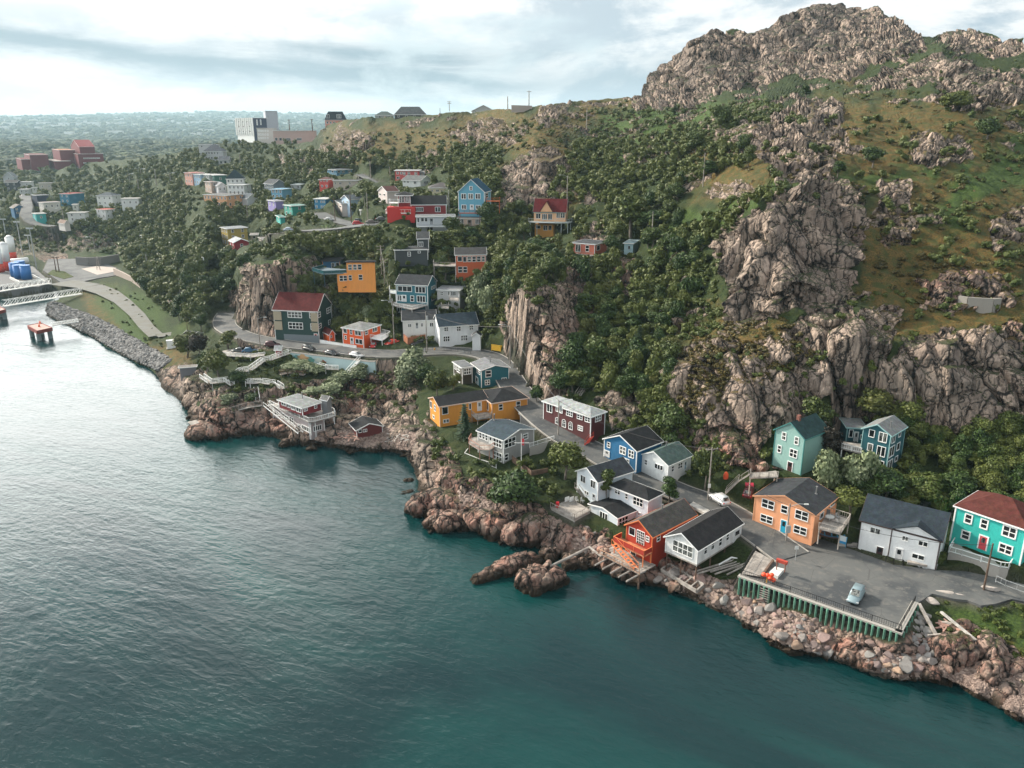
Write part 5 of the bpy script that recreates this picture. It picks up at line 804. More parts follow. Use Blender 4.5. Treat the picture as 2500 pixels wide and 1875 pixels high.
# ------------------------------------------------------------------ the far country
def far_mat():
 m, w, b = newmat('far_woods'); pos = w.add('ShaderNodeNewGeometry').outputs['Position']
 n1 = w.noise(pos, .012, 6, .65); n2 = w.noise(pos, .06, 5, .7); n3 = w.noise(w.scale(pos, (.3, 1, 1)), .004, 4, .6)
 c = w.mix(w.ramp(n2, .35, .65), (0.014, 0.028, 0.012), (0.06, 0.085, 0.03)); c = w.mix(w.ramp(n1, .55, .68), c, (0.11, 0.12, 0.06)); w.l.new(c, b.inputs['Base Color']); b.inputs['Roughness'].default_value = .95
 bp = w.add('ShaderNodeBump', i_Strength=1.0, i_Distance=12); w.l.new(n2, bp.inputs['Height']); w.l.new(bp.outputs[0], b.inputs['Normal']); return m
def far_height(x, y):
 d = np.hypot(x, y); P = np.c_[x, y, x * 0]
 t = np.clip((d - 3300) / 5700, 0, 1); base = 20 + 16 * np.clip((d - 600) / 1200, 0, 1) + 178 * t
 return base + fbm(P / 1400, 4, 91) * 30 * t + fbm(P / 160, 3, 93) * (3 + 5 * t) + np.abs(vnoise(P / 16, 95)) * 4.0 + vnoise(P / 40, 96) * 3 - 9 * np.clip((x + 900) / 900, 0, 1) * t
az = np.radians(np.arange(-62, 50, .16)); rr = np.concatenate([np.geomspace(620, 9200, 360), [9600, 10400, 12000, 14000]])
A, Rr = np.meshgrid(az, rr); fx, fy = (np.sin(A) * Rr).ravel(), (np.cos(A) * Rr).ravel(); fz = far_height(fx, fy); fz = np.where(Rr.ravel() > 9300, np.maximum(10, 150 - (Rr.ravel() - 9300) * .03), fz); fz = np.where(Rr.ravel() < 640, -6, fz)
idx = np.arange(A.size).reshape(A.shape); Fq = np.stack([idx[:-1, :-1], idx[:-1, 1:], idx[1:, 1:], idx[1:, :-1]], -1).reshape(-1, 4)
o = link(bpy.data.objects.new('far_hills', fastmesh('far_hills', np.c_[fx, fy, fz], Fq, far_mat()))); o['kind'] = 'structure'
# haze over everything, sky outside
hb = MB(); hb.box((-16500, -400, -9), (31000, 0, 0), (0, 16500, 0), (0, 0, 330)); hz = hb.build('haze', bpy.data.materials.new('haze_air')); hz['kind'] = 'stuff'
hm = hz.data.materials[0]; hm.use_nodes = True; hw_ = NT(hm.node_tree); hw_.n.clear(); ho = hw_.add('ShaderNodeOutputMaterial'); hv = hw_.add('ShaderNodeVolumePrincipled', i_Density=.000085)
hv.inputs['Color'].default_value = (0.58, 0.82, 0.95, 1); hv.inputs['Anisotropy'].default_value = .3; hw_.l.new(hv.outputs[0], ho.inputs['Volume'])
# ------------------------------------------------------------------ buildings
def plane_hit(x, y, P, nrm):
 r = ray(x, y); t = np.dot(P - CAMP, nrm) / np.dot(r, nrm); return CAMP + r * t
UP = np.array([0, 0, 1.0])
def add_window(parent, O, U, Nn, u, z, w, h, cols, rows, fr, tm, gm=None, kind='window'):
 "U along the wall, Nn outward, u and z the centre of the opening"
 C_ = O + U * u + UP * z; mb = MB(); pr = .09
 def bx(u0, u1, z0, z1, d0, d1): mb.box(C_ + U * u0 + UP * z0 + Nn * d0, U * (u1 - u0), UP * (z1 - z0), Nn * (d1 - d0))
 a, c = w / 2, h / 2
 if cols == 'arch':
  bx(-a - fr, -a, -c, c * .55, -.02, pr); bx(a, a + fr, -c, c * .55, -.02, pr); bx(-a - fr, a + fr, -c - fr, -c, -.02, pr)
  k = 7
  for i in range(k):
   t0, t1 = math.pi * i / k, math.pi * (i + 1) / k
   p0 = C_ + U * (a + fr / 2) * math.cos(t0) + UP * (c * .55 + (a + fr / 2) * .8 * math.sin(t0)) + Nn * .04; p1 = C_ + U * (a + fr / 2) * math.cos(t1) + UP * (c * .55 + (a + fr / 2) * .8 * math.sin(t1)) + Nn * .04
   mb.bar(p0, p1, .1, fr, up=Nn)
  bx(-.03, .03, -c, c * .55, 0, pr - .02); bx(-a, a, -.04, .04, 0, pr - .02); bx(-a, a, c * .5, c * .58, 0, pr - .02)
  f = mb.build(kind, tm, parent); g = MB(); pts = [C_ - U * a - UP * c + Nn * .03, C_ + U * a - UP * c + Nn * .03]
  for i in range(k + 1): t = math.pi * i / k; pts.append(C_ + U * a * math.cos(t) + UP * (c * .55 + a * .8 * math.sin(t)) + Nn * .03)
  g.add(pts, [tuple(range(len(pts)))]); g.build('pane', gm or glassm(), f); return
 bx(-a - fr, -a, -c - fr, c + fr, -.02, pr); bx(a, a + fr, -c - fr, c + fr, -.02, pr); bx(-a, a, c, c + fr, -.02, pr); bx(-a - fr * .3, a + fr * .3, -c - fr, -c, -.02, pr + .05)
 m_ = min(.06, fr * .6) + .01
 for i in range(1, cols): u0 = -a + w * i / cols; bx(u0 - m_, u0 + m_, -c, c, 0, pr - .025)
 for i in range(1, rows): z0 = -c + h * i / rows; bx(-a, a, z0 - m_ * .9, z0 + m_ * .9, 0, pr - .02)
 f = mb.build(kind, tm, parent); g = MB(); g.add([C_ - U * a - UP * c + Nn * .03, C_ + U * a - UP * c + Nn * .03, C_ + U * a + UP * c + Nn * .03, C_ - U * a + UP * c + Nn * .03], [(0, 1, 2, 3)]); g.build('pane', gm or glassm(), f)
def add_door(parent, O, U, Nn, u, z, w, h, col, fr, tm):
 C_ = O + U * u + UP * z; mb = MB(); a, c = w / 2, h / 2
 mb.box(C_ - U * a - UP * c + Nn * 0, U * w, UP * h, Nn * .06); d = mb.build('door', glassm() if col == 'lattice' else plain(col, .5), parent)
 t = MB()
 for u0, u1, z0, z1 in ((-a - fr, -a, -c, c + fr), (a, a + fr, -c, c + fr), (-a, a, c, c + fr)): t.box(C_ + U * u0 + UP * z0, U * (u1 - u0), UP * (z1 - z0), Nn * .1)
 if col == 'lattice':
  for i in range(1, 4): t.box(C_ + U * (-a + w * i / 4 - .03) - UP * c + Nn * .05, U * .06, UP * h, Nn * .04)
  for i in range(1, 5): t.box(C_ - U * a + UP * (-c + h * i / 5 - .03) + Nn * .05, U * w, UP * .06, Nn * .04)
 t.build('door_frame', tm, d)
 if col != 'lattice' and h > 1.2:
  g = MB(); g.box(C_ - U * a * .55 + UP * c * .05 + Nn * .06, U * w * .55, UP * h * .38, Nn * .015); g.build('pane', glassm(), d)
  g = MB(); g.box(C_ + U * a * .7 - UP * .05 + Nn * .06, U * .08, UP * .08, Nn * .06); g.build('handle', plain((.3, .3, .3), .3, .8), d)
def volume(root, s, q, main):
 f = q['fit']; P, h, ex, ey, W, D = f['P'], f['h'], f['ex'], f['ey'], f['W'], f['D']
 g_ = lambda k, d=None: q.get(k, s.get(k, d))
 col = g_('col'); kind = g_('k', 'flat'); rise = g_('r', 1.0) * (WS if kind.startswith('gable') or kind == 'hip' else 1); ov = g_('ov', .32); fr = g_('frame', .09)
 if f['P'][1] > 330: ov *= 1.3
 wm = paint(col, .6, g_('board', .2), g_('dirt', .22), 'siding'); tc = g_('tc'); tm = trimw if tc is None else paint(tc, .55, 0, .15, 'trim')
 L = lambda x, y, z: P + ex * x + ey * y + UP * z
 fd = g_('fd', 2.2); mb = MB()
 if kind in ('gable_a', 'gable_b'):
  if kind == 'gable_a': sec = [(0, y, z) for y, z in ((0, -fd), (D, -fd), (D, h), (D / 2, h + rise), (0, h))]; sh = ex * W
  else: sec = [(x, 0, z) for x, z in ((0, -fd), (0, h), (W / 2, h + rise), (W, h), (W, -fd))]; sh = ey * D
  A = [L(*p) for p in sec]; B = [a + sh for a in A]; k = 5
  fs = [tuple(range(k)), tuple(range(2 * k - 1, k - 1, -1))] + [(i, k + i, k + (i + 1) % k, (i + 1) % k) for i in range(k)]
  mb.add(A + B, fs)
 else: mb.box(L(0, 0, -fd), ex * W, ey * D, UP * (h + fd))
 # orientation safety
 wall = mb.build('wall', wm, root)
 if q.get('colb'): bm_ = MB(); bm_.box(L(-.0, -.06, -fd), ex * W, ey * .05, UP * (h + fd)); bm_.build('wall', paint(q['colb'], .6, 0, .2, 'siding'), root)
 if q.get('stone'):
  bm_ = MB(); t = .14; bm_.box(L(-t, 0, -1), ex * t, ey * D * .80, UP * (h * .33)); o = bm_.build('stone_base', plain((.17, .20, .22), .9, 0, 'stone_block'), root)
  for zz in (0, 1):
   for (u0, u1) in ((0.0, .15), (.82, 1.0)):
    b2 = MB(); b2.box(L(-.2, D * u0, h * (.36 + zz * .31)), ex * .2, ey * D * (u1 - u0), UP * h * .27); b2.build('bay_panel', paint((.42, .36, .26), .6, .25, .2, 'siding'), root)
 # corner boards
 if fr >= .07 and f['P'][1] < 330:
  t = fr * 1.0 + .03
  for (x, y) in ((0, 0), (W, 0), (0, D)):
   cb = MB(); cb.box(L(x - (t * .4 if x == 0 else t * .6), y - (t * .4 if y == 0 else t * .6), -.3), ex * t, ey * t, UP * (h + .3)); cb.build('corner_board', tm, root)
 rm = roofm(g_('rc', RSL)); rb = MB(); fb = MB(); th = .14; fm = tm if not g_('fc') else paint(g_('fc'), .5, 0, .1, 'trim')
 if kind in ('gable_a', 'gable_b'):
  if kind == 'gable_a': A, B, wA, wB = ex, ey, W, D
  else: A, B, wA, wB = ey, ex, D, W
  sl = rise / (wB / 2)
  for sgn, b0 in ((1, 0), (-1, wB)):
   e0 = P + B * (b0 - sgn * ov) + A * (-ov) + UP * (h - sl * ov + .03); run = B * sgn * (wB / 2 + ov) + UP * (sl * (wB / 2 + ov))
   rb.box(e0, A * (wA + 2 * ov), run, UP * th)
   fb.box(e0 - B * sgn * .05 - UP * .06, A * (wA + 2 * ov), B * sgn * .05, UP * .2)
   for a0 in (-.05, wA + 2 * ov): fb.box(e0 + A * a0 - UP * .08, A * .05, run, UP * .22)
 elif kind in ('hip', 'flat'):
  if kind == 'flat': rise = min(rise, .9)
  a0, b0, W2, D2 = -ov, -ov, W + 2 * ov, D + 2 * ov; m_ = min(W2, D2) / 2 * (.98 if kind == 'hip' else .6)
  if kind == 'hip' and s.get('r', 0) > 5: m_ *= .55
  if W2 >= D2: r0, r1 = (a0 + m_, 0), (a0 + W2 - m_, 0)
  v = [L(a0, b0, h), L(a0 + W2, b0, h), L(a0 + W2, b0 + D2, h), L(a0, b0 + D2, h)]; v += [p + UP * .12 for p in v]
  if kind == 'hip' and s.get('r', 0) <= 5:
   if W2 >= D2: R0, R1 = L(a0 + m_, b0 + D2 / 2, h + rise), L(a0 + W2 - m_, b0 + D2 / 2, h + rise); fs = [(4, 5, 9, 8), (5, 6, 9), (6, 7, 8, 9), (7, 4, 8)]
   else: R0, R1 = L(a0 + W2 / 2, b0 + m_, h + rise), L(a0 + W2 / 2, b0 + D2 - m_, h + rise); fs = [(4, 5, 8), (5, 6, 9, 8), (6, 7, 9), (7, 4, 8, 9)]
   rb.add(v + [R0, R1], [(0, 3, 2, 1), (0, 1, 5, 4), (1, 2, 6, 5), (2, 3, 7, 6), (3, 0, 4, 7)] + fs)
  else:
   i_ = m_ * (.7 if kind == 'hip' else .8); t = [L(a0 + i_, b0 + i_, h + rise * (1 if kind == 'hip' else .45)), L(a0 + W2 - i_, b0 + i_, h + rise * (1 if kind == 'hip' else .45)), L(a0 + W2 - i_, b0 + D2 - i_, h + rise * (1 if kind == 'hip' else .45)), L(a0 + i_, b0 + D2 - i_, h + rise * (1 if kind == 'hip' else .45))]
   rb.add(v + t, [(0, 3, 2, 1), (0, 1, 5, 4), (1, 2, 6, 5), (2, 3, 7, 6), (3, 0, 4, 7), (4, 5, 9, 8), (5, 6, 10, 9), (6, 7, 11, 10), (7, 4, 8, 11), (8, 9, 10, 11)])
  for o, X in ((L(a0 - .05, b0 - .05, h - .1), ex * (W2 + .1)), (L(a0 - .05, b0 + D2, h - .1), ex * (W2 + .1))): fb.box(o, X, ey * .05, UP * .24)
  for o in (L(a0 - .05, b0, h - .1), L(a0 + W2, b0, h - .1)): fb.box(o, ex * .05, ey * D2, UP * .24)
 if rb.v:
  ro = rb.build('roof', rm, root); fb.build('fascia', fm, ro)
  for cx_, cy_, ck in q.get('ch', []):
   r = ray(*n(q.get('cr', s['cr']), cx_, cy_)); Pc = None
   dg = ro.data
   best = None
   V = [np.array(v.co) + np.array(root.location) for v in dg.vertices]
   for p in dg.polygons:
    nn = np.array(p.normal)
    if abs(nn @ r) < 1e-6: continue
    t = nn @ (V[p.vertices[0]] - CAMP) / (nn @ r); X = CAMP + r * t
    # inside test in the polygon plane
    ok = True; vv = [V[i] for i in p.vertices]
    for i in range(len(vv)):
     if np.dot(np.cross(vv[(i + 1) % len(vv)] - vv[i], X - vv[i]), nn) < -1e-3: ok = False; break
    if ok and (best is None or t < best): best = t; Pc = X
   if Pc is None: Pc = L(W / 2, D / 2, h + rise * .8)
   c = MB()
   if ck == 'brick': c.box(Pc - ex * .3 - ey * .3 - UP * .4, ex * .6, ey * .6, UP * 1.3); cm = plain((.2, .08, .06), .9, 0, 'brick')
   else: c.tube(Pc - UP * .3, Pc + UP * .1, .32, .22, 8); c.tube(Pc, Pc + UP * 1.3, .11, .11, 8); c.tube(Pc + UP * 1.3, Pc + UP * 1.42, .2, .2, 8); cm = plain((.25, .25, .25), .5, .5)
   c.build('chimney', cm, ro)
 if q.get('stilts'):
  for x in (0.3, W * .33, W * .66, W - .3):
   for y in (.2, D / 2, D - .2):
    c = MB(); c.bar(L(x, y, -q['stilts'] * WS), L(x, y, .1), .2); c.build('stilt', BWOOD, root)
  c = MB(); c.box(L(-.05, -.05, -.25), ex * (W + .1), ey * (D + .1), UP * .24); c.build('floor_beams', GREYW, root)
 cr = q.get('cr', s['cr'])
 def face(w): return (P, ex, -ey) if w == 'b' else (P, ey, -ex)
 for it in q.get('w', []):
  wl, x0, y0, x1, y1, c_, r_ = it[:7]; O, U, Nn = face(wl)
  xa, ya = n(cr, x0, y0); xb, yb = n(cr, x1, y1); mx, my = (xa + xb) / 2, (ya + yb) / 2
  a = plane_hit(xa, my, P, Nn); b = plane_hit(xb, my, P, Nn); t = plane_hit(mx, ya, P, Nn); bt = plane_hit(mx, yb, P, Nn); c = plane_hit(mx, my, P, Nn)
  w_ = abs((b - a) @ U) - 2 * fr; sl = abs((proj(P + U)[1] - proj(P)[1]) / (proj(P + U)[0] - proj(P)[0] + 1e-6)); h_ = (t - bt)[2] * (1 - .5 * min(1, sl * (xb - xa) / (yb - ya + 1e-6))) - 2 * fr
  u = (c - P) @ U; z = c[2] - P[2]; lim = W if wl == 'b' else D
  if u < .1 or u > lim + .6: continue
  PB = P - ex * .27 if q.get('bulge') and wl == 'a' and x0 > q['bulge'][0] else P
  u = min(max(u, w_ / 2 + fr + .02), max(lim - w_ / 2 - fr - .02, w_ / 2))
  if it[5] == 'arch' or z < h + rise: add_window(root, PB, -U if wl == 'a' else U, Nn, -u if wl == 'a' else u, z, max(.25, w_), max(.3, h_), c_, r_, fr, trimw if not q.get('wt') else tm)
 for wl, x0, y0, x1, y1, dc in q.get('d', []):
  O, U, Nn = face(wl); xa, ya = n(cr, x0, y0); xb, yb = n(cr, x1, y1); mx, my = (xa + xb) / 2, (ya + yb) / 2
  a = plane_hit(xa, my, P, Nn); b = plane_hit(xb, my, P, Nn); t = plane_hit(mx, ya, P, Nn); bt = plane_hit(mx, yb, P, Nn); c = plane_hit(mx, my, P, Nn); u = (c - P) @ U
  lim = W if wl == 'b' else D; w_ = abs((b - a) @ U) * .9; u = min(max(u, w_ / 2 + fr), lim - w_ / 2 - fr)
  add_door(root, P - ex * .27 if q.get('bulge') and wl == 'a' and x0 > q['bulge'][0] else P, -U if wl == 'a' else U, Nn, -u if wl == 'a' else u, c[2] - P[2], w_, (t - bt)[2] * .9, dc, fr, trimw)
 if q.get('auto') and q is s:
  na, nb, st = q['auto']; sh = h / st
  for wl, cnt, lim in (('a', na, D), ('b', nb, W)):
   O, U, Nn = face(wl)
   for k in range(st):
    for i in range(cnt):
     if cnt: add_window(root, P, -U if wl == 'a' else U, Nn, -(lim * (i + .5) / cnt) if wl == 'a' else lim * (i + .5) / cnt, sh * k + sh * .58, min(.95, lim / cnt * .5), min(1.2, sh * .5), 1, 2 if sh > 2.2 else 1, fr, trimw)
 if q.get('ribs'):
  for i in range(9): c = MB(); c.box(L(-.9, D * i / 8 - .35, 0), ex * .9, ey * .7, UP * h); c.build('rib', trimw, root)
 if q.get('bulge'):
  x0, x1 = q['bulge']; u0 = max(.1, (plane_hit(*n(cr, x0, 700), P, -ex) - P) @ ey); c = MB(); r2 = h + 1.5; A = [L(-.25, 0, 0), L(-.25, u0, 0), L(-.25, u0, h), L(-.25, u0 / 2, r2), L(-.25, 0, h)]; B = [p + ex * .25 for p in A]
  k = 5; c.add(A + B, [tuple(range(k)), tuple(range(2 * k - 1, k - 1, -1))] + [(i, k + i, k + (i + 1) % k, (i + 1) % k) for i in range(k)]); c.build('wall', wm, root)
  c = MB()
  for a_, b_ in (((0, h), (u0 / 2, r2)), ((u0, h), (u0 / 2, r2))): c.box(L(-.6, a_[0], a_[1]), ex * 4.5, ey * (b_[0] - a_[0]), UP * .12 + ex * 0) if False else c.add([L(-.6, a_[0], a_[1]), L(3.9, a_[0], a_[1]), L(3.9, b_[0], b_[1]), L(-.6, b_[0], b_[1])] + [p + UP * .14 for p in (L(-.6, a_[0], a_[1]), L(3.9, a_[0], a_[1]), L(3.9, b_[0], b_[1]), L(-.6, b_[0], b_[1]))], [(0, 1, 2, 3), (7, 6, 5, 4), (0, 4, 5, 1), (1, 5, 6, 2), (2, 6, 7, 3), (3, 7, 4, 0)])
  c.build('roof', rm, root)
  for uu in (u0 - .08, 0): t = MB(); t.box(L(-.33, uu, 0), ex * .08, ey * .16, UP * h); t.build('downspout', plain((.05, .03, .03), .5), root)
CATS = dict(house='house', fishing_shed='fishing shed', garden_shed='shed', garage='garage', office_building='office building', motel='motel', boathouse='boathouse', hut='hut', cabin='cabin', institution='institution')
HR = {}
for s in HS:
 root = thing(s['n'], s['l'], CATS[s['n']], s['fit']['P'], None); HR[s['l'][:22]] = (root, s)
 volume(root, s, s, True)
 for v in s.get('v', []):
  for k in ('bulge', 'stone', 'ch', 'stilts', 'ribs', 'auto', 'colb'):
   v.setdefault(k, None)
  v['ch'] = v['ch'] or []; volume(root, s, v, False)
# ------------------------------------------------------------------ plants
def leafm(name, c0, c1, c2, vary=.5):
 m, w, b = newmat(name); at = w.add('ShaderNodeAttribute', attribute_name='shade').outputs['Fac']; oi = w.add('ShaderNodeObjectInfo').outputs['Random']
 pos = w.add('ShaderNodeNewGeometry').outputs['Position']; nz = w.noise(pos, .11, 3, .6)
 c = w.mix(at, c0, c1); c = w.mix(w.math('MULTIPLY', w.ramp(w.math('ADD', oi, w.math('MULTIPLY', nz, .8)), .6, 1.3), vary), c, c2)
 w.l.new(c, b.inputs['Base Color']); b.inputs['Roughness'].default_value = .6; b.inputs['Specular IOR Level'].default_value = .3
 b.inputs['Subsurface Weight'].default_value = 0.0; return m
LEAF = leafm('leaves', (0.012, 0.029, 0.007), (0.056, 0.102, 0.018), (0.10, 0.115, 0.022), .75)  # dark tone for shaded inner leaves, bright one for lit outer leaves
LEAFB = leafm('blossom_leaves', (0.03, 0.06, 0.015), (0.30, 0.33, 0.20), (0.2, 0.24, 0.12))
LEAFD = leafm('dark_leaves', (0.016, 0.014, 0.010), (0.04, 0.032, 0.02), (0.03, .02, .015))
LEAFY = leafm('yellow_leaves', (0.02, 0.035, 0.008), (0.10, 0.13, 0.027), (0.13, 0.12, 0.03))
NEED = leafm('needles', (0.008, 0.02, 0.009), (0.025, 0.055, 0.022), (0.02, .05, .02))
BARK = woodm((0.14, 0.12, 0.10), 'bark')
ICO = None
def ico():
 global ICO
 if ICO is None:
  t = (1 + 5 ** .5) / 2; v = [(-1, t, 0), (1, t, 0), (-1, -t, 0), (1, -t, 0), (0, -1, t), (0, 1, t), (0, -1, -t), (0, 1, -t), (t, 0, -1), (t, 0, 1), (-t, 0, -1), (-t, 0, 1)]
  v = np.array(v) / math.hypot(1, t); f = [(0, 11, 5), (0, 5, 1), (0, 1, 7), (0, 7, 10), (0, 10, 11), (1, 5, 9), (5, 11, 4), (11, 10, 2), (10, 7, 6), (7, 1, 8), (3, 9, 4), (3, 4, 2), (3, 2, 6), (3, 6, 8), (3, 8, 9), (4, 9, 5), (2, 4, 11), (6, 2, 10), (8, 6, 7), (9, 8, 1)]
  ICO = (v, np.array(f))
 return ICO
def subdiv(v, f):
 v = list(map(tuple, v)); c = {}; nf = []
 def mid(a, b):
  k = (min(a, b), max(a, b))
  if k not in c: m = np.array(v[a]) + np.array(v[b]); v.append(tuple(m / np.linalg.norm(m))); c[k] = len(v) - 1
  return c[k]
 for a, b, d in f: x, y, z = mid(a, b), mid(b, d), mid(d, a); nf += [(a, x, z), (b, y, x), (d, z, y), (x, y, z)]
 return np.array(v), np.array(nf)
def leaf_cloud(r, n_leaf, lobes, size, flat=0.0):
 "lobes: centres (k,3) and radii; returns quads (n,4,3) and shade (n,)"
 C_, Rr = lobes; k = r.choice(len(C_), n_leaf, p=(Rr ** 2).sum(1) / (Rr ** 2).sum()); d = r.normal(size=(n_leaf, 3)); d[:, 2] = np.where(d[:, 2] < -.35, -d[:, 2] * .7, d[:, 2]); d /= np.linalg.norm(d, axis=1, keepdims=True)
 rad = .74 + .46 * r.random(n_leaf) ** 1.3; c = C_[k] + d * Rr[k] * rad[:, None]
 nn = d + r.normal(size=(n_leaf, 3)) * .55; nn /= np.linalg.norm(nn, axis=1, keepdims=True); t = np.cross(nn, r.normal(size=(n_leaf, 3))); t /= np.linalg.norm(t, axis=1, keepdims=True); b = np.cross(nn, t)
 s = size * (.6 + .8 * r.random(n_leaf)); t = t * s[:, None] * .5; b = b * s[:, None] * .36
 return np.stack([c - t - b, c + t - b * .7, c + t * 1.1 + b, c - t * .8 + b * 1.1], 1), np.clip(.25 + .75 * (rad - .74) / .46 * r.random(n_leaf) + .25 * (r.random(n_leaf) - .5), 0, 1)  # inner leaves toned darker, outer lighter: crown shading put into the colour
def crown_lobes(r, w, h, k, base=.28):
 out = []; rad = []
 for i in range(k):
  a = r.random() * 6.28; q = (r.random() ** .6) * .62; z = base + (1 - base) * (.18 + .66 * r.random()); sh = math.sqrt(max(.1, 1 - ((z - .58) / .52) ** 2))
  out.append((math.cos(a) * q * w / 2 * sh, math.sin(a) * q * w / 2 * sh, z * h)); R0 = w * (.17 + .14 * r.random()); rad.append((R0, R0, R0 * .85))
 out.append((0, 0, h * .6)); rad.append((w * .33, w * .33, h * .27)); return np.array(out), np.array(rad)
def quads_mesh(name, Q, sh, mat, cores=None):
 V = Q.reshape(-1, 3); Fq = np.arange(len(V)).reshape(-1, 4); s = np.repeat(sh, 4)
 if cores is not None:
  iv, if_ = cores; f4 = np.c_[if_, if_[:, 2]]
  b = len(V); V = np.r_[V, iv]; s = np.r_[s, np.full(len(iv), .05)]  # crown cores coloured dark, as the shaded interior
  me = bpy.data.meshes.new(name); nq, ntri = len(Fq), len(if_)
  me.vertices.add(len(V)); me.vertices.foreach_set('co', V.astype(np.float32).ravel()); li = np.r_[Fq.ravel(), (if_ + b).ravel()]
  me.loops.add(len(li)); me.loops.foreach_set('vertex_index', li.astype(np.int32)); me.polygons.add(nq + ntri)
  me.polygons.foreach_set('loop_start', np.r_[np.arange(nq) * 4, nq * 4 + np.arange(ntri) * 3].astype(np.int32)); me.polygons.foreach_set('loop_total', np.r_[np.full(nq, 4), np.full(ntri, 3)].astype(np.int32)); me.update(calc_edges=True)
 else:
  me = fastmesh(name, V, Fq, mat, False); me.materials.clear()
 me.materials.append(mat); at = me.attributes.new('shade', 'FLOAT', 'POINT'); at.data.foreach_set('value', s.astype(np.float32)); return me
def cores_of(lobes, k=.74, r=rng):
 v, f = ico(); C_, Rr = lobes; V = np.concatenate([c + v * (1 + .15 * r.normal(size=(12, 1))) * q * k for c, q in zip(C_, Rr)]); Fo = np.concatenate([f + 12 * i for i in range(len(C_))]); return V, Fo
def trunk_mesh(r, h, w, name='trunk'):
 mb = MB(); p = np.array([0, 0, -.8]); d = np.array([r.normal() * .06, r.normal() * .06, 1]); R0 = .035 * h ** .9 + .03
 q = p + d * (h * .5 + .8); mb.tube(p, q, R0, R0 * .55, 7, False)
 for i in range(4):
  a = r.random() * 6.28; s = p + (q - p) * (.5 + .5 * r.random()); e = s + np.array([math.cos(a) * w * .28, math.sin(a) * w * .28, h * .22]); mb.tube(s, e, R0 * .42, R0 * .15, 5, False)
 mb.tube(q, q + d * h * .25, R0 * .55, R0 * .15, 6, False)
 me = bpy.data.meshes.new(name); me.from_pydata(mb.v, [], mb.f); me.materials.append(BARK); return me
PROTO = {}
def make_protos():
 r = np.random.default_rng(3)
 for kind, cnt, w, h, k, nl, ls, mats in (('tree', 7, 5.6, 6.2, 13, 2300, .34, [LEAF]), ('blossom', 3, 5.0, 4.4, 12, 1900, .34, [LEAFB]), ('dark', 2, 5.2, 5.4, 11, 1800, .34, [LEAFD]), ('yellow', 3, 5.0, 5.0, 12, 1900, .34, [LEAFY]), ('slim', 4, 3.6, 6.4, 10, 1700, .32, [LEAF]), ('shrub', 5, 3.4, 2.3, 7, 800, .30, [LEAF])):
  L_ = []
  for i in range(cnt):
   lb = crown_lobes(r, w, h, k, .12 if kind in ('shrub', 'blossom') else .22); Q, sh = leaf_cloud(r, nl, lb, ls)
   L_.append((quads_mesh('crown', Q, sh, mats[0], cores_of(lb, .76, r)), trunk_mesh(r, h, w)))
  PROTO[kind] = (L_, h)
 L_ = []
 for i in range(4):
  Qs = []; h = 7.5; nL = 15
  for k in range(nL):
   z = .8 + (h - .8) * k / nL; rad = 1.75 * (1 - k / nL) ** .85 + .15; nb = 9 if k < 10 else 6
   for b in range(nb):
    a = 6.28 * (b + r.random() * .6) / nb + k; ln = rad * (.8 + .35 * r.random()); dirn = np.array([math.cos(a), math.sin(a), -.32]); side = np.array([-math.sin(a), math.cos(a), 0])
    for j in range(7):
     t = .15 + .85 * j / 7; c = np.array([0, 0, z]) + dirn * ln * t; s = (.34 * (1 - t) + .14); tt = dirn * s * .8; bb = side * s * (.9 if j % 2 else .6) + np.array([0, 0, r.normal() * .06]); Qs.append([c - tt - bb, c + tt * .2 - bb * .2, c + tt, c - tt + bb])
  Q = np.array(Qs); L_.append((quads_mesh('crown', Q, r.random(len(Q)), NEED), trunk_mesh(r, 7.0, .8)))
 PROTO['spruce'] = (L_, 7.5)
make_protos()
# screening: keep plants off houses, roads and out of the line of sight to them
HB = []
for s in HS:
 for q in [s] + s.get('v', []):
  f = q['fit']; pts = [f['P'] + f['ex'] * a + f['ey'] * b + UP * c for a in (0, f['W']) for b in (0, f['D']) for c in (0, f['h'])]; pr = [proj(p) for p in pts]
  HB.append((min(p[0] for p in pr), max(p[0] for p in pr), min(p[1] for p in pr), max(p[1] for p in pr), min(np.linalg.norm(p - CAMP) for p in pts), f))
ROADP = np.concatenate([r[2][::2] for r in road_w]); RPX = np.array([proj(p) for p in ROADP]); RD = np.linalg.norm(ROADP - CAMP, axis=1)
LOTC = LOT[:, :2]
def clear_of(P, w, h, vis=.35):
 d = np.linalg.norm(P - CAMP); s = F / d; x, y = proj(P); x0, x1, y0, y1 = x - w * s * .5, x + w * s * .5, y - h * s, y
 for a, b, c, e, dh, f in HB:
  if x1 > a and x0 < b and y1 > c and y0 < e:
   q = P - f['P']; u, v = q @ f['ex'], q @ f['ey']
   if -w * .45 < u < f['W'] + w * .45 and -w * .45 < v < f['D'] + w * .45: return False
   if d < dh + 6:
    ov = (min(x1, b) - max(x0, a)) * (min(y1, e) - max(y0, c)) / ((b - a) * (e - c))
    if ov > .10 * vis / .35 and (min(y1, e) - max(y0, c)) > .3 * (e - c): return False
 dr = np.hypot(ROADP[:, 0] - P[0], ROADP[:, 1] - P[1]).min()
 if dr < 5.0 + w * .35: return False
 m = (RPX[:, 0] > x0) & (RPX[:, 0] < x1) & (RPX[:, 1] > y0) & (RPX[:, 1] < y1) & (RD > d)
 if m.sum() > 0: return False
 if inpoly(np.array([P[0]]), np.array([P[1]]), LOT)[0]: return False
 return True
PLN = {'tree': ('tree', 'tree'), 'blossom': ('blossoming_tree', 'tree'), 'dark': ('dark_tree', 'tree'), 'yellow': ('yellow_green_tree', 'tree'), 'slim': ('tree', 'tree'), 'shrub': ('shrub', 'shrub'), 'spruce': ('spruce_tree', 'tree')}
NP = 0
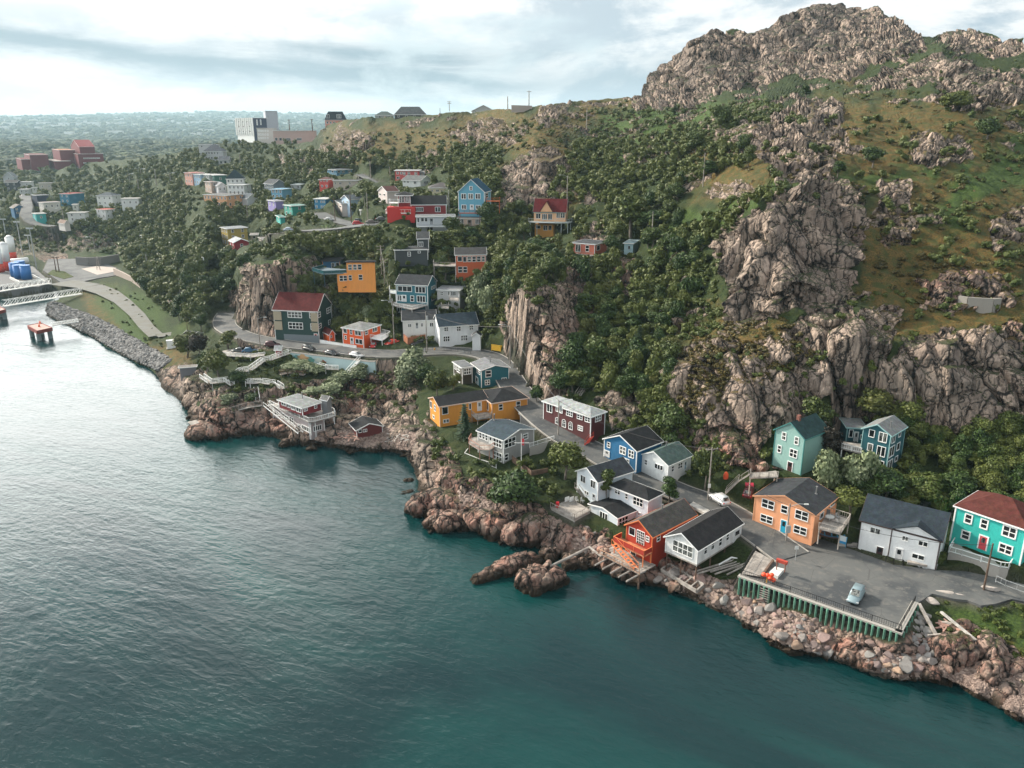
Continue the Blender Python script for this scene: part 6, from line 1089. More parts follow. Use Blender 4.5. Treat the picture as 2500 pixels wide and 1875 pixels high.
def plant(P, kind, h, w, label, group=None):
 global NP
 L_, h0 = PROTO[kind]; i = NP % len(L_); NP += 1; cm, tm_ = L_[i]; nm, cat = PLN[kind]
 root = thing(nm, label, cat, P, group); root.rotation_euler = (0, 0, random.random() * 6.28); w0 = {'tree': 5.6, 'blossom': 5, 'dark': 5.2, 'yellow': 5, 'slim': 3.6, 'shrub': 3.4, 'spruce': 3.6}[kind]
 root.scale = (w / w0, w / w0, h / h0)
 for nm_, me in (('crown', cm), ('trunk', tm_)): o = link(bpy.data.objects.new(nm_, me)); o.parent = root
 return root
# single plants one can point to: crop, foot x, y, height px, width px (crop px), kind, label
SP = [('I', 570, 1195, 400, 450, 'tree', 'big round green tree beside the road below the maroon house'), ('M', 1330, 410, 390, 540, 'tree', 'wide bright green tree on the shore rocks below the grey house'), ('I', 1015, 1400, 320, 190, 'slim', 'narrow green tree growing against the pale blue white house'),
 ('I', 1700, 1470, 300, 190, 'slim', 'small leafy tree at the corner of the black roofed white house'), ('I', 1690, 800, 400, 400, 'tree', 'dark green tree behind the blue house at the cliff foot'), ('I', 2085, 1260, 400, 270, 'yellow', 'yellowish tree behind the utility pole near the white car'),
 ('K', 1150, 1120, 470, 330, 'blossom', 'blossoming whitish tree left of its twin behind the peach house'), ('K', 1500, 1140, 480, 400, 'blossom', 'blossoming tree below the dark teal house'), ('K', 1450, 820, 200, 380, 'dark', 'rust brown bush under the deck of the dark teal house'), ('K', 1170, 760, 360, 330, 'dark', 'dark brown leaved tree beside the pale teal tall house'),
 ('K', 1040, 420, 330, 330, 'yellow', 'yellow green tree behind the roof of the pale teal house'), ('K', 1690, 340, 330, 400, 'yellow', 'large yellow green tree behind the dark teal house'), ('K', 2050, 420, 360, 400, 'tree', 'broad green tree right of the yellow green one against the cliff'),
 ('K', 1440, 1340, 300, 400, 'tree', 'green tree right behind the slate roof of the peach house'), ('K', 1560, 1200, 260, 260, 'tree', 'green tree under the blossoming tree'), ('L', 960, 420, 150, 220, 'yellow', 'low yellow green bush behind the navy roof'), ('L', 1340, 470, 120, 140, 'yellow', 'little yellow bush beside the turquoise house'), ('L', 1290, 1010, 120, 150, 'shrub', 'dark shrub at the corner of the white clapboard house'),
 ('L', 700, 330, 330, 430, 'tree', 'large dark tree behind the navy roofed house'), ('L', 1130, 380, 330, 420, 'tree', 'large dark tree left of the turquoise house'), ('L', 1480, 310, 330, 420, 'tree', 'bright tree just behind the turquoise house'),
 ('H', 1260, 1200, 400, 270, 'spruce', 'tall dark spruce in front of the orange L shaped house'), ('H', 700, 560, 300, 420, 'blossom', 'large white blossoming bush below the road railing'), ('H', 590, 690, 260, 220, 'blossom', 'blossoming bush under the larger one on the cove slope'), ('H', 960, 760, 300, 260, 'yellow', 'olive yellow tree beside the orange house'), ('H', 850, 650, 250, 260, 'tree', 'green tree between the blossoming bush and the olive one'), ('H', 1130, 690, 180, 200, 'tree', 'dark bush below the teal and brown houses'),
 ('G', 600, 560, 340, 330, 'tree', 'big green tree beside the white zigzag stairs'), ('G', 480, 480, 260, 170, 'slim', 'light green tree left of the zigzag stairs'), ('G', 800, 640, 180, 200, 'tree', 'bush growing through the lower stairs'), ('G', 700, 240, 200, 200, 'slim', 'slim tree standing by the parking deck'), ('G', 250, 330, 240, 300, 'tree', 'dark bush beside the small white hut'), ('G', 390, 330, 240, 200, 'dark', 'brownish tree next to the white hut'),
 ('G', 1450, 470, 110, 330, 'blossom', 'pale flowering thicket below the painted wall'), ('G', 1620, 500, 100, 260, 'blossom', 'pale flowering shrub near the white footbridge'), ('G', 1900, 610, 130, 300, 'blossom', 'flowering shrub on the slope right of the walkway'), ('G', 1800, 720, 110, 330, 'blossom', 'flowering shrub above the red waterfront house'), ('G', 1620, 740, 90, 240, 'blossom', 'flowering shrub behind the waterfront roof'), ('G', 2080, 560, 150, 260, 'blossom', 'flowering shrub at the right of the slope'), ('G', 700, 850, 130, 200, 'blossom', 'flowering shrub on the headland'), ('G', 950, 800, 90, 200, 'shrub', 'shrub beside the boardwalk steps'),
 ('F', 2040, 1010, 400, 260, 'blossom', 'silvery tree right of the narrow grey house'), ('F', 2180, 1040, 330, 240, 'blossom', 'second silvery tree at the right of the narrow grey house'), ('F', 1230, 400, 190, 200, 'tree', 'round tree in front of the dark charcoal house'), ('F', 930, 430, 80, 120, 'yellow', 'round yellow bush above the yellow orange house'),
 ('R', 1500, 760, 420, 330, 'slim', 'tall grey green willow above the pale blue shed'), ('R', 1330, 880, 260, 260, 'tree', 'bush beside the pink hut'), ('R', 520, 980, 165, 300, 'tree', 'leafy tree below the stilt house'), ('E', 1950, 1400, 270, 230, 'tree', 'bright green tree right of the sky blue house'), ('E', 1560, 1530, 240, 220, 'tree', 'bright green tree in front of the light grey house'),
 ('T', 1640, 940, 170, 250, 'tree', 'lone round bush under the upper right rock slab'), ('T', 1900, 1170, 180, 220, 'tree', 'bush in the green gully on the upper right'), ('T', 660, 1490, 160, 110, 'slim', 'dark bush standing in a cleft of the middle rocks'), ('T', 950, 1400, 160, 200, 'tree', 'round dark bush between two rock outcrops'), ('T', 395, 830, 110, 90, 'slim', 'small dark bush on the green shoulder'), ('T', 700, 1220, 80, 60, 'spruce', 'tiny spruce on the ochre slope'),
 ('S', 1900, 450, 240, 180, 'tree', 'dark tall bush at the top of the green meadow'), ('S', 1520, 290, 120, 80, 'spruce', 'small conifer at the foot of the summit crag'), ('S', 620, 560, 120, 80, 'spruce', 'lone dark conifer on the bare ridge'), ('S', 1700, 620, 180, 170, 'tree', 'round dark bush above the tall utility pole'), ('V', 1220, 920, 270, 160, 'spruce', 'spruce in the deep green gully'), ('V', 860, 1080, 330, 200, 'slim', 'tall light green tree above the maroon house'), ('V', 680, 1110, 330, 270, 'tree', 'broad tree right of the vertical cliff'), ('V', 1380, 1370, 230, 150, 'slim', 'slender tree by the cliff foot'), ('V', 370, 1290, 120, 120, 'shrub', 'shrub at the foot of the vertical cliff'), ('V', 150, 720, 180, 110, 'spruce', 'dark spruce behind the yellow fence')]
placed = []
for c, x, y, hp, wp, kd, lb in SP:
 X, Y = n(c, x, y); P = ground(X, Y - 2); d = depth(P); k = CR[c][2]; H_ = hp * k * d / F * 1.0; W_ = wp * k * d / F
 plant(P, kd, max(1.0, H_), max(1.0, W_), lb); placed.append((X, Y - hp * k * .4, wp * k * .5))
# regions: polygon in display px, wanted number, size m, kinds, label, shrink
RG = [
 ('190 350 330 340 500 314 640 308 640 330 480 348 330 364', 90, 4.6, 'tree slim', 'tree'),
 ('262 545 330 540 420 580 520 560 560 560 520 600 500 650 495 700 440 722 380 690 330 650 290 615', 120, 6.6, 'tree tree slim', 'leafy tree on the slope between the stone wall and the rock bluff'),
 ('330 545 420 575 500 560 600 500 690 505 840 530 800 560 720 560 640 545 560 560', 75, 5.0, 'tree yellow tree', 'leafy tree on the knoll above the bluff'),
 ('0 345 230 372 330 352 480 342 560 400 400 370 400 500 440 560 300 540 180 500 0 530', 420, 6.8, 'tree tree tree yellow', 'big rounded tree on the harbour hillside at the far left'),
 ('480 320 700 335 860 340 1000 330 1080 330 1080 440 1000 460 900 440 850 460 800 430 700 440 690 500 560 480 480 500 440 450 560 400', 300, 5.4, 'tree tree yellow slim', 'tree among the upper hillside houses'),
 ('700 585 700 640 850 625 860 700 780 730 700 735 660 690 640 640', 70, 4.6, 'tree tree blossom', 'bushy tree between the yellow orange house and the road houses'),
 ('930 480 1150 450 1150 520 1240 610 1110 650 1110 770 1020 700 1030 620 960 610 940 560 860 560', 110, 5.2, 'tree tree slim', 'dark green tree on the wooded slope above the white houses'),
 ('1150 500 1240 320 1380 310 1560 300 1640 360 1480 400 1450 480 1540 520 1470 700 1450 860 1480 960 1430 980 1400 880 1290 850 1200 860 1230 740 1270 640 1240 600', 420, 4.6, 'tree tree slim yellow tree shrub', 'tree in the overgrown gully between the cliffs'),
 ('1800 960 1850 915 1950 935 2060 965 2215 930 2240 1130 2100 1130 2000 1100 1850 1090 1800 1080', 110, 4.4, 'tree tree tree', 'dense green tree at the foot of the right hand cliffs'),
 ('1380 860 1430 900 1470 990 1400 965', 10, 3.6, 'tree', 'dense green tree at the foot of the right hand cliffs'),
 ('1540 520 1560 450 1650 420 1700 420 1600 470 1560 520', 22, 3.0, 'shrub tree', 'low bush on the grassy rim of the tall cliff'),
]
R2 = [
 ('1650 250 1900 200 2212 250 2212 700 1900 500 1650 400', 45, 2.8), ('700 300 1100 270 1380 215 1380 300 1100 330 1000 330 800 340', 50, 2.6), ('1640 180 2212 60 2212 200 1650 230', 20, 1.8), ('1480 300 1640 220 1700 240 1550 300', 40, 2.4),
 ('1250 330 1320 230 1400 240 1600 230 1640 300 1500 400 1300 450', 90, 3.0), ('1480 720 1700 720 1850 640 2100 600 2212 600 2212 700 1900 900 1800 1000 1650 1000', 55, 1.8), ('1420 560 1470 500 1560 440 1600 470 1560 520 1545 620 1560 720 1480 740 1430 700', 60, 2.2), ('430 740 560 760 850 770 900 780 900 900 700 870 560 870 430 830', 50, 1.8), ('900 900 1000 1000 1200 1000 1200 1090 1050 1090 940 1000', 30, 1.9), ('1200 860 1500 900 1600 1000 1500 1060 1380 980', 40, 2.0), ('2000 1290 2212 1300 2212 1500 2100 1450', 20, 1.0), ('180 600 300 620 400 740 300 760', 20, 1.0), ('0 400 400 400 600 560 300 560 0 540', 230, 3.4), ('440 340 1080 330 1080 460 560 500', 170, 3.0), ('560 500 1100 470 1200 640 1000 760 700 720', 240, 2.2)]
cand = []; DKK = 2500 / 2212.0
def sample(poly, cnt, sz, kinds, spread=.36, tries=10):
 p = np.array(PG(poly, (0, 0), DKK)); lo, hi = p.min(0), p.max(0); got = 0; t = 0; out = []
 while got < cnt and t < cnt * tries:
  t += 1; x, y = random.uniform(lo[0], hi[0]), random.uniform(lo[1], hi[1])
  if not inpoly(np.array([x]), np.array([y]), p)[0] or y < np.interp(x, skx, sky_) + 3: continue
  P = ground(x, y); d = np.linalg.norm(P - CAMP); k = F / d; s = sz * random.uniform(.65, 1.25); w = s * random.uniform(.75, 1.05)
  if any(abs(x - a) < w * k * spread and abs(y - s * k * .4 - b) < s * k * spread * .62 for a, b, c in placed): continue
  if P[2] < 3: continue
  if not clear_of(P, w, s): continue
  placed.append((x, y - s * k * .4, w * k)); out.append((P, s, w, random.choice(kinds.split()), d)); got += 1
 return out
trees = []
for poly, cnt, sz, kinds, lb in RG:
 for P, s, w, kd, d in sample(poly, cnt, sz, kinds): trees.append((s * F / d, P, s, w, kd, lb))
trees.sort(key=lambda t: -t[0])
indiv, rest = trees[:290], trees[290:]
LBK = dict(tree='round green crown', slim='narrow upright crown', yellow='yellow green crown', shrub='low bushy crown', blossom='pale blossoming crown')
def short(l):
 o = []
 for w_ in l.split():
  if w_ in ('with', 'beside', 'by', 'in', 'on', 'at', 'above', 'below', 'standing', 'facing', 'against', 'behind', 'joined', 'under', 'left', 'right', 'over', 'raised', 'next', 'near', 'among', 'between', 'and', 'of', 'to', 'built', 'alone', 'half', 'seen', 'peeping'): break
  o.append(w_)
 return ' '.join(o[-5:])
names = [(short(s['l']), *[(a + b) / 2 for a, b in ((min(proj(s['fit']['P'] + s['fit']['ex'] * i + s['fit']['ey'] * j)[k] for i in (0, s['fit']['W']) for j in (0, s['fit']['D'])), max(proj(s['fit']['P'] + s['fit']['ex'] * i + s['fit']['ey'] * j)[k] for i in (0, s['fit']['W']) for j in (0, s['fit']['D']))) for k in (0, 1))]) for s in HS]
DIRS = ['right of', 'right and above', 'above', 'left and above', 'left of', 'left and below', 'below', 'right and below']; groups = {}
for t in indiv:
 x, y = proj(t[1]); nm_, hx, hy = min(names, key=lambda q: math.hypot(q[1] - x, q[2] - y)); dd = math.hypot(hx - x, hy - y); k = int(round(math.atan2(hy - y, x - hx) / (math.pi / 4))) % 8
 groups.setdefault((t[4], nm_, k), []).append((dd, t))
ORD = ['nearest', 'second nearest', 'third nearest', 'fourth nearest', 'fifth nearest', 'sixth nearest', 'seventh nearest', 'eighth nearest', 'ninth nearest', 'tenth nearest', 'eleventh nearest', 'twelfth nearest']
KW = dict(tree='round green', slim='slender green', yellow='yellowish green', shrub='low bushy green', blossom='pale blossoming')
for (kd, nm_, k), L_ in groups.items():
 L_.sort(key=lambda q: q[0])
 for i, (dd, (hp, P, s, w, kd, lb)) in enumerate(L_):
  dr = DIRS[k] + (' ' if 'of' in DIRS[k] or DIRS[k] in ('above', 'below') else ' ') + 'the ' + nm_
  plant(P - UP * .3, kd, s, w, KW[kd] + ' tree ' + dr + ((', ' + (ORD[i] if i < 12 else 'farther') + ' of them') if len(L_) > 1 else ''), 'trees on the slope')
# the smaller trees and the undergrowth: nobody could count them
def mass(name, items, nl, mat, leaf):
 r = np.random.default_rng(5); Qs = []; Ss = []; CV, CF = [], []; nv = 0
 for P, s, w in items:
  lb = crown_lobes(r, w, s, 5, .05); Q, sh = leaf_cloud(r, nl, lb, leaf * (.5 + .12 * s)); Qs.append(Q + P); Ss.append(sh); v, f = cores_of(lb, .8, r); CV.append(v + P); CF.append(f + nv); nv += len(v)
 if not Qs: return
 o = link(bpy.data.objects.new(name, quads_mesh(name, np.concatenate(Qs), np.concatenate(Ss), mat, (np.concatenate(CV), np.concatenate(CF))))); o['kind'] = 'stuff'
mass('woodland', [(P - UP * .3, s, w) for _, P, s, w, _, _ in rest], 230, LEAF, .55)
und = []
for poly, cnt, sz in R2:
 und += [(P - UP * .2, s * .8, w * 1.25) for P, s, w, kd, d in sample(poly, int(cnt * 2.4), sz, 'shrub', .3, 5)]
mass('undergrowth', und, 95, LEAF, .5)
heath = []
for poly in ('1560 330 1650 250 1900 190 2212 200 2212 620 1950 700 1850 560 1800 380 1650 420', '700 300 1100 262 1380 215 1380 300 1200 320 1000 330 800 335', '1450 700 1700 690 1760 760 1560 900 1470 900', '1250 330 1320 230 1640 215 1640 300 1500 400'):
 heath += [(P - UP * .2, s * .5, w * 1.9) for P, s, w, kd, d in sample(poly, 420, 1.1, 'shrub', .3, 3)]
mass('heath', heath, 60, leafm('heath_leaves', (0.04, 0.038, 0.01), (0.17, 0.12, 0.03), (0.10, .11, .025)), .5)
# distant woods on the far plain
r = np.random.default_rng(9); nF = 24000; a = r.uniform(math.radians(-38), math.radians(2), nF); d = 760 * (11.5 ** r.random(nF)); fx_, fy_ = np.sin(a) * d, np.cos(a) * d; fz_ = far_height(fx_, fy_)
v, f = ico(); S = (2.4 + 2.6 * r.random(nF)) * (1 + d / 3500); V = (v[None] * (1 + .25 * r.normal(size=(nF, 12, 1))) * S[:, None, None] * np.array([1.5, 1.5, .8])) + np.stack([fx_, fy_, fz_ + S * .35], 1)[:, None]
me = fastmesh('distant_woods', V.reshape(-1, 3), (f[None] + 12 * np.arange(nF)[:, None, None]).reshape(-1, 3), far_mat(), True); at = me.attributes.new('shade', 'FLOAT', 'POINT'); at.data.foreach_set('value', np.repeat(r.random(nF) * .8, 12).astype(np.float32)); o = link(bpy.data.objects.new('distant_woods', me)); o['kind'] = 'stuff'
mb = MB(); nT = 0
while nT < 300:
 a = r.uniform(math.radians(-36), math.radians(-2)); d = r.uniform(3800, 8600); x, y = math.sin(a) * d, math.cos(a) * d
 if vnoise(np.array([[x / 380, y / 380, 0]]), 88)[0] < .05: continue
 z = far_height(np.array([x]), np.array([y]))[0]; w_ = 14 + 60 * r.random() ** 3; mb.box((x - w_ / 2, y, z - 3), (w_, 0, 0), (0, 20, 0), (0, 0, 12 + 9 * r.random())); nT += 1
o = mb.build('distant_town', plain((.6, .6, .58), .8, 0, 'far_walls')); o['kind'] = 'stuff'
# ------------------------------------------------------------------ decks, fences, stairs
def pz(c, x, y, z): return at_z(*n(c, x, y), z)
def pg(c, x, y): return ground(*n(c, x, y))
def railing(root, A, B, h=1.0, mat=None, bal=.35, post=2.0, t=.07, solid=False, fill=None):
 mat = mat or trimw; A, B = np.asarray(A), np.asarray(B); L = np.linalg.norm(B - A); d = (B - A) / (L + 1e-9)
 MB().bar(A + UP * h, B + UP * h, t * 1.5, t).build('rail', mat, root)
 k = max(1, int(round(L / post)))
 for i in range(k + 1): p = A + d * L * i / k; MB().bar(p - UP * .1, p + UP * h, t * 1.3).build('post', mat, root)
 if solid: MB().bar(A + UP * h * .5, B + UP * h * .5, .04, h * .85).build('panel', fill or mat, root)
 else:
  m = MB(); m.bar(A + UP * .15, B + UP * .15, t, t)
  kk = max(1, int(L / bal))
  for i in range(kk): p = A + d * L * (i + .5) / kk; m.bar(p + UP * .12, p + UP * h, t * .55)
  o = m.build('balusters', mat, root); o['kind'] = 'stuff'
def deck(root, pts, rails=(), drop=3.0, mat=None, rmat=None, h=1.0, posts=True, bal=.35, solid=False, fill=None, plank=False):
 mat = mat or GREYW; c = np.mean(pts, 0); z = pts[0][2]
 m = MB(); m.prism([p[:2] for p in pts], z - .22, z - (.06 if plank else 0)); m.build('deck', mat, root)
 for i in rails: railing(root, pts[i], pts[(i + 1) % len(pts)], h, rmat, bal, solid=solid, fill=fill)
 if posts:
  for p in pts: q = p + (c - p) * .06; MB().bar(q - UP * drop, q - UP * .2, .16).build('deck_post', rmat or BWOOD, root)
def stairs(root, A, B, w, mat=None, rmat=None, rails=(1, -1)):
 A, B = np.asarray(A, float), np.asarray(B, float); mat = mat or GREYW; d = B - A; hd = d.copy(); hd[2] = 0; L = np.linalg.norm(hd); hd /= L + 1e-9; sd = np.array([-hd[1], hd[0], 0]); k = max(3, int(abs(d[2]) / .22))
 for s in (-1, 1): MB().bar(A + sd * s * w / 2, B + sd * s * w / 2, .07, .22).build('stringer', rmat or mat, root)
 for i in range(k): p = A + d * (i + .5) / k; MB().box(p - sd * w / 2 - hd * .14, sd * w, hd * .28, UP * .05).build('step', mat, root)
 for s in rails: a, b = A + sd * s * w / 2, B + sd * s * w / 2; MB().bar(a + UP * .95, b + UP * .95, .07).build('handrail', rmat or mat, root); MB().bar(a, a + UP * .95, .07).build('post', rmat or mat, root); MB().bar(b, b + UP * .95, .07).build('post', rmat or mat, root)
def house_of(start): return HR[[k for k in HR if k.startswith(start[:22])][0]]
def hroot(start): return house_of(start)[0]
ORW = plain((.75, .22, .08), .7, 0, 'orange_paint'); REDP = plain((.35, .03, .015), .7, 0, 'red_paint'); BLKM = plain((.02, .02, .022), .5, .3, 'black_iron'); PALEW = woodm((.34, .31, .28), 'pale_wood')
# decks that belong to houses
r = hroot('peach two storey'); P4 = [pz('K', 1100, 1500, 7.0), pz('K', 1335, 1562, 7.0), pz('K', 1437, 1405, 7.0), pz('K', 1195, 1330, 7.0)]; deck(r, P4, (0, 1, 2), 3.0, GREYW, PALEW, 1.0)
r = hroot('pale blue white'); zz = 4.0
P5 = [pz('I', 415, 1500, zz), pz('I', 675, 1625, zz), pz('I', 850, 1530, zz), pz('I', 640, 1400, zz)]
pat = thing('patio_deck', 'grey wooden patio deck on a concrete base with garden furniture', 'deck', P5[0]); deck(pat, P5, (0, 1), .6, PALEW, GREYW, 1.0, False, 1.0)
MB().prism([(p + (np.mean(P5, 0) - p) * .03)[:2] for p in P5], -.2, zz * WS - .23).build('base', CONC, pat)
stairs(pat, pz('I', 700, 1290, 6.2), pz('I', 780, 1400, 4.1), 1.1, GREYW)
r = hroot('grey two storey'); R4 = [pz('H', 1300, 1245, 7.9), pz('H', 1420, 1320, 7.9), pz('H', 1530, 1320, 7.9), pz('H', 1575, 1290, 7.9), pz('H', 1440, 1165, 7.9), pz('H', 1330, 1190, 7.9)]
deck(r, R4, (5, 0, 1, 2), 2.6, PALEW, plain((.4, .2, .15), .7, 0, 'red_stained_wood'), 1.0, True, .6)
R5 = [pz('H', 1258, 1395, 5.6), pz('H', 1440, 1470, 5.6), pz('H', 1600, 1520, 5.6), pz('H', 1560, 1300, 5.6), pz('H', 1300, 1340, 5.6)]; deck(r, R5, (0, 1, 4), 2.5, PALEW, trimw, .9)
r = hroot('orange yellow L'); R6 = [pz('H', 1330, 935, 8.4), pz('H', 1395, 990, 8.4), pz('H', 1548, 962, 8.4), pz('H', 1550, 915, 8.4), pz('H', 1365, 905, 8.4)]; deck(r, R6, (4, 0, 1, 2), 3, PALEW, GREYW, .95)
r = hroot('vivid orange square'); R7 = [pz('F', 902, 1262, 11.6), pz('F', 1030, 1285, 11.6), pz('F', 1118, 1228, 11.6), pz('F', 1010, 1200, 11.6)]; deck(r, R7, (0, 1, 2), 3.0, trimw, trimw, 1.1, True, .22)
r = hroot('bright yellow orange'); R8 = [pz('F', 278, 535, 23.7), pz('F', 400, 572, 23.7), pz('F', 655, 560, 23.7), pz('F', 650, 520, 23.7), pz('F', 400, 500, 23.7)]; deck(r, R8, (0, 1, 4), 4.0, plain((.02, .06, .08), .5, 0, 'teal_deck'), plain((.03, .09, .12), .4, 0, 'teal_steel'), 1.0, True, 1.0, True, plain((.02, .08, .09), .1, 0, 'tinted_glass'))
r = hroot('teal blue three'); R9 = [pz('F', 1135, 905, 17.2), pz('F', 1355, 955, 17.2), pz('F', 1515, 910, 17.2), pz('F', 1500, 880, 17.2), pz('F', 1140, 870, 17.2)]; deck(r, R9, (4, 0, 1), 3.4, GREYW, trimw, .95, True, .5)
RA = [pz('F', 1110, 770, 19.4), pz('F', 1180, 780, 19.4), pz('F', 1182, 730, 19.4), pz('F', 1115, 725, 19.4)]; deck(r, RA, (3, 0), 3.0, trimw, trimw, 1.0)
r = hroot('narrow pale grey'); 
for q in ((1755, 1860, 850, 19.6), (1670, 1750, 935, 17.4)): Pq = [pz('F', q[0], q[2], q[3]), pz('F', q[1], q[2] + 6, q[3]), pz('F', q[1], q[2] - 22, q[3]), pz('F', q[0], q[2] - 26, q[3])]; deck(r, Pq, (3, 0, 1), 2, GREYW, plain((.35, .33, .32), .7), 1.0, False)
r = hroot('brick orange house'); RB_ = [pz('F', 1582, 478, 25.4), pz('F', 1828, 485, 25.4), pz('F', 1826, 450, 25.4), pz('F', 1590, 445, 25.4)]; deck(r, RB_, (3, 0), 5.0, PALEW, GREYW, 1.0, True, 1.2)
r = hroot('light grey two storey'); RC_ = [at_Y(*n('E', 1180, 1385), 204), at_Y(*n('E', 1590, 1385), 204)]; RC_ += [RC_[1] + np.array([.2, 2.4, 0]), RC_[0] + np.array([.2, 2.4, 0])]; RC_ = [np.array([p[0], p[1], RC_[0][2]]) for p in RC_]; deck(r, RC_, (3, 0, 1), 4.2, plain((.45, .48, .5), .6), plain((.5, .53, .55), .6), 1.1, True, 1.5)
r = hroot('deep red house'); base = at_Y(*n('E', 860, 1345), 211)
for k, (yy, Yd) in enumerate(((1240, 212), (1130, 213))):
 x0, x1 = ((845, 1118), (880, 985))[k]; D4 = [at_Y(*n('E', x0, yy), Yd), at_Y(*n('E', x1, yy), Yd)]; D4 += [D4[1] + np.array([0, 3.6, 0]), D4[0] + np.array([0, 3.6, 0])]; D4 = [np.array([p[0], p[1], D4[0][2]]) for p in D4]; deck(r, D4, (3, 0, 1), 3.5 if k else .5, trimw, trimw, 1.15, k == 1, 1.1)
b0, b1 = at_Y(*n('E', 868, 1345), 211.5), at_Y(*n('E', 1165, 1345), 212.5); m = MB(); m.box(b0, b1 - b0, np.array([0, 4.5, 0]), UP * 5.2); m.build('painted_base', plain((.5, .03, .025), .8, 0, 'red_stone'), r)
r = hroot('small pale peach house'); D4 = [at_Y(*n('E', 1690, 1395), 205), at_Y(*n('E', 1872, 1400), 205)]; D4 += [D4[1] + np.array([0, 2.6, 0]), D4[0] + np.array([0, 2.6, 0])]; D4 = [np.array([p[0], p[1], D4[0][2]]) for p in D4]; deck(r, D4, (3, 0, 1), 3, PALEW, PALEW, 1.1)
r = hroot('sky blue gabled'); D4 = [at_Y(*n('E', 1640, 1240), 206), at_Y(*n('E', 1870, 1240), 206)]; D4 += [D4[1] + np.array([0, 2.2, 0]), D4[0] + np.array([0, 2.2, 0])]; D4 = [np.array([p[0], p[1], D4[0][2]]) for p in D4]; deck(r, D4, (3, 0, 1), 3, plain((.25, .08, .05), .8), plain((.2, .09, .07), .8), 1.0)
D4 = [at_Y(*n('E', 1930, 1110), 207), at_Y(*n('E', 2080, 1115), 207)]; D4 += [D4[1] + np.array([0, 3, 0]), D4[0] + np.array([0, 3, 0])]; D4 = [np.array([p[0], p[1], D4[0][2]]) for p in D4]; deck(r, D4, (3, 0, 1), 4, plain((.5, .13, .04), .8), plain((.5, .13, .04), .8), 1.0)
r = hroot('dark teal three'); D4 = [pz('K', 1345, 640, 11.4), pz('K', 1560, 690, 11.4), pz('K', 1575, 590, 11.4), pz('K', 1300, 560, 11.4)]; deck(r, D4, (0, 3), 4, PALEW, trimw, 1.0)
r = hroot('salmon pink cabin'); f = house_of('salmon pink cabin')[1]['fit']; o_ = f['P'] - f['ex'] * 2.0 - UP * .1; D4 = [o_ + f['ey'] * (f['D'] + .6), o_ - f['ey'] * .2, o_ - f['ey'] * .2 + f['ex'] * 2, o_ + f['ey'] * (f['D'] + .6) + f['ex'] * 2]; deck(r, D4, (0,), 3, PALEW, GREYW, .9, True, 1.2)
r = hroot('stilt house'); f = house_of('stilt house')[1]['fit']; P0 = f['P']; ex, ey, W, D = f['ex'], f['ey'], f['W'], f['D']; q = [(-2.2, -1.4), (-2.9, .8), (-2.9, D - 1.2), (-2.2, D + 1.2), (.6, D + 2.0), (1.5, D), (1.5, -2.0), (.2, -2.2)]
pts = [P0 + ex * a + ey * b - UP * .05 for a, b in q]; deck(r, pts, (0, 1, 2, 3, 6, 7), 7.0, plain((.45, .5, .5), .6), plain((.45, .5, .5), .5), 1.1, True, .9)
h_ = f['h']; m = MB(); c_ = P0 + ey * D * .60 - ex * .45; a_, b_, t_ = c_ - ey * 2.0 + UP * h_, c_ + ey * 2.0 + UP * h_, c_ + UP * (h_ + 3.2); m.add([a_, b_, t_, a_ + ex * 3.5, b_ + ex * 3.5, t_ + ex * 3.5], [(0, 2, 1), (3, 4, 5), (0, 1, 4, 3)]); m.build('dormer', paint((.72, .42, .24), .6, 0), r)
m = MB(); 
for s0 in (a_, b_):
 e = s0 + (s0 - c_ - UP * h_) * .12 - ex * .25; t2 = t_ - ex * .25 + UP * .1; m.add([e, t2, t2 + ex * 3.9, e + ex * 3.9, e + UP * .14, t2 + UP * .14, t2 + ex * 3.9 + UP * .14, e + ex * 3.9 + UP * .14], [(0, 1, 2, 3), (7, 6, 5, 4), (0, 4, 5, 1), (3, 2, 6, 7), (0, 3, 7, 4)])
m.build('dormer_roof', roofm((.14, .015, .018)), r)
# waterfront house deck
r = hroot('red and white waterfront'); v = house_of('red and white waterfront')[1]['v'][0]['fit']; P0, ex, ey, W, D, h = v['P'], v['ex'], v['ey'], v['W'], v['D'], v['h']
pts = [P0 + UP * (h + .25) + ex * a + ey * b for a, b in ((-.6, D + .5), (-.6, -.3), (.6, -1.2), (W + 2.5, -1.2), (W + 3.6, 1.0), (W + 3.6, 4), (W + 2, D + .5))]; deck(r, pts, (0, 1, 2, 3, 4), 4.5, PALEW, trimw, 1.1, True, .5)
stairs(r, P0 + ey * (D + 1) + UP * (h + .2) - ex * 1.4, P0 + ey * 2 - ex * 1.6 + UP * .2, 1.3, PALEW, trimw)
# red shed: balcony, stairs and pier
r = hroot('red orange fishing'); f = house_of('red orange fishing')[1]['fit']; P0, ex, ey, W, D, h = f['P'], f['ex'], f['ey'], f['W'], f['D'], f['h']; zb = h * .42
pts = [P0 + UP * zb + ex * a + ey * b for a, b in ((0, D + 1.0), (-2.1, D + 1.0), (-2.1, -.1), (0, -.1))]; deck(r, pts, (0, 1, 2), zb, woodm((.5, .2, .1), 'orange_wood'), ORW, 1.0, True, 99, True, REDP)
stairs(r, P0 + UP * zb - ex * 2.5 + ey * (D + .6), P0 - ex * 3.3 + ey * .4, .9, ORW, ORW)
pier = thing('pier', 'timber pier of loose planks with orange fence in front of the red shed', 'pier', P0); q = [P0 + ex * a + ey * b - UP * .12 for a, b in ((-4.2, D + 2.5), (-4.2, -1.0), (.2, -1.0), (.2, D + 2.5))]
for i in range(15): a = q[0] + (q[1] - q[0]) * i / 15 + UP * .02; MB().box(a, (q[1] - q[0]) / 15 * .86, q[3] - q[0], UP * .07).build('plank', GREYW if i % 3 else PALEW, pier)
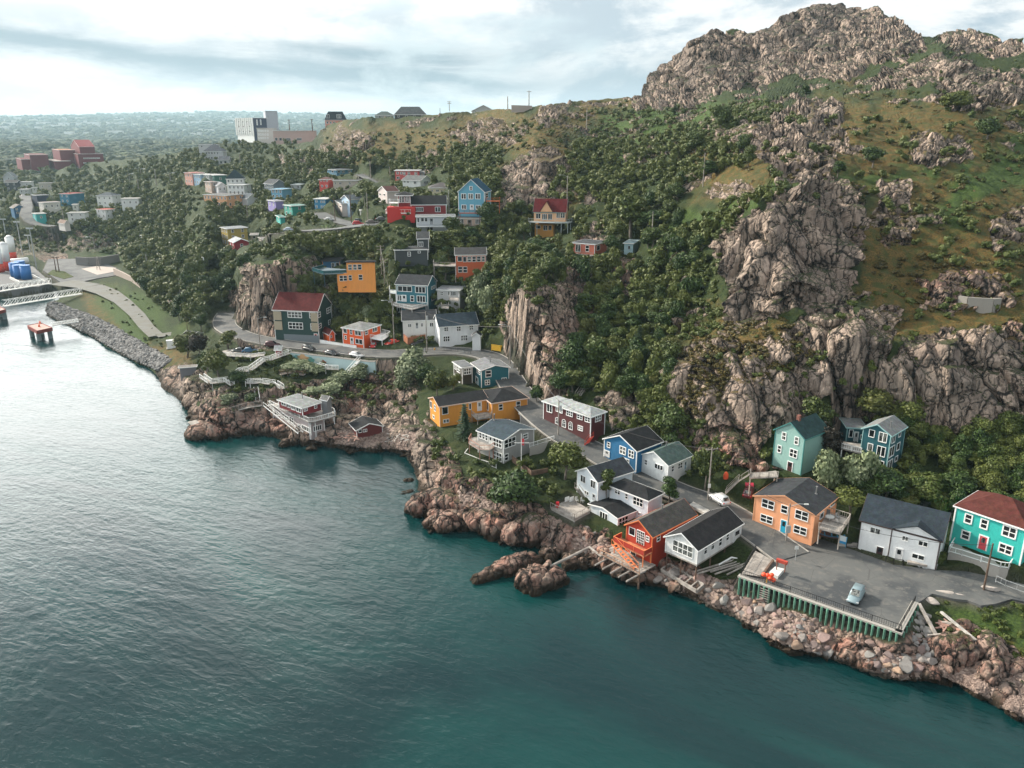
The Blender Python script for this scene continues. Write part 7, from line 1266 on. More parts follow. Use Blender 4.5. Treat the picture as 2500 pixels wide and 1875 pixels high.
for a in (-4.0, -2, 0):
 for b in (-.8, D / 2, D + 2.2): p = P0 + ex * a + ey * b; MB().tube(p - UP * 4.5, p - UP * .1, .16, .14).build('pile', BWOOD, pier)
for i in range(5): a = P0 + ex * (-4.3) + ey * (-.6 + i * 1.7) - UP * .4; MB().tube(a - ex * 2.6, a + ex * 3, .15).build('beam', PALEW, pier)
railing(pier, q[0] + UP * .1, q[1] + UP * .1, .95, woodm((.5, .3, .2), 'faded_orange_wood'), .45, 1.8, .08)
# crib and stairs by the white boathouse
crib = thing('timber_crib', 'broken rectangular timber crib lying on the stones beside the boathouse', 'timber crib', pz('J', 1170, 1300, 1.6)); c4 = [pz('J', 1170, 1300, 1.6), pz('J', 1550, 1530, 1.6), pz('J', 1625, 1465, 1.6), pz('J', 1260, 1240, 1.6)]
for i in range(4):
 for k in range(2): MB().bar(c4[i] + UP * (.3 * k), c4[(i + 1) % 4] + UP * (.3 * k), .28, .28).build('beam', PALEW if k else GREYW, crib)
for i in range(1, 6): MB().bar(c4[0] + (c4[1] - c4[0]) * i / 6 + UP * .3, c4[3] + (c4[2] - c4[3]) * i / 6 + UP * .3, .2).build('cross_beam', GREYW, crib)
for i, (a, b, c, d) in enumerate(((1530, 1310, 2060, 1150), (1560, 1330, 2110, 1165), (1700, 1310, 2120, 1190), (1750, 1335, 2100, 1210), (1840, 1310, 2130, 1215), (1880, 1340, 2100, 1230))):
 A, B = pz('J', a, b, 2.4), pz('J', c, d, 3.2); o = MB().tube(A, B, .17, .14, 7).build('timber', GREYW if i % 2 else PALEW, None, origin=A); tag(o, 'long weathered pole in the stack fanned out between the boathouse and the wharf', 'timber', 'stacked weathered poles by the wharf')
for i, (a, b, c, d, z0, z1) in enumerate(((1790, 1235, 1930, 1155, 2.8, 3.2), (1930, 1155, 2000, 1170, 3.2, 3.2), (2020, 1170, 2080, 1095, 3.0, 3.6))):
 A, B = pz('J', a, b, z0), pz('J', c, d, z1); o = MB().tube(A, B, .15, .15, 8).build('pipe', trimw, None, origin=A); tag(o, 'white plastic drain pipe dumped under the boathouse', 'pipe', 'white pipes under the boathouse')
# log bridge from the shore to the sea rock
lg = MB().tube(pz('M', 1735, 1035, 2.0), pz('M', 2150, 830, 2.2), .24, .22, 8).build('log_bridge', PALEW, None, origin=pz('M', 1735, 1035, 2.0)); tag(lg, 'long pale log laid from the shore rocks to the sea rock', 'log')
lg = MB().tube(pz('J', 390, 1040, 2.2), pz('J', 525, 1145, 2.0), .2, .2, 8).build('log_bridge', PALEW, None, origin=pz('J', 390, 1040, 2.0)); tag(lg, 'short pale log between the long log and the red shed pier', 'log')
# ------------------------------------------------------------------ the wharf
A, B, C_ = at_z(1806, 1410, 4.0), at_z(2197, 1548, 4.0), at_z(2238, 1474, 4.0); U = (B - A) / np.linalg.norm(B - A); Nw = np.array([U[1], -U[0], 0]); V_ = (C_ - B) / np.linalg.norm(C_ - B); Nv = np.array([V_[1], -V_[0], 0]); FEN = woodm((.10, .24, .17), 'green_fender_wood')
wh = thing('wharf', 'concrete edged wharf with a row of green fender piles and iron railing', 'wharf', A); LW = np.linalg.norm(B - A)
MB().box(A - U * .3 - Nw * .7 + UP * .0, U * (LW + .6), Nw * .9, UP * .28).build('cap_beam', CONC, wh); MB().box(A - Nw * .6 - UP * 4.6, U * LW, Nw * .3, UP * 4.55).build('back_wall', plain((.012, .012, .013), .9, 0, 'black_wall'), wh)  # back wall is a near-black panel behind the fender piles
LV_ = np.linalg.norm(C_ - B); MB().box(B - Nv * .7, V_ * LV_, Nv * .9, UP * .28).build('cap_beam', CONC, wh); MB().box(B - Nv * .6 - UP * 4.6, V_ * LV_, Nv * .3, UP * 4.55).build('back_wall', plain((.012, .012, .013), .9, 0, 'black_wall'), wh)
for i in range(30): p = A + U * (LW * (i + .2) / 29.6) + Nw * .32; MB().bar(p - UP * (3.9 + .3 * math.sin(i)), p + UP * .12, .26, .26).build('fender_pile', FEN, wh)
for i in range(6): p = B + V_ * (LV_ * (i + .5) / 6) + Nv * .32; MB().bar(p - UP * 3.4, p + UP * .1, .26).build('fender_pile', FEN, wh)
for i in range(8): p = A + U * (LW * .15) + Nw * .42 - UP * (.3 + i * .38); MB().box(p, U * 1.5, Nw * .08, UP * .12).build('ladder_rung', PALEW, wh)
fn = thing('railing', 'black iron railing along the wharf edge', 'railing', A); railing(fn, A + UP * .28 - Nw * .3, B + UP * .28 - Nw * .3, 1.0, BLKM, .3, 3.6, .05); railing(fn, B + UP * .28 - Nv * .3, C_ + UP * .28 - Nv * .3, 1.0, BLKM, .3, 3.0, .05)
rp = thing('slipway', 'pale plank ramp beside the orange floats at the wharf corner', 'ramp', pz('N', 490, 440, 4.05)); q = [pz('N', 490, 445, 4.25), pz('N', 700, 475, 4.25), pz('N', 830, 300, 4.25), pz('N', 640, 195, 4.25)]
for i in range(16): a = q[0] + (q[3] - q[0]) * i / 16; b = q[1] + (q[2] - q[1]) * i / 16; c = q[1] + (q[2] - q[1]) * (i + .9) / 16; d = q[0] + (q[3] - q[0]) * (i + .9) / 16; MB().add([*(p - UP * .1 for p in (a, b, c, d)), a, b, c, d], [(0, 3, 2, 1), (4, 5, 6, 7), (0, 1, 5, 4), (1, 2, 6, 5), (2, 3, 7, 6), (3, 0, 4, 7)]).build('plank', PALEW if i % 3 else GREYW, rp)
MB().bar(q[1] - UP * .5, q[2] - UP * .5, .3, 1.4).build('side_wall', BWOOD, rp)
rl = thing('railing', 'black iron railing at the left side of the plank ramp', 'railing', q[0]); railing(rl, q[0] + UP * .05, q[3] + UP * .05, 1.0, BLKM, .35, 2.2, .05)
pad = thing('winch_pad', 'white concrete pad with rusty red winch frame on the wharf', 'winch', pz('N', 790, 440, 4.3)); MB().prism([pz('N', *p, 4.3)[:2] for p in ((785, 435), (880, 480), (950, 400), (850, 375))], 4.0 * WS, 4.4 * WS).build('pad', plain((.62, .62, .6), .7), pad)
w0 = pz('N', 865, 400, 4.4); 
for a in (0, 1.3): MB().bar(w0 + U * a, w0 + U * a + UP * 1.6, .12).build('frame_leg', plain((.2, .07, .04), .8), pad)
MB().box(w0 + UP * 1.3 - U * .2, U * 1.7, -Nw * .5, UP * .5).build('winch_drum', plain((.4, .05, .03), .6), pad)
fl = thing('net_floats', 'heap of bright orange floats hanging on the wharf railing', 'floats', pz('N', 785, 500, 4.3)); fp = pz('N', 785, 505, 4.3); v_, f_ = subdiv(*ico())
for i in range(9): c = fp + U * random.uniform(-.9, .9) + UP * random.uniform(.1, 1.2) + Nw * random.uniform(-.3, .5); MB().add(v_ * .36 + c, [tuple(t) for t in f_]).build('float', plain((.85, .09, .03), .5), fl, True)
po = MB().tube(fp + Nw * .9 + UP * .5, fp + Nw * 1.2 - UP * 3.2, .09, .09, 6).build('pole', plain((.6, .3, .03), .6), None, origin=fp); tag(po, 'yellow pole hanging down the wharf below the orange floats', 'pole')
# ------------------------------------------------------------------ rocks in and by the sea
ROCKM = land.data.materials[0]
def attrs(me, **kw):
 for k in ('rock', 'grass', 'ochre', 'redness', 'paved'): at = me.attributes.new(k, 'FLOAT', 'POINT'); at.data.foreach_set('value', np.full(len(me.vertices), float(kw.get(k, 0)), np.float32))
SPH = ico(); 
for _ in range(4): SPH = subdiv(*SPH)
def rock_mass(P, a, b, c, yaw, seed, name, label, cat, red=.8, group=None):
 v, f = SPH; V = v * np.array([a, b, c]); V = np.sign(V) * np.abs(V) ** .92 * np.array([a, b, c]) ** .08; cs, sn = math.cos(yaw), math.sin(yaw); V = V @ np.array([[cs, sn, 0], [-sn, cs, 0], [0, 0, 1]]); Nn = V / np.linalg.norm(V, axis=1, keepdims=True); Q = V + P
 f1, f2, c1, t1 = voro(Q / np.array([2.2, 2.2, 3.0]), seed); g1, g2, c2, t2 = voro(Q / .9, seed + 3); V = V + Nn * ((np.clip((f2 - f1) * 3, 0, 1) - .7) * .5 + t1 * 1.5 + (c1 - .5) * .5 + t2 * .5 + fbm(Q / 4.0, 3, seed) * .8 - .1)[:, None] * min(1, a / 4)
 me = fastmesh(name, V, f, ROCKM); attrs(me, rock=1, redness=red); o = link(bpy.data.objects.new(name, me)); o.location = tuple(P); return tag(o, label, cat, group)
rock_mass(pz('M', 1290, 1060, .1), 7.4, 2.3, 1.9, .62, 3, 'sea_rock', 'long low reddish rock lying in the sea left of the log', 'rock'); rock_mass(pz('M', 1640, 1200, .2), 4.2, 3.4, 2.7, .5, 8, 'sea_rock', 'blocky reddish sea rock at the seaward end of the log', 'rock')
rock_mass(pz('M', 1760, 900, .3), 2.6, 2.0, 1.5, .5, 12, 'sea_rock', 'dark rock between the long sea rock and the shore', 'rock'); rock_mass(pz('M', 2010, 960, .2), 3.2, 2.6, 1.9, .9, 14, 'sea_rock', 'dark wet rock below the middle of the log', 'rock', .4)
rock_mass(pz('M', 210, 110, -.2), 1.3, 1.0, .7, 0, 15, 'sea_rock', 'small dark rock awash off the cliff foot', 'rock', .2); rock_mass(pz('M', 195, 235, -.2), 1.7, 1.1, .6, .4, 16, 'sea_rock', 'second rock awash, left of the red headland', 'rock', .2)
rock_mass(pz('M', 470, 350, .8), 5.5, 3.2, 3.0, .7, 17, 'shore_rock', 'rounded red rock at the tip of the lower headland', 'rock', 1); rock_mass(pz('M', 1250, 620, .8), 4.4, 3.2, 3.2, .3, 18, 'shore_rock', 'big pink rounded rock at the waterline below the patio', 'rock', 1); rock_mass(pz('M', 760, 570, .5), 6.5, 2.4, 2.1, .15, 19, 'shore_rock', 'long flat topped brown rock shelf on the headland', 'rock', .8)
rock_mass(pz('O', 1450, 860, 2.2), 2.8, 2.2, 2.6, .4, 21, 'shore_rock', 'dark purple crag between the wharf and the pebble beach', 'rock', 1); rock_mass(pz('O', 1830, 1090, 1.6), 2.6, 1.9, 2.4, .8, 22, 'shore_rock', 'sharp edged red crag standing in the pebble beach', 'rock', 1); rock_mass(pz('O', 1840, 830, 2.6), 2.6, 2.0, 1.8, 1.2, 23, 'shore_rock', 'rounded brown crag above the red one', 'rock', .8)
rock_mass(pz('G', 1390, 1230, .2), 3.4, 1.3, 1.3, 1.0, 24, 'shore_rock', 'pale tilted slab at the water below the waterfront house', 'rock', .4)
STONE = {}
def stonem():
 m, w, b = newmat('boulder_stone'); oi = w.add('ShaderNodeObjectInfo'); pos = w.add('ShaderNodeNewGeometry').outputs['Position']; n1 = w.noise(pos, 2.2, 5, .7); n2 = w.noise(pos, 9, 4, .7)
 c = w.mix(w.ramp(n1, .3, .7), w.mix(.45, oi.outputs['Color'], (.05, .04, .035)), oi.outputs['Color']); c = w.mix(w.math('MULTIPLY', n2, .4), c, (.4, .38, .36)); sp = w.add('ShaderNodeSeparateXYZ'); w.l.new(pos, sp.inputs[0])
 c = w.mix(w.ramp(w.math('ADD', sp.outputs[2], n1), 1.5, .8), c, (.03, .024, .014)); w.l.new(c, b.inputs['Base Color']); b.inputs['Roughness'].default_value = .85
 bp = w.add('ShaderNodeBump', i_Strength=.6, i_Distance=.08); w.l.new(n2, bp.inputs['Height']); w.l.new(bp.outputs[0], b.inputs['Normal']); return m
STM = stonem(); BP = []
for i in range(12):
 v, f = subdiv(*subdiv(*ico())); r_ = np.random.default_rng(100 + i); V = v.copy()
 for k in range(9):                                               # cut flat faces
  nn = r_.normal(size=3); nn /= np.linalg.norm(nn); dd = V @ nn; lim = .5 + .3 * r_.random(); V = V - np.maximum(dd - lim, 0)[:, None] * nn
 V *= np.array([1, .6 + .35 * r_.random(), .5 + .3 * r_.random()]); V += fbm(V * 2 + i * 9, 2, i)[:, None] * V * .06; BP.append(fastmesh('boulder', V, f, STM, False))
SCOL = [(.36, .2, .165), (.30, .17, .15), (.26, .22, .2), (.36, .31, .28), (.2, .2, .2), (.42, .24, .13), (.3, .29, .27), (.22, .12, .11)]
shore = bpy.data.objects.new('rocky_shore', None); link(shore); shore['kind'] = 'structure'; shore.location = (0, 0, 0)
def boulders(poly, cnt, s0, s1, parent, cols=SCOL, sp=.75, lift=.25):
 p = np.array(poly, float); lo, hi = p.min(0), p.max(0); got = []; t = 0
 while len(got) < cnt and t < cnt * 40:
  t += 1; x, y = random.uniform(lo[0], hi[0]), random.uniform(lo[1], hi[1])
  if not inpoly(np.array([x]), np.array([y]), p)[0]: continue
  s = s0 + (s1 - s0) * random.random() ** 2.2; P = ground(x, y); d = np.linalg.norm(P - CAMP); k = F / d
  if any(math.hypot(x - a, (y - b) * 1.3) < (s + c) * k * .5 * sp for a, b, c in got): continue
  if inpoly(np.array([P[0]]), np.array([P[1]]), LOT)[0]: continue
  got.append((x, y, s)); o = link(bpy.data.objects.new('boulder', random.choice(BP))); o.location = tuple(P + UP * s * lift); o.rotation_euler = (random.uniform(-.5, .5), random.uniform(-.5, .5), random.random() * 6.28); o.scale = (s * .62, s * .62, s * .62 * random.uniform(.8, 1.2))
  c = random.choice(cols); v = random.uniform(.45, .95); o.color = (*[min(.9, q * v) for q in c], 1); o.parent = parent
boulders([(1600, 1420), (1700, 1462), (1790, 1500), (1860, 1556), (1990, 1600), (2140, 1655), (2240, 1670), (2290, 1600), (2260, 1540), (2195, 1580), (2000, 1515), (1810, 1448), (1740, 1420), (1660, 1390)], 255, .6, 2.1, shore)
boulders([(2200, 1560), (2230, 1500), (2270, 1500), (2270, 1620), (2200, 1610)], 30, .9, 1.6, shore, [(.42, .4, .37), (.36, .34, .33)], .8)
boulders([(1345, 1300), (1440, 1290), (1500, 1370), (1480, 1390), (1380, 1345)], 40, .5, 1.4, shore)
def pebbles(name, poly, cnt, s0, s1, cols, zoff=.0):
 p = np.array(poly, float); lo, hi = p.min(0), p.max(0); x = rng.uniform(lo[0], hi[0], cnt * 3); y = rng.uniform(lo[1], hi[1], cnt * 3); m = inpoly(x, y, p); x, y = x[m][:cnt], y[m][:cnt]; P = tpts(x, y); k = len(P)
 v, f = ico(); s = (s0 + (s1 - s0) * rng.random(k) ** 2)[:, None, None]; V = v[None] * (1 + .2 * rng.normal(size=(k, 12, 1))) * s * np.array([1, 1, .7]) + P[:, None] + np.array([0, 0, zoff]); me = fastmesh(name, V.reshape(-1, 3), (f[None] + 12 * np.arange(k)[:, None, None]).reshape(-1, 3), pebm(cols), False)
 o = link(bpy.data.objects.new(name, me)); o['kind'] = 'stuff'; at = me.attributes.new('shade', 'FLOAT', 'POINT'); at.data.foreach_set('value', np.repeat(rng.random(k), 12).astype(np.float32))
def pebm(cols):
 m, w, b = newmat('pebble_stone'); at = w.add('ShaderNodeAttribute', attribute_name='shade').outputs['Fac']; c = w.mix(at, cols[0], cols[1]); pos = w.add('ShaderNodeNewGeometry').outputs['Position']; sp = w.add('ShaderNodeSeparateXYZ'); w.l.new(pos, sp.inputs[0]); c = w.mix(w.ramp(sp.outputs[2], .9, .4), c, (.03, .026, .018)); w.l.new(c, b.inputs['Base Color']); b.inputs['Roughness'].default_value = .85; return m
PC = ((.09, .06, .05), (.32, .24, .2))
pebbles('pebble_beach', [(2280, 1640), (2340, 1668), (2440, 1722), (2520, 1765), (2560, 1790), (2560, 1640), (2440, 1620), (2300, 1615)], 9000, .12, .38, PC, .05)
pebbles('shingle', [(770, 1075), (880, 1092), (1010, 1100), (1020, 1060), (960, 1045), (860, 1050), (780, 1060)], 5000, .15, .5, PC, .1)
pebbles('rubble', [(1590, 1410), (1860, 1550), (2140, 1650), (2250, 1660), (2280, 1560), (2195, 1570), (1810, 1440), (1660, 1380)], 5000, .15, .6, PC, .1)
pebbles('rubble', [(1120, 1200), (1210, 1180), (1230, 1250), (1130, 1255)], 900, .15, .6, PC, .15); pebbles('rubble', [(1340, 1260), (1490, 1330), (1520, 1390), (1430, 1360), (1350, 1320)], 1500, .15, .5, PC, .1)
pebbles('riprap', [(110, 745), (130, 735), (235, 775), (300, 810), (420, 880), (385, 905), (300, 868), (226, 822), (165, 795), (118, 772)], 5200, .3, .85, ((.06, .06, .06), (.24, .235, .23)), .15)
# ------------------------------------------------------------------ cars
TYRE = plain((.015, .015, .016), .8, 0, 'rubber'); RIM = plain((.35, .35, .36), .3, .8, 'alloy'); CGL = glassm((.01, .013, .016))
def carpaint(c):
 k = ('car', tuple(c))
 if k not in MC:
  m, w, b = newmat('car_paint'); pos = w.add('ShaderNodeNewGeometry').outputs['Position']; nz = w.noise(pos, 2, 3)
  w.l.new(w.mix(w.math('MULTIPLY', nz, .25), c, tuple(v * .6 for v in c)), b.inputs['Base Color']); b.inputs['Roughness'].default_value = .3; b.inputs['Metallic'].default_value = .2; b.inputs['Coat Weight'].default_value = .5; MC[k] = m
 return MC[k]
def car(Fp, Rp, colr, typ, label, group=None):
 Fp, Rp = np.asarray(Fp), np.asarray(Rp); c = (Fp + Rp) / 2; X = (Fp - Rp); X[2] = 0; X /= np.linalg.norm(X); Y = np.array([-X[1], X[0], 0]); root = thing('car', label, 'car', c, group); pm = carpaint(colr)
 suv = typ == 'suv'; H0, H1 = (.95, 1.68) if suv else (.85, 1.42)
 T = lambda x, y, z: c + X * x + Y * y + UP * z
 def loft(st, name, mat, par=root):
  m = MB(); vs = []
  for x, wb, wt, zb, zt in st: vs += [T(x, -wb, zb), T(x, wb, zb), T(x, wb * 1.0, zb + (zt - zb) * .55), T(x, wt, zt), T(x, -wt, zt), T(x, -wb, zb + (zt - zb) * .55)]
  k = 6; fs = [(i * k + j, i * k + (j + 1) % k, (i + 1) * k + (j + 1) % k, (i + 1) * k + j) for i in range(len(st) - 1) for j in range(k)] + [tuple(range(k))[::-1], tuple(range(len(vs) - k, len(vs)))]
  m.add(vs, [f[::-1] for f in fs]); return m.build(name, mat, par, True)
 body = loft([(-2.25, .72, .62, .4, .8), (-2.15, .84, .74, .3, H0), (-1.2, .9, .8, .25, H0 + .03), (.7, .9, .8, .25, H0), (1.3, .88, .76, .25, H0 - .08), (2.1, .82, .68, .3, H0 - .22), (2.25, .68, .56, .38, H0 - .38)], 'body', pm)
 xr = -2.0 if suv else -1.5; cab = [(xr, .78, .62, H0 - .05, H0 + .1), (xr + .35, .8, .62, H0 - .05, H1), (.25, .8, .6, H0 - .05, H1), (1.05, .8, .66, H0 - .05, H0 + .04)]; loft(cab, 'cabin', pm)
 def quad(name, pts, mat): m = MB(); m.add(pts, [(0, 1, 2, 3)]); m.build(name, mat, root)
 e = .02; quad('windscreen', [T(1.04 + e, .62, H0 + .06), T(1.04 + e, -.62, H0 + .06), T(.32 + e, -.54, H1 - .02 + e), T(.32 + e, .54, H1 - .02 + e)], CGL); quad('rear_window', [T(xr + .03 - e, -.58, H0 + .14), T(xr + .03 - e, .58, H0 + .14), T(xr + .3 - e, .54, H1 - .06 + e), T(xr + .3 - e, -.54, H1 - .06 + e)], CGL)
 for s in (-1, 1):
  quad('side_window', [T(xr + .45, s * (.78 + e), H0 + .1), T(.75, s * (.78 + e), H0 + .1), T(.25, s * (.66 + e), H1 - .1), T(xr + .5, s * (.66 + e), H1 - .1)][::s], CGL)
  for x in (-1.38, 1.4):
   w_ = MB().tube(T(x, s * .72, .33), T(x, s * .92, .33), .33, .33, 12).build('wheel', TYRE, root); MB().tube(T(x, s * .9, .33), T(x, s * .935, .33), .2, .2, 8).build('rim', RIM, w_)
  MB().box(T(2.1, s * .72 - .16, .55), X * .12, Y * .32, UP * .14).build('headlight', plain((.6, .62, .62), .15, 0, 'lamp_glass'), root); MB().box(T(-2.26, s * .68 - .1, .68), X * .1, Y * .2, UP * .22).build('tail_light', plain((.5, .02, .02), .3, 0, 'red_lens'), root)
 return root
CARS = [('L', (340, 1465), (445, 1290), 4.04, (.22, .3, .33), 'suv', 'silver blue car parked by the iron railing on the wharf'), ('J', (1725, 505), (1870, 605), 5.85, (.62, .63, .63), 'suv', 'white hatchback parked at the roadside below the utility pole'), ('K', (385, 1075), (310, 1215), 6.0, (.1, .01, .015), 'suv', 'dark red car with pink cover on its windscreen beside the peach house'),
 ('D', (1645, 1412), (1500, 1378), 9.15, (.015, .016, .018), 'suv', 'black estate car parked on the road above the painted wall'), ('D', (1895, 1458), (1735, 1425), 9.25, (.07, .075, .08), 'car', 'dark grey saloon between the black and the white car'), ('D', (2165, 1478), (2005, 1448), 9.5, (.62, .63, .63), 'car', 'white saloon parked on the road opposite the orange house'),
 ('G', (990, 262), (870, 268), 8.5, (.01, .08, .16), 'car', 'bright blue car on the parking deck'), ('G', (765, 262), (860, 268), 8.45, (.015, .02, .022), 'car', 'black car beside the blue one on the parking deck'), ('G', (1240, 205), (1110, 205), 8.85, (.06, .01, .015), 'suv', 'dark maroon car behind the tiny red shed'),
 ('F', (925, 1378), (955, 1335), 9.75, (.45, .015, .012), 'car', 'red car with white stripe under the white deck'), ('F', (1080, 1345), (1190, 1318), 10.2, (.62, .035, .01), 'car', 'orange red sports car on the grass behind the utility pole'), ('F', (1350, 1345), (1490, 1328), 10.3, (.02, .02, .022), 'suv', 'black car parked by the brown timber fence')]
for c, a, b, z, colr, ty, lb in CARS: car(pz(c, *a, z), pz(c, *b, z), colr, ty, lb)
for c, a, dx, colr, ty, lb in (('E', (555, 1385), 2.2, (.4, .01, .015), 'suv', 'red car driving on the upper road'), ('E', (565, 1325), 2.2, (.03, .04, .045), 'suv', 'dark car parked behind the red one on the upper road'), ('E', (698, 1330), 2.1, (.12, .1, .09), 'car', 'brownish car in the row on the upper road'), ('E', (808, 1332), 2.1, (.04, .05, .05), 'car', 'dark green car next to the red painted stone base'), ('E', (236, 1255), 1.8, (.6, .6, .6), 'car', 'white car beside the blue corner building'), ('C', (1358, 1428), 1.9, (.3, .36, .42), 'car', 'light blue car at the left end of the upper road')):
 P = pg(c, *a); i = np.hypot(ROADP[:, 0] - P[0], ROADP[:, 1] - P[1]).argmin()
 if np.hypot(*(ROADP[i] - P)[:2]) < 7: P[2] = ROADP[i][2] + .02
 else: P[2] += .3
 car(P + np.array([dx, .3, 0]), P - np.array([dx, .3, 0]), colr, ty, lb)
cv_ = pz('K', 345, 1120, 6.0); MB().add([cv_ + np.array(v) for v in ((-.8, -.6, 1.1), (.7, -.5, 1.15), (.9, .6, 1.75), (-.6, .7, 1.75), (-.8, -.6, 1.0), (.7, -.5, 1.05), (.9, .6, 1.65), (-.6, .7, 1.65))], [(0, 1, 2, 3), (7, 6, 5, 4), (0, 4, 5, 1), (1, 5, 6, 2), (2, 6, 7, 3), (3, 7, 4, 0)]).build('car_cover', plain((.55, .02, .06), .5, 0, 'pink_fabric'), None, origin=cv_)
tag(bpy.data.objects['car_cover'], 'pink red cloth lying over the windscreen of the dark red car', 'cover')
# ------------------------------------------------------------------ poles and wires
POLEW = woodm((.30, .27, .24), 'pole_wood'); POLEB = woodm((.13, .085, .06), 'dark_pole_wood'); STEEL = plain((.42, .44, .45), .5, .4, 'galvanised_steel'); TOPS = {}
def pole(c, xb, yb, xt, yt, typ, label, key=None, Y=None, z=None):
 X, Yy = n(c, xb, yb); P = at_Y(X, Yy, Y) if Y else (at_z(X, Yy, z) if z is not None else ground(X, Yy)); _, ty = n(c, xt, yt); v = (937.5 - ty) / F; d = P - CAMP; h = (v * d[1] * CS - d[1] * SN) / (CS + v * SN) - d[2]; h = max(3, min(22, h))
 flood = 'flood' in typ; root = thing('floodlight_mast' if flood else ('street_lamp' if 'lamp' in typ else 'utility_pole'), label, 'mast' if flood else ('street lamp' if 'lamp' in typ else 'utility pole'), P); m = STEEL if (flood or 'steel' in typ) else (POLEB if 'dark' in typ else POLEW); r0 = .16 if h > 6 else .1; r0 *= max(1, np.linalg.norm(d) / 260)
 MB().tube(P - UP * .8, P + UP * h, r0, r0 * .7, 8).build('pole', m, root); k = max(1, np.linalg.norm(d) / 260)
 if 'cross' in typ:
  for j in range(2 if '2' in typ else 1): MB().bar(P + UP * (h - .4 - j * .9) - np.array([1.1, .3, 0]), P + UP * (h - .4 - j * .9) + np.array([1.1, .3, 0]), .12 * k).build('crossarm', m, root)
  for x in (-1, 0, 1): MB().tube(P + UP * (h - .35) + np.array([x, x * .27, 0]), P + UP * (h - .1) + np.array([x, x * .27, 0]), .07 * k, .05 * k, 6).build('insulator', STEEL, root)
 if 'lamp' in typ:
  s = -1 if 'L' in typ else 1; a = P + UP * (h - .5); b = a + np.array([s * 1.3, -.4, .7]); e = b + np.array([s * .9, -.2, .05]); MB().bar(a, b, .08 * k).build('arm', STEEL, root); MB().bar(b, e, .08 * k).build('arm', STEEL, root); MB().box(e - np.array([.1, .12, .1]) * k, np.array([s * .7, 0, 0]) * k, np.array([0, .26, 0]) * k, UP * .14 * k).build('lamp_head', plain((.6, .62, .6), .4, 0, 'lamp_housing'), root)
 if 'box' in typ: MB().box(P + UP * 2.0 - np.array([.4, .5, 0]), (.8, 0, 0), (0, .35, 0), UP * 1.3).build('meter_box', plain((.4, .42, .42), .5, .3), root)
 if 'trafo' in typ: MB().tube(P + UP * (h - 2.2) + np.array([.35, -.2, 0]), P + UP * (h - 1.2) + np.array([.35, -.2, 0]), .28, .28, 10).build('transformer', STEEL, root)
 if 'sign' in typ: MB().box(P + UP * 2.1 + np.array([-.25, -.22, 0]), (.5, 0, 0), (0, .03, 0), UP * .8).build('sign', plain((.62, .62, .6), .5), root)
 if flood:
  MB().bar(P + UP * h - np.array([1.7, 0, 0]), P + UP * h + np.array([1.7, 0, 0]), .25).build('crossbar', STEEL, root)
  for x in (-1.4, -.5, .5, 1.4): MB().box(P + UP * (h + .1) + np.array([x - .35, -.3, 0]), (.7, 0, 0), (0, .4, -.15), UP * .6).build('floodlight', plain((.55, .57, .57), .3), root)
 if key: TOPS[key] = P + UP * (h - .3)
 return root
pole('I', 2118, 1395, 2152, 850, 'plain sign cross0', 'pale utility pole with white signs beside the white hatchback', 'a'); pole('I', 498, 800, 505, 335, 'lamp R trafo', 'grey street lamp pole in front of the maroon house', 'b'); pole('K', 745, 1655, 785, 1240, 'lamp R box', 'tall street lamp pole with grey meter box before the peach house', 'c', z=4.1); pole('L', 1782, 1250, 1842, 782, 'dark', 'thick dark brown pole at the right edge of the parking lot', 'd', z=4.4)
pole('V', 155, 960, 170, 658, 'plain lampL', 'street lamp pole at the left edge of the vertical cliff', 'e'); pole('F', 1515, 1405, 1488, 975, 'plain trafo', 'grey utility pole on the road edge before the white navy roofed house', 'f', z=10.2); pole('F', 1162, 1345, 1135, 860, 'lampL cross', 'street lamp pole with white sleeve by the orange sports car', 'g', z=10.1); pole('F', 1028, 605, 1017, 258, 'cross 2', 'left one of the two utility poles right of the yellow orange house', 'h'); pole('F', 1062, 760, 1040, 400, 'cross 2', 'right one of the two utility poles right of the yellow orange house')
pole('D', 1043, 1372, 1012, 1040, 'lampR', 'old street lamp with curved arm in front of the rock bluff', z=8.8); pole('S', 628, 975, 631, 778, 'lampL', 'street lamp behind the red roof of the stilt house', 'i', Y=213); pole('S', 1333, 1262, 1331, 1075, 'plain', 'bare pole on the green slope above the pale blue shed', 'j'); pole('S', 1756, 858, 1753, 590, 'plain', 'tall pale pole on the middle of the rocky hill', 'k'); pole('S', 1390, 262, 1390, 105, 'plain', 'tall pole at the foot of the summit crag', 'l'); pole('S', 789, 398, 795, 210, 'plain', 'pole on the bare ridge left of the green meadow', 'm'); pole('S', 311, 205, 311, 73, 'cross', 'mast with crossarm on the skyline wall', Y=330); pole('S', 134, 222, 123, 120, 'plain', 'leaning thin pole on the skyline')
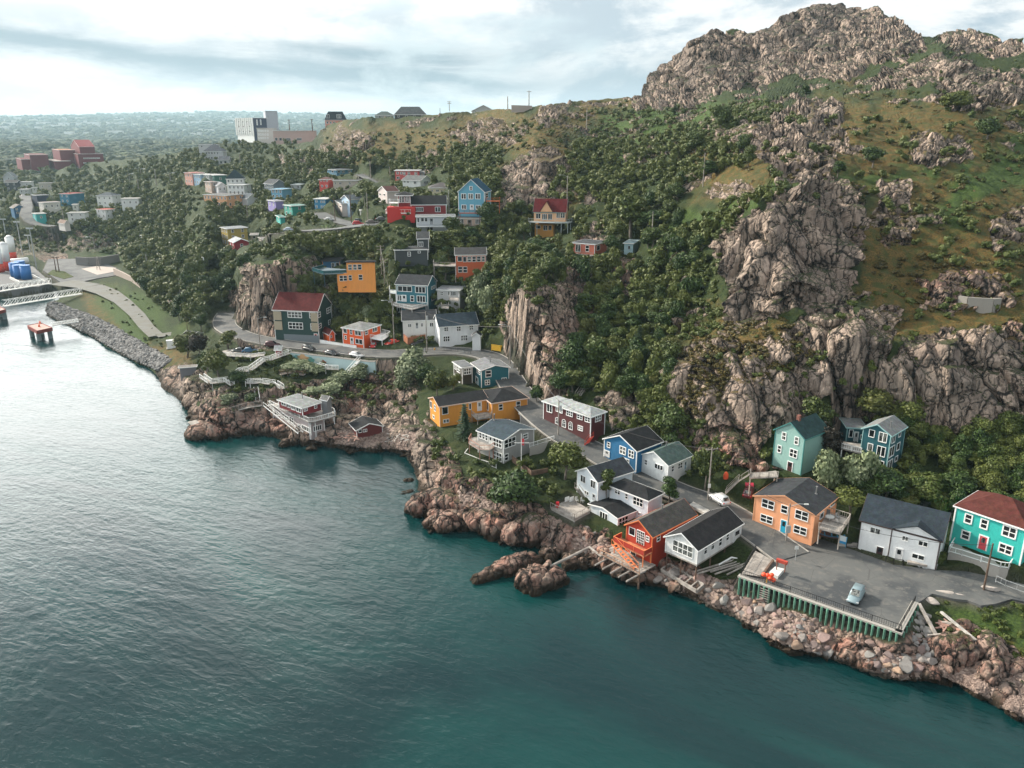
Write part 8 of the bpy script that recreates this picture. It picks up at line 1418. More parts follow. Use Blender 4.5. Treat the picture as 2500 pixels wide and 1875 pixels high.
for c, a, t, lb in (('E', (1532, 1245, 1527, 990), 'plain', 'pole at the right end of the deep red house'), ('E', (480, 1362, 455, 1005), 'dark plain', 'dark pole beside the red car on the upper road'), ('E', (655, 1300, 640, 1020), 'plain', 'pale pole right of the sky blue gable'), ('E', (622, 1200, 605, 1050), 'plain', 'thin pole behind the pale pole on the upper road'), ('E', (300, 1298, 285, 1065), 'dark plain', 'dark pole at the corner building'), ('E', (686, 850, 680, 680), 'plain', 'pole at the switchback path'), ('E', (895, 850, 885, 738), 'plain', 'pole left of the salmon row house'), ('E', (1080, 790, 1078, 690), 'plain', 'pole before the striped rock slab'), ('E', (1506, 560, 1503, 508), 'plain', 'short pole on the upper green slope'), ('E', (1536, 125, 1530, 30), 'cross2', 'utility pole on the skyline right of the dark ridge house'), ('E', (1436, 205, 1433, 103), 'plain', 'slim pole left of the skyline utility pole'), ('E', (2168, 112, 2155, 5), 'plain', 'utility pole at the right of the skyline houses'), ('C', (1605, 345, 1597, 222), 'dark cross', 'dark utility pole left of the salmon mansard house'), ('C', (1358, 335, 1355, 230), 'dark cross', 'dark utility pole right of the grey tower'), ('C', (910, 1342, 897, 1150), 'plain', 'pale pole below the white gabled shed'), ('C', (832, 742, 815, 600), 'plain', 'pole in the trees right of the porch house'), ('C', (217, 1562, 190, 1438), 'lampL', 'street lamp above the white handrail path'), ('C', (78, 930, 57, 808), 'lampR', 'street lamp left of the coral pink house'),
 ('A', (1026, 1645, 998, 1500), 'lampL', 'street lamp on the grassy bank above the stone wall'), ('A', (692, 1336, 672, 1190), 'lampL', 'street lamp left of the white cottage'), ('A', (1692, 945, 1662, 760), 'plain', 'pole left of the grey road patch in the wood'), ('A', (1530, 872, 1508, 762), 'lampR', 'street lamp at the top of the wood'), ('A', (1402, 900, 1375, 815), 'lampR', 'street lamp left of its twin in the wood'), ('A', (1506, 1042, 1470, 870), 'plain', 'tall pole in the middle of the wood'), ('A', (982, 1090, 962, 995), 'plain', 'pole right of the deep teal house'), ('B', (1597, 702, 1570, 535), 'plain', 'pole rising from the trees by the stone wall'), ('B', (1952, 1000, 1925, 790), 'plain', 'pole among the trees above the lower stone wall'), ('B', (2028, 1370, 2018, 1220), 'dark plain', 'thin dark pole by the small white hut')): pole(c, *a, t, lb)
for i, (x0, y0, x1, y1, lb) in enumerate(((78, 400, 35, 160, 'first floodlight mast from the left behind the white silos'), (245, 540, 180, 190, 'second floodlight mast from the left beside the white silos'), (398, 700, 310, 260, 'third floodlight mast from the left, tallest, by the blue tanks'), (330, 510, 295, 335, 'shorter floodlight mast between the two taller ones'))): pole('B', x0, y0, x1, y1, 'flood', lb)
for x, lb in ((607, 'left'), (640, 'right')): pole('B', x, 722, x - 18, 560, 'dark cross', lb + ' one of the twin dark poles on the grass island', z=3.7)
def wire(A, B, sag, label, r=.035):
 m = MB(); pts = [A + (B - A) * t - UP * sag * 4 * t * (1 - t) for t in np.linspace(0, 1, 9)]
 for a, b in zip(pts[:-1], pts[1:]): m.tube(a, b, r, r, 4, False)
 tag(m.build('power_line', BLKM, None, origin=A), label, 'cable')
for a, b, s, lb in (('a', 'c', 1.5, 'cable from the pale pole to the lamp pole at the peach house'), ('c', 'd', 1.8, 'cable running from the lamp pole over the navy roof to the brown pole'), ('b', 'a', 2.0, 'cable from the maroon house pole to the pale pole'), ('e', 'b', 1.5, 'cable from the cliff pole down to the maroon house pole'), ('f', 'e', 1.5, 'cable over the yellow fence'), ('g', 'f', 1.0, 'cable between the two poles at the white houses'), ('h', 'g', 1.5, 'cable down the slope between the hillside poles')): wire(TOPS[a], TOPS[b], s, lb)
# ------------------------------------------------------------------ walls, fences and walkways
mural = thing('retaining_wall', 'pale blue painted retaining wall with a faded mural below the road', 'wall', pz('G', 1360, 300, 9.0)); WP = [pz('G', 1362, 272, 9.0), pz('G', 1760, 318, 9.2), pz('G', 2212, 372, 9.5), pz('H', 290, 372, 9.6)]
mb1 = plain((.40, .53, .55), .8, 0, 'pale_blue_paint')
for i in range(3): a, b = WP[i], WP[i + 1]; MB().box(a - UP * 5.2, b - a, np.array([.1, .9, 0]), UP * 5.2).build('wall_panel', mb1, mural); MB().box(a + np.array([0, -.05, 0]), b - a, np.array([.1, 1.0, 0]), UP * .2).build('coping', CONC, mural)
v_, f_ = subdiv(*ico())
for t, dz, w_, h_, cc in ((.35, 1.0, 2.2, .9, (.55, .33, .16)), (.55, 1.3, 1.8, .7, (.10, .28, .25)), (.18, .9, 1.2, .5, (.12, .3, .3)), (.78, 1.2, 1.6, .6, (.5, .55, .5)), (.9, 1.6, 1.0, .6, (.3, .1, .06))):
 c = WP[0] + (WP[1] - WP[0]) * t - UP * dz + np.array([0, -.02, 0]); dd = (WP[1] - WP[0]); dd /= np.linalg.norm(dd); m = MB(); k = 14; ps = [c + dd * w_ * math.cos(6.283 * i / k) * (1 + .25 * math.sin(i * 2.3)) + UP * h_ * math.sin(6.283 * i / k) * (1 + .3 * math.cos(i * 1.7)) for i in range(k)]; m.add(ps, [tuple(range(k))]); m.build('painted_patch', plain(cc, .8, 0, 'faded_mural'), mural)
def fence_line(name, label, pts, h=1.0, mat=None, bal=.35, post=2.2, cat='fence', solid=False, fill=None, t=.06):
 root = thing(name, label, cat, pts[0])
 for a, b in zip(pts[:-1], pts[1:]): railing(root, a, b, h, mat, bal, post, t, solid, fill)
 return root
fence_line('railing', 'black railing above the painted wall behind the parked cars', [p + UP * .15 + np.array([0, .3, 0]) for p in WP], 1.1, BLKM, 1.2, 3.0, 'railing')
fence_line('railing', 'black railing along the outer road bend near the white houses', [pz('F', *p, z) for p, z in (((1315, 1395), 10.0), ((1500, 1392), 10.1), ((1700, 1398), 10.2), ((1850, 1412), 10.2), ((1985, 1450), 10.0))], 1.1, BLKM, 1.2, 2.6, 'railing')
fence_line('fence', 'bright yellow board fence at the end of the white houses', [pz('H', 1548, 245, 10.7), pz('H', 1650, 262, 10.7), pz('H', 1750, 235, 10.9)], 1.7, plain((.75, .42, .02), .6, 0, 'yellow_paint'), solid=True, t=.1)
fence_line('fence', 'white picket fence beside the grey house', [pz('I', 190, 850, 7.4), pz('I', 455, 770, 7.9)], .9, trimw, .18, 2.0); MB().box(pz('I', 190, 850, 7.4) - UP * 2.2, pz('I', 455, 770, 7.9) - pz('I', 190, 850, 7.4), (.15, .25, 0), UP * 2.15).build('garden_wall', CONC, None, origin=pz('I', 190, 850, 5)); tag(bpy.data.objects['garden_wall'], 'plain concrete wall under the white picket fence', 'wall')
tw = thing('porch', 'concrete porch with white rail along the front of the turquoise house', 'porch', pz('L', 1400, 880, 5.2)); tp = [pz('L', *p, 5.3) for p in ((1398, 872), (1540, 912), (1955, 1042), (2045, 1052), (2100, 975), (1720, 830), (1465, 760))]
MB().prism([p[:2] for p in tp], 3.4 * WS, 5.28 * WS).build('base', CONC, tw)
for i in (0, 1, 2, 3, 6): railing(tw, tp[i], tp[(i + 1) % 7], .95, trimw, 9, 2.4, .1)
fence_line('fence', 'black gate and low fence in front of the white clapboard house', [pz('L', 715, 975, 4.15), pz('L', 800, 1005, 4.15), pz('L', 905, 1022, 4.15)], 1.0, BLKM, .2, 1.5)
pb = MB().box(pz('L', 950, 1005, 4.2), pz('L', 1165, 1040, 4.2) - pz('L', 950, 1005, 4.2), (.35, .7, 0), UP * .35).build('planter', PALEW, None, origin=pz('L', 950, 1005, 4.2)); tag(pb, 'long wooden planter box under the window of the white clapboard house', 'planter')
sb = thing('notice_board', 'blue and white notice board standing between peach and white houses', 'sign', pz('L', 245, 820, 4.2)); a, b = pz('L', 205, 800, 4.1), pz('L', 285, 825, 4.1)
for p in (a, b): MB().bar(p, p + UP * 1.9, .1).build('post', plain((.05, .3, .5), .5), sb)
MB().box(a + UP * .5, b - a, (.02, .05, 0), UP * 1.4).build('board', plain((.6, .66, .68), .5), sb); MB().box(a + UP * .5 + np.array([0, -.02, 0]), b - a, (.01, .015, 0), UP * .45).build('blue_band', plain((.03, .25, .5), .5), sb)
MB().box(pz('L', 205, 810, 4.0), pz('L', 420, 830, 4.0) - pz('L', 205, 810, 4.0), (.4, 1.0, 0), UP * .35).build('kerb_stone', CONC, sb); fence_line('fence', 'low black fence right of the notice board', [pz('L', 290, 825, 4.3), pz('L', 415, 820, 4.3)], .9, BLKM, .2, 1.6)
# rowing boat under the peach deck
bt = thing('rowing_boat', 'blue and rust rowing boat on a trailer under the deck', 'boat', pz('L', 120, 710, 4.3)); bc = pz('L', 118, 712, 4.5); bx_ = (pz('L', 200, 715, 4.5) - pz('L', 25, 690, 4.5)); bl = np.linalg.norm(bx_); bx_ /= bl; by_ = np.array([-bx_[1], bx_[0], 0]); m = MB(); vs = []
for t in np.linspace(-1, 1, 9): w_ = .85 * (1 - abs(t) ** 2.4) + .04; x_ = bx_ * t * 2.3; vs += [bc + x_ - by_ * w_ + UP * (.55 + .15 * t * t), bc + x_ - by_ * w_ * .5, bc + x_ + by_ * w_ * .5, bc + x_ + by_ * w_ + UP * (.55 + .15 * t * t)]
m.add(vs, [(i * 4 + j, i * 4 + j + 1, i * 4 + j + 5, i * 4 + j + 4) for i in range(8) for j in range(3)]); m.build('hull', plain((.14, .07, .05), .6), bt); m = MB()
for i in range(8):
 for j in (0, 3): m.bar(np.array(vs[i * 4 + j]), np.array(vs[i * 4 + 4 + j]), .08)
m.build('gunwale', plain((.03, .2, .36), .5), bt)
for t in (-.9, .2, 1.1): MB().bar(bc + bx_ * t - by_ * .7 + UP * .42, bc + bx_ * t + by_ * .7 + UP * .42, .22, .05).build('thwart', plain((.05, .25, .4), .5), bt)
# white zigzag walkways on the headland
def walkway(label, pts, w=1.2, mat=None, legs=True, both=True, plk=None):
 root = thing('walkway', label, 'walkway', pts[0])
 for a, b in zip(pts[:-1], pts[1:]):
  d = b - a; L = np.linalg.norm(d); d = d / L; s = np.array([-d[1], d[0], 0]); s /= np.linalg.norm(s); MB().box(a - UP * .12, b - a, s * w, UP * .1).build('boardwalk', plk or GREYW, root); railing(root, a, b, 1.0, mat or trimw, .28, 2.0, .09)
  if both: railing(root, a + s * w, b + s * w, 1.0, mat or trimw, .5, 2.0, .08)
  if legs: MB().bar(a - UP * 3, a, .12).build('leg', mat or trimw, root)
 return root
def gz(c, x, y, up=.6): p = pg(c, x, y); p[2] += up; return p
walkway('upper run of the white zigzag walkway, from the red shed down to the corner', [gz('G', *p, .9) for p in ((1350, 300), (1145, 375), (1050, 395), (920, 490), (820, 505), (722, 570))])
walkway('left run of the white zigzag walkway at the cliff edge', [gz('G', *p, .9) for p in ((768, 650), (700, 605), (525, 625), (440, 565))]); walkway('short lower run of the white zigzag walkway', [gz('G', *p, .9) for p in ((885, 635), (935, 640), (1050, 635), (1190, 655), (1258, 700))])
walkway('parking deck edge with white balustrade beside the road', [pz('G', 510, 280, 8.0), pz('G', 600, 300, 8.1), pz('G', 780, 312, 8.3), pz('G', 935, 322, 8.4), pz('G', 1095, 300, 8.5)], 6.5, None, True, False)
walkway('pale sloping boardwalk from the waterfront house to the point', [gz('G', *p, .5) for p in ((1065, 850), (895, 875), (640, 945))], 1.0, PALEW, True, False, PALEW); walkway('white footbridge under the flowering shrubs', [gz('G', *p, 1.2) for p in ((1660, 470), (1750, 495), (1890, 500))], 1.0)
walkway('wooden terrace steps in the garden below the road', [gz('G', *p, .8) for p in ((1270, 540), (1340, 520), (1510, 545))], 1.2, BWOOD)
st = thing('stairs', 'white steel stairs climbing the painted wall', 'stairs', pz('G', 1980, 480, 7)); stairs(st, pz('G', 2110, 350, 9.6), pz('G', 1975, 500, 7.2), 1.1, trimw, trimw); st = thing('stairs', 'steep wooden stairs from the zigzag walkway to the waterfront house', 'stairs', gz('G', 1018, 800)); stairs(st, gz('G', 1000, 700), gz('G', 1020, 820), 1.0, PALEW, trimw)
raft = thing('landing', 'broken pale plank landing at the tip of the headland', 'landing', pz('G', 340, 1130, .8)); q = [pz('G', 245, 1100, .9), pz('G', 290, 1170, .9), pz('G', 450, 1140, .9), pz('G', 400, 1095, .9)]
for i in range(7): a = q[0] + (q[1] - q[0]) * i / 7; b = q[3] + (q[2] - q[3]) * i / 7; d = (q[1] - q[0]) / 7 * .82; MB().box(a, b - a, d, UP * .12).build('plank', PALEW if i % 2 else GREYW, raft)
for p in q: MB().bar(p - UP * 2.5, p, .2).build('pile', BWOOD, raft)
raft = thing('landing', 'small collapsed plank platform above the broken landing', 'landing', pz('G', 330, 1030, 1.6)); q = [pz('G', 255, 1020, 1.7), pz('G', 300, 1060, 1.7), pz('G', 400, 1025, 1.9), pz('G', 350, 1000, 1.9)]
for i in range(4): a = q[0] + (q[1] - q[0]) * i / 4; b = q[3] + (q[2] - q[3]) * i / 4; MB().box(a, b - a, (q[1] - q[0]) / 4 * .8, UP * .1).build('plank', PALEW, raft)
# driftwood
for i in range(60):
 c, x, y, sp, g = random.choice((('H', 560, 1195, 120, 'pale driftwood planks scattered on the cove beach'), ('H', 560, 1195, 110, 'pale driftwood planks scattered on the cove beach'), ('G', 1980, 1180, 110, 'reddish boards piled beside the boathouse'), ('O', 1380, 580, 70, 'grey planks scattered below the wharf corner')))
 P = pg(c, x + random.uniform(-sp, sp), y + random.uniform(-sp * .35, sp * .35)) + UP * .35; a = random.random() * 3.14; L = random.uniform(1.2, 3.8); d = np.array([math.cos(a), math.sin(a), random.uniform(-.08, .08)]) * L; o = MB().bar(P - d / 2, P + d / 2, random.uniform(.15, .3), .1).build('driftwood', WWOOD if 'pale' in g else (woodm((.5, .3, .24), 'reddish_board') if 'red' in g else GREYW), None, origin=P); tag(o, {'p': 'pale driftwood plank lying on the cove beach', 'r': 'reddish board lying in the pile beside the boathouse', 'g': 'grey plank lying in the stones below the wharf corner'}[g[0]], 'plank', g)
A_, B_ = pz('O', 1075, 340, 4.0), pz('O', 1365, 930, 1.6); o = MB().bar(A_ + UP * .2, B_ + UP * .9, .42, .3).build('timber', PALEW, None, origin=B_); tag(o, 'long pale timber leaning from the wharf corner down to the crag', 'timber'); A_, B_ = pz('O', 1160, 735, 2.4), pz('O', 1360, 718, 2.6); o = MB().bar(A_ + UP, B_ + UP, .25, .2).build('timber', PALEW, None, origin=B_); tag(o, 'short pale timber crossing under the long leaning one', 'timber')
A_, B_ = pz('O', 1310, 440, 3.4), pz('O', 1690, 750, 3.0); o = MB().bar(A_ + UP * .4, B_ + UP * .4, .35, .25).build('timber', WWOOD, None, origin=B_); tag(o, 'split white timber lying on the grass above the crags', 'timber')
# rocks edging the parking lot, patio furniture, bags, hydrant, flag mast
for c, x, y, s, lb in (('O', 1310, 225, 1.7, 'long pale rock edging the lot at the grass'), ('O', 1480, 255, 1.5, 'pale rock second in the edge along the grass'), ('O', 1180, 300, 1.6, 'flat white rock slab at the wharf corner'), ('O', 1855, 175, 1.2, 'tall pale boulder at the foot of the brown pole'), ('O', 1390, 560, 1.3, 'pale rock heap on the grass')):
 o = link(bpy.data.objects.new('edge_rock', random.choice(BP))); o.location = tuple(pg(c, x, y) + UP * .25); o.scale = (s * 1.3, s * .7, s * .5); o.rotation_euler = (0, 0, -.4); o.color = (.48, .42, .37, 1); tag(o, lb, 'rock')
def chair(P, col, label, rot=0, cat='garden chair', grp=None):
 r = thing('garden_chair', label, cat, P, grp); x = np.array([math.cos(rot), math.sin(rot), 0]); y = np.array([-x[1], x[0], 0]); m = plain(col, .6, 0, 'garden_furniture'); MB().box(P - x * .28 - y * .28 + UP * .38, x * .56, y * .56, UP * .06).build('seat', m, r); MB().box(P + y * .22 - x * .28 + UP * .4, x * .56, y * .06, UP * .62).build('backrest', m, r)
 for a in (-.25, .25):
  for b in (-.25, .25): MB().bar(P + x * a + y * b, P + x * a + y * b + UP * .4, .06).build('leg', m, r)
def table(P, rr, col, label):
 r = thing('garden_table', label, 'garden table', P); m = plain(col, .5, 0, 'table_top'); MB().tube(P + UP * .7, P + UP * .75, rr, rr, 16).build('tabletop', m, r); MB().tube(P, P + UP * .7, .06, .06).build('pedestal', m, r)
Pk = pz('K', 1215, 1420, 7.0) + UP * .02; table(Pk, .75, (.45, .45, .43), 'round grey table on the peach house deck'); chair(pz('K', 1300, 1400, 7.0), (.25, .25, .25), 'grey chair right of the round table on the peach deck', .6); chair(pz('K', 1300, 1455, 7.0), (.2, .2, .2), 'grey chair in front of the round table on the peach deck', 2.2); chair(pz('K', 1200, 1365, 7.0), (.16, .16, .16), 'dark chair behind the round table on the peach deck', -.4)
for x, y, r_, lb in ((700, 1440, .5, 'pale reclining chair on the patio deck, left one'), (760, 1445, 1.0, 'white round backed chair on the patio deck')): chair(pz('I', x, y, 4.0), (.5, .5, .48), lb, r_)
o = MB().tube(pz('I', 492, 1500, 4.0) + UP * .1, pz('I', 492, 1500, 4.0) + UP * 1.1, .35, .3, 12).build('barrel', plain((.5, .02, .03), .4), None, origin=pz('I', 492, 1500, 4.0)); tag(o, 'red round barbecue barrel at the left corner of the patio deck', 'barbecue')
for i, x in enumerate((590, 640)): pn = MB().box(pz('I', x - 20, 1440, 4.0), pz('I', x + 25, 1425, 4.0) - pz('I', x - 20, 1440, 4.0), (.05, .1, 0), UP * .9).build('bench', trimw, None, origin=pz('I', x, 1440, 4.0)); tag(pn, ('left' if i == 0 else 'right') + ' white slatted bench at the back of the patio deck', 'bench')
Pp = pz('O', 2060, 0, 4.4); 
for i, (x, y) in enumerate(((2060, 1080), (2110, 1095))): P = pz('L', x, y, 4.5); v, f = subdiv(*ico()); o = MB().add(v * np.array([.6, .55, .5]) * (1 - .15 * i) + P + UP * .4, [tuple(t) for t in f]).build('rubbish_bag', plain((.012, .012, .013), .3, 0, 'black_plastic'), None, True, origin=P); tag(o, ('larger' if i == 0 else 'smaller') + ' black rubbish bag beside the porch of the turquoise house', 'rubbish bag')
P = pz('H', 935, 250, 10.0); hy = thing('fire_hydrant', 'orange yellow fire hydrant behind the black railing', 'hydrant', P); hm_ = plain((.75, .35, .03), .5); MB().tube(P, P + UP * .75, .17, .15, 10).build('barrel', hm_, hy); MB().tube(P + UP * .5 - np.array([.28, 0, 0]), P + UP * .5 + np.array([.28, 0, 0]), .08, .08, 8).build('outlet', hm_, hy); MB().tube(P + UP * .75, P + UP * .9, .18, .06, 10).build('cap', hm_, hy)
P = pz('I', 100, 1110, 5.4); fm_ = thing('flag_mast', 'white flag mast with yard in the garden of the grey house', 'flag mast', P); MB().tube(P - UP, P + UP * 8.0, .08, .05, 8).build('mast', trimw, fm_); MB().bar(P + UP * 6.2 - np.array([1.5, .3, 0]), P + UP * 6.2 + np.array([1.5, -.3, 0]), .08).build('yard', trimw, fm_); MB().box(P + UP * 5.6 + np.array([.06, 0, 0]), (.5, -.2, 0), (0, .03, 0), UP * 1.4).build('flag', plain((.5, .05, .06), .6), fm_)
fence_line('fence', 'dark timber fence around the garden below the grey house', [pz('I', 0, 1010, 5.8), pz('I', 210, 1180, 5.2), pz('I', 385, 1150, 5.4)], 1.5, BWOOD, 9, 2.0, 'fence', True)
fence_line('fence', 'brown timber fence before the long white house', [pz('F', 1265, 1300, 10.8), pz('F', 1310, 1338, 10.5), pz('F', 1500, 1300, 10.8)], 2.3, woodm((.34, .13, .06), 'red_brown_boards'), 9, 2.2, 'fence', True)
fence_line('fence', 'white board fence along the road by the orange square house', [pz('F', 362, 1325, 9.0), pz('F', 590, 1365, 9.1), pz('F', 755, 1392, 9.2)], 1.3, trimw, 9, 2.5, 'fence', True)
stp = thing('stairs', 'dark red steps at the end of the maroon house', 'stairs', pz('I', 850, 800, 7.8)); stairs(stp, pz('I', 860, 740, 9.0), pz('I', 805, 815, 7.6), 1.5, REDP, REDP)
stp = thing('stairs', 'grey timber stairs rising beside the dark red car to the teal house', 'stairs', pz('K', 90, 1120, 6)); stairs(stp, pz('K', 235, 985, 8.2), pz('K', 95, 1120, 6.0), 1.3, GREYW, GREYW); stairs(stp, pz('K', 355, 920, 9.6), pz('K', 250, 985, 8.3), 1.3, GREYW, GREYW); pl_ = [pz('K', 355, 945, 9.6), pz('K', 660, 960, 9.2), pz('K', 640, 880, 9.4), pz('K', 360, 900, 9.6)]; pl_ = [np.array([p[0], p[1], 9.4 * WS]) for p in pl_]; deck(stp, pl_, (0, 3), 3.5, GREYW, GREYW, 1.0)
stp = thing('stairs', 'long pale wooden stairs on the rocks behind the maroon house', 'stairs', pz('I', 720, 310, 12)); stairs(stp, gz('I', 790, 215, .8), gz('I', 705, 330, .5), 1.2, PALEW, PALEW); fence_line('railing', 'pale wooden handrail on top of the rock behind the maroon house', [gz('I', *p, .3) for p in ((800, 235), (880, 245), (980, 260))], 1.0, PALEW, 9, 1.6, 'railing')
pn = MB().box(pz('J', 1470, 610, 5.2), pz('J', 1640, 700, 5.2) - pz('J', 1470, 610, 5.2), (1.0, 1.2, 0), UP * .5).build('plank_stack', WWOOD, None, origin=pz('J', 1470, 610, 5.2)); tag(pn, 'stack of white planks between the red shed roof and the road', 'plank stack')
net = pz('K', 95, 975, 7.0); v, f = subdiv(*ico()); o = MB().add(v * np.array([.5, .4, 1.0]) + net + UP * .6, [tuple(t) for t in f]).build('orange_net', plain((.8, .1, .03), .7), None, True, origin=net); tag(o, 'orange net bundle hanging at the foot of the grey stairs', 'net')
sg = thing('road_sign', 'small white road sign on a grey post at the lot corner', 'sign', pz('N', 1068, 300, 4.05)); P = pz('N', 1068, 300, 4.05); MB().bar(P, P + UP * 2.6, .09).build('post', STEEL, sg); MB().box(P + UP * 2.0 + np.array([-.3, -.06, 0]), (.6, 0, 0), (0, .04, 0), UP * .6).build('sign_plate', plain((.65, .65, .63), .4), sg)
fence_line('railing', 'grey steel handrail along the road at the right edge', [pz('L', 1905, 1195, 4.5), pz('L', 2010, 1245, 4.5), pz('L', 2250, 1330, 4.5)], 1.0, STEEL, 9, 2.4, 'railing')
W = [pg('U', *p) for p in ((1650, 965), (1720, 1000), (1850, 1035), (1925, 1040), (1990, 1010))]; wz = min(p[2] for p in W) + 1.6; r = thing('gun_emplacement', 'old curved concrete wall on the cliff at the far right', 'wall', W[0])
for a, b in zip(W[:-1], W[1:]): a = np.array([a[0], a[1] - .8, wz]); b = np.array([b[0], b[1] - .8, wz]); MB().bar(a - UP * .8, b - UP * .8, .5, 3.4).build('wall_section', plain((.3, .28, .25), .9, 0, 'old_concrete'), r)
for i, (x, y) in enumerate(((205, 1105), (235, 1085), (262, 1070), (190, 1135))): P = pg('A', x, y) + UP * .7; car(P + np.array([.6, 2, 0]), P - np.array([.6, 2, 0]), ((.6, .6, .6), (.3, .32, .33), (.6, .58, .55), (.1, .1, .11))[i], 'car', ('pale', 'grey', 'cream', 'dark')[i] + ' car in the row parked along the far left lane', 'cars parked along the far left lane')
# ------------------------------------------------------------------ harbour yard at the far left
def silo(P, rr, h, label):
 r = thing('silo', label, 'silo', P); MB().tube(P - UP * .5, P + UP * h * .34, rr, rr, 20).build('red_base', plain((.6, .05, .02), .5), r, True); MB().tube(P + UP * h * .34, P + UP * h, rr, rr, 20).build('white_shell', trimw, r, True); MB().tube(P + UP * h, P + UP * (h + rr * .5), rr, rr * .3, 20).build('dome', trimw, r, True)
for x, y, rr, h, lb in ((140, 590, 2.1, 12.0, 'rear white and red silo, right of the three'), (80, 705, 2.1, 13.0, 'front white and red silo in the middle'), (0, 725, 2.1, 12.0, 'white and red silo cut by the left edge')): silo(pz('B', x, y, 3.7), rr, h, lb)
tk = pz('B', 130, 650, 3.7); o = MB().tube(tk + UP * 1.8 - np.array([0, 4, 0]), tk + UP * 1.8 + np.array([7, 3, 0]), 1.8, 1.8, 16).build('horizontal_tank', trimw, None, True, origin=tk); tag(o, 'white horizontal tank behind the blue tanks', 'tank')
BLU = plain((.01, .14, .42), .45, 0, 'blue_tank_paint')
for x, y, lb in ((175, 770, 'back left blue cylindrical tank'), (215, 795, 'middle blue cylindrical tank'), (290, 800, 'front right blue cylindrical tank'), (235, 750, 'blue cylindrical tank at the back right')):
 P = pz('B', x, y, 3.65); r = thing('blue_tank', lb, 'tank', P); MB().tube(P, P + UP * 6.2, 2.3, 2.3, 22).build('shell', BLU, r, True); MB().tube(P + UP * 6.2, P + UP * 6.5, 2.35, 2.2, 22).build('rim', BLU, r)
bd = [pz('B', 110, 800, 3.65), pz('B', 215, 850, 3.65), pz('B', 480, 840, 3.65), pz('B', 350, 770, 3.65)]; bu = thing('bund_wall', 'low white concrete bund around the blue tanks', 'wall', bd[0])
for a, b in ((0, 1), (1, 2), (2, 3)): MB().bar(bd[a] + UP * .5, bd[b] + UP * .5, .5, 1.0).build('kerb', plain((.6, .6, .58), .7), bu)
def truss(A, B, h, w, label, name='gangway'):
 r = thing(name, label, 'gangway', A); d = (B - A); L = np.linalg.norm(d); d /= L; s = np.array([-d[1], d[0], 0]) * w; wm_ = trimw
 MB().box(A, B - A, s, UP * .15).build('walkway', plain((.5, .5, .48), .7), r)
 for o_ in (s * 0, s):
  MB().bar(A + o_ + UP * h, B + o_ + UP * h, .16).build('top_chord', wm_, r); MB().bar(A + o_, B + o_, .16).build('bottom_chord', wm_, r); k = int(L / h); m = MB()
  for i in range(k): a, b = A + o_ + d * L * i / k, A + o_ + d * L * (i + 1) / k; m.bar(a, b + UP * h, .12); m.bar(b, b + UP * h, .12)
  q = m.build('lattice', wm_, r); q['kind'] = 'stuff'
truss(pz('B', -60, 950, 3.6), pz('B', 560, 850, 3.6), 2.4, 2.6, 'upper white truss gangway at the dock'); truss(pz('B', 50, 1100, 2.8), pz('B', 890, 965, 3.2), 2.4, 2.2, 'lower white truss gangway leading to the rocks'); truss(pz('B', 560, 1310, 2.6), pz('B', 850, 1265, 2.8), 1.0, 1.2, 'small gangway from the red platform to the shore')
def dolphin(pts, label):
 r = thing('mooring_dolphin', label, 'mooring platform', pts[0]); MB().prism([p[:2] for p in pts], pts[0][2] - 1.1, pts[0][2]).build('deck', plain((.42, .28, .24), .8), r); c = np.mean(pts, 0); m = MB()
 for i in range(len(pts)): MB().bar(pts[i] - UP * .5, pts[(i + 1) % len(pts)] - UP * .5, .3, 1.25).build('fender_beam', plain((.22, .04, .03), .7), r)
 for p in pts: q = p + (c - p) * .25; MB().tube(q - UP * 8, q - UP * 1, .8, .8, 10).build('leg', plain((.2, .24, .24), .8), r)
 MB().tube(c, c + UP * .9, .35, .25, 10).build('bollard', plain((.75, .12, .04), .5), r); b2 = pts[1] * .8 + c * .2; MB().tube(b2, b2 + UP * .9, .35, .25, 10).build('bollard', plain((.75, .12, .04), .5), r)
dolphin([pz('B', *p, 3.0) for p in ((298, 1305), (435, 1275), (562, 1328), (400, 1362))], 'red edged mooring platform on concrete legs in the water'); dolphin([pz('B', *p, 3.0) for p in ((-120, 1120), (0, 1100), (58, 1130), (-60, 1165))], 'second mooring platform cut by the left edge')
BW_ = plain((.34, .28, .24), .9, 0, 'stone_wall')
for pts, lb in (([(1240, 705), (1330, 745), (1430, 800), (1555, 900)], 'upper pale stone retaining wall beside the green strip'), ([(1790, 1010), (1900, 1110), (2030, 1220), (2165, 1345)], 'lower pale stone retaining wall running to the white hut')):
 W = [pz('B', x, y + 45, 3.6) for x, y in pts]; r = thing('stone_wall', lb, 'wall', W[0])
 for a, b in zip(W[:-1], W[1:]): MB().bar(a + UP * 1.2, b + UP * 1.2, .8, 3.4).build('wall_section', BW_, r)
W = [pz('B', x, y, 3.9) for x, y in ((830, 640), (960, 645), (1100, 640), (1290, 610))]; r = thing('stone_wall', 'long grey wall at the back of the yard under the wooden frames', 'wall', W[0])
for a, b in zip(W[:-1], W[1:]): MB().bar(a + UP * 1.6, b + UP * 1.6, .8, 4.2).build('wall_section', plain((.2, .19, .18), .9, 0, 'dark_stone'), r)
gt = thing('pylon', 'small lattice pylon standing on the concrete pad in the yard', 'pylon', pz('B', 1065, 700, 3.7)); P = pz('B', 1065, 700, 3.7)
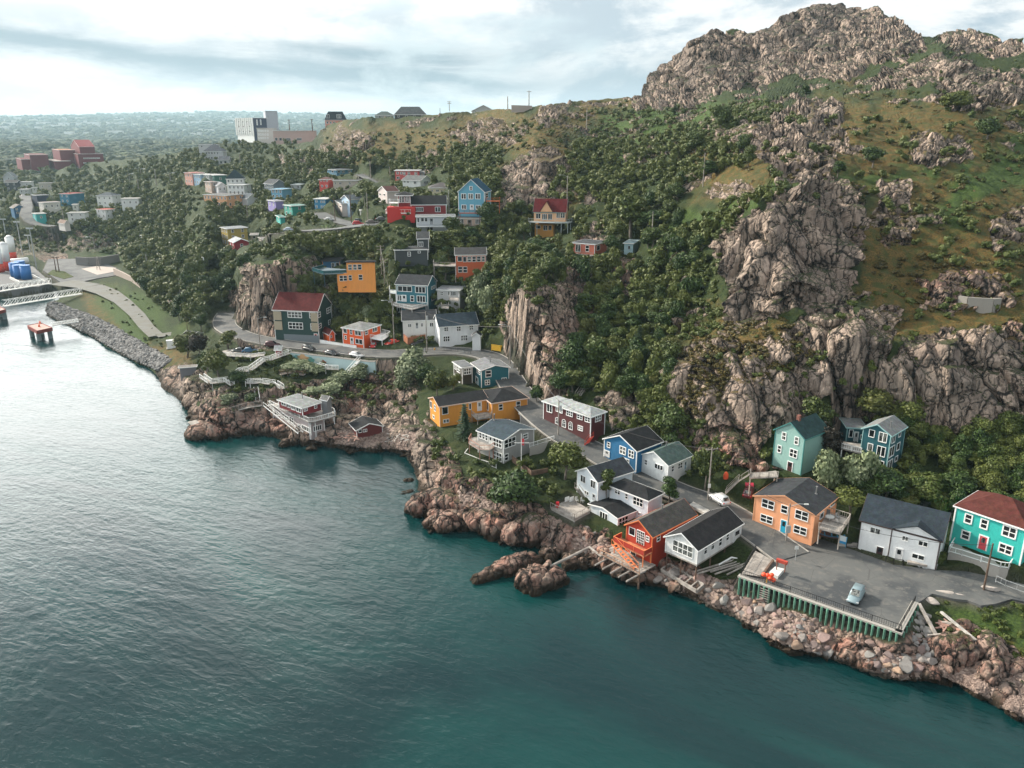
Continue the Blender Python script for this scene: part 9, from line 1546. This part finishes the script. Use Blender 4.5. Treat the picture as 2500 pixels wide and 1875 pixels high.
for a in (-1, 1): MB().bar(P + np.array([a * .8, 0, 0]), P + UP * 6.5 + np.array([a * .2, 0, 0]), .25).build('leg', PALEW, gt)
for k in range(4): MB().bar(P + UP * (1 + k * 1.4) - np.array([.7 - k * .13, 0, 0]), P + UP * (1.6 + k * 1.4) + np.array([.7 - k * .13, 0, 0]), .16).build('brace', PALEW, gt)
pd = MB().prism([pz('B', *p, 3.7)[:2] for p in ((880, 690), (1050, 660), (1250, 680), (1240, 720), (1050, 755))], 3.5 * WS, 3.68 * WS).build('concrete_pad', plain((.42, .36, .32), .85)); pd['kind'] = 'structure'
isl = MB().prism([pz('B', *p, 3.7)[:2] for p in ((510, 745), (570, 700), (700, 720), (795, 775), (690, 800))], 3.4 * WS, 3.72 * WS).build('grass_island', land.data.materials[0]); attrs(isl.data, grass=.6, ochre=.7); isl['kind'] = 'structure'
hr = [gz('B', x, y, .4) for x, y in ((1320, 320), (1480, 345), (1620, 395), (1760, 400), (1900, 470), (2050, 555), (2200, 610))]; fence_line('railing', 'long white pipe rail curving through the wood above the yard', hr, 1.1, trimw, 9, 3.0, 'railing', t=.22)
wb = thing('cabinet', 'white steel cabinet beside the small white hut', 'cabinet', pz('B', 1855, 1560, 3.9)); P = pz('B', 1855, 1558, 3.9); MB().box(P - np.array([1.4, 0, 0]), (2.4, .8, 0), (-.6, 1.6, 0), UP * 2.5).build('body', trimw, wb); MB().box(P - np.array([1.5, .05, 0]) + UP * 2.5, (2.6, .87, 0), (-.66, 1.74, 0), UP * .12).build('lid', plain((.5, .52, .52), .5), wb); MB().box(P - np.array([1.8, -.2, .2]), (3.2, 1.0, 0), (-.8, 2.2, 0), UP * .25).build('base', CONC, wb)
# skyline walls and trees: the small wall on the ridge
P = at_Y(*n('S', 165, 235), 318); o = MB().box(P - UP * 1, at_Y(*n('S', 338, 240), 322) - P, (0, 1, 0), UP * 3.4).build('stone_wall', plain((.42, .36, .32), .9), None, origin=P); tag(o, 'low pale wall on the skyline under the mast', 'wall')
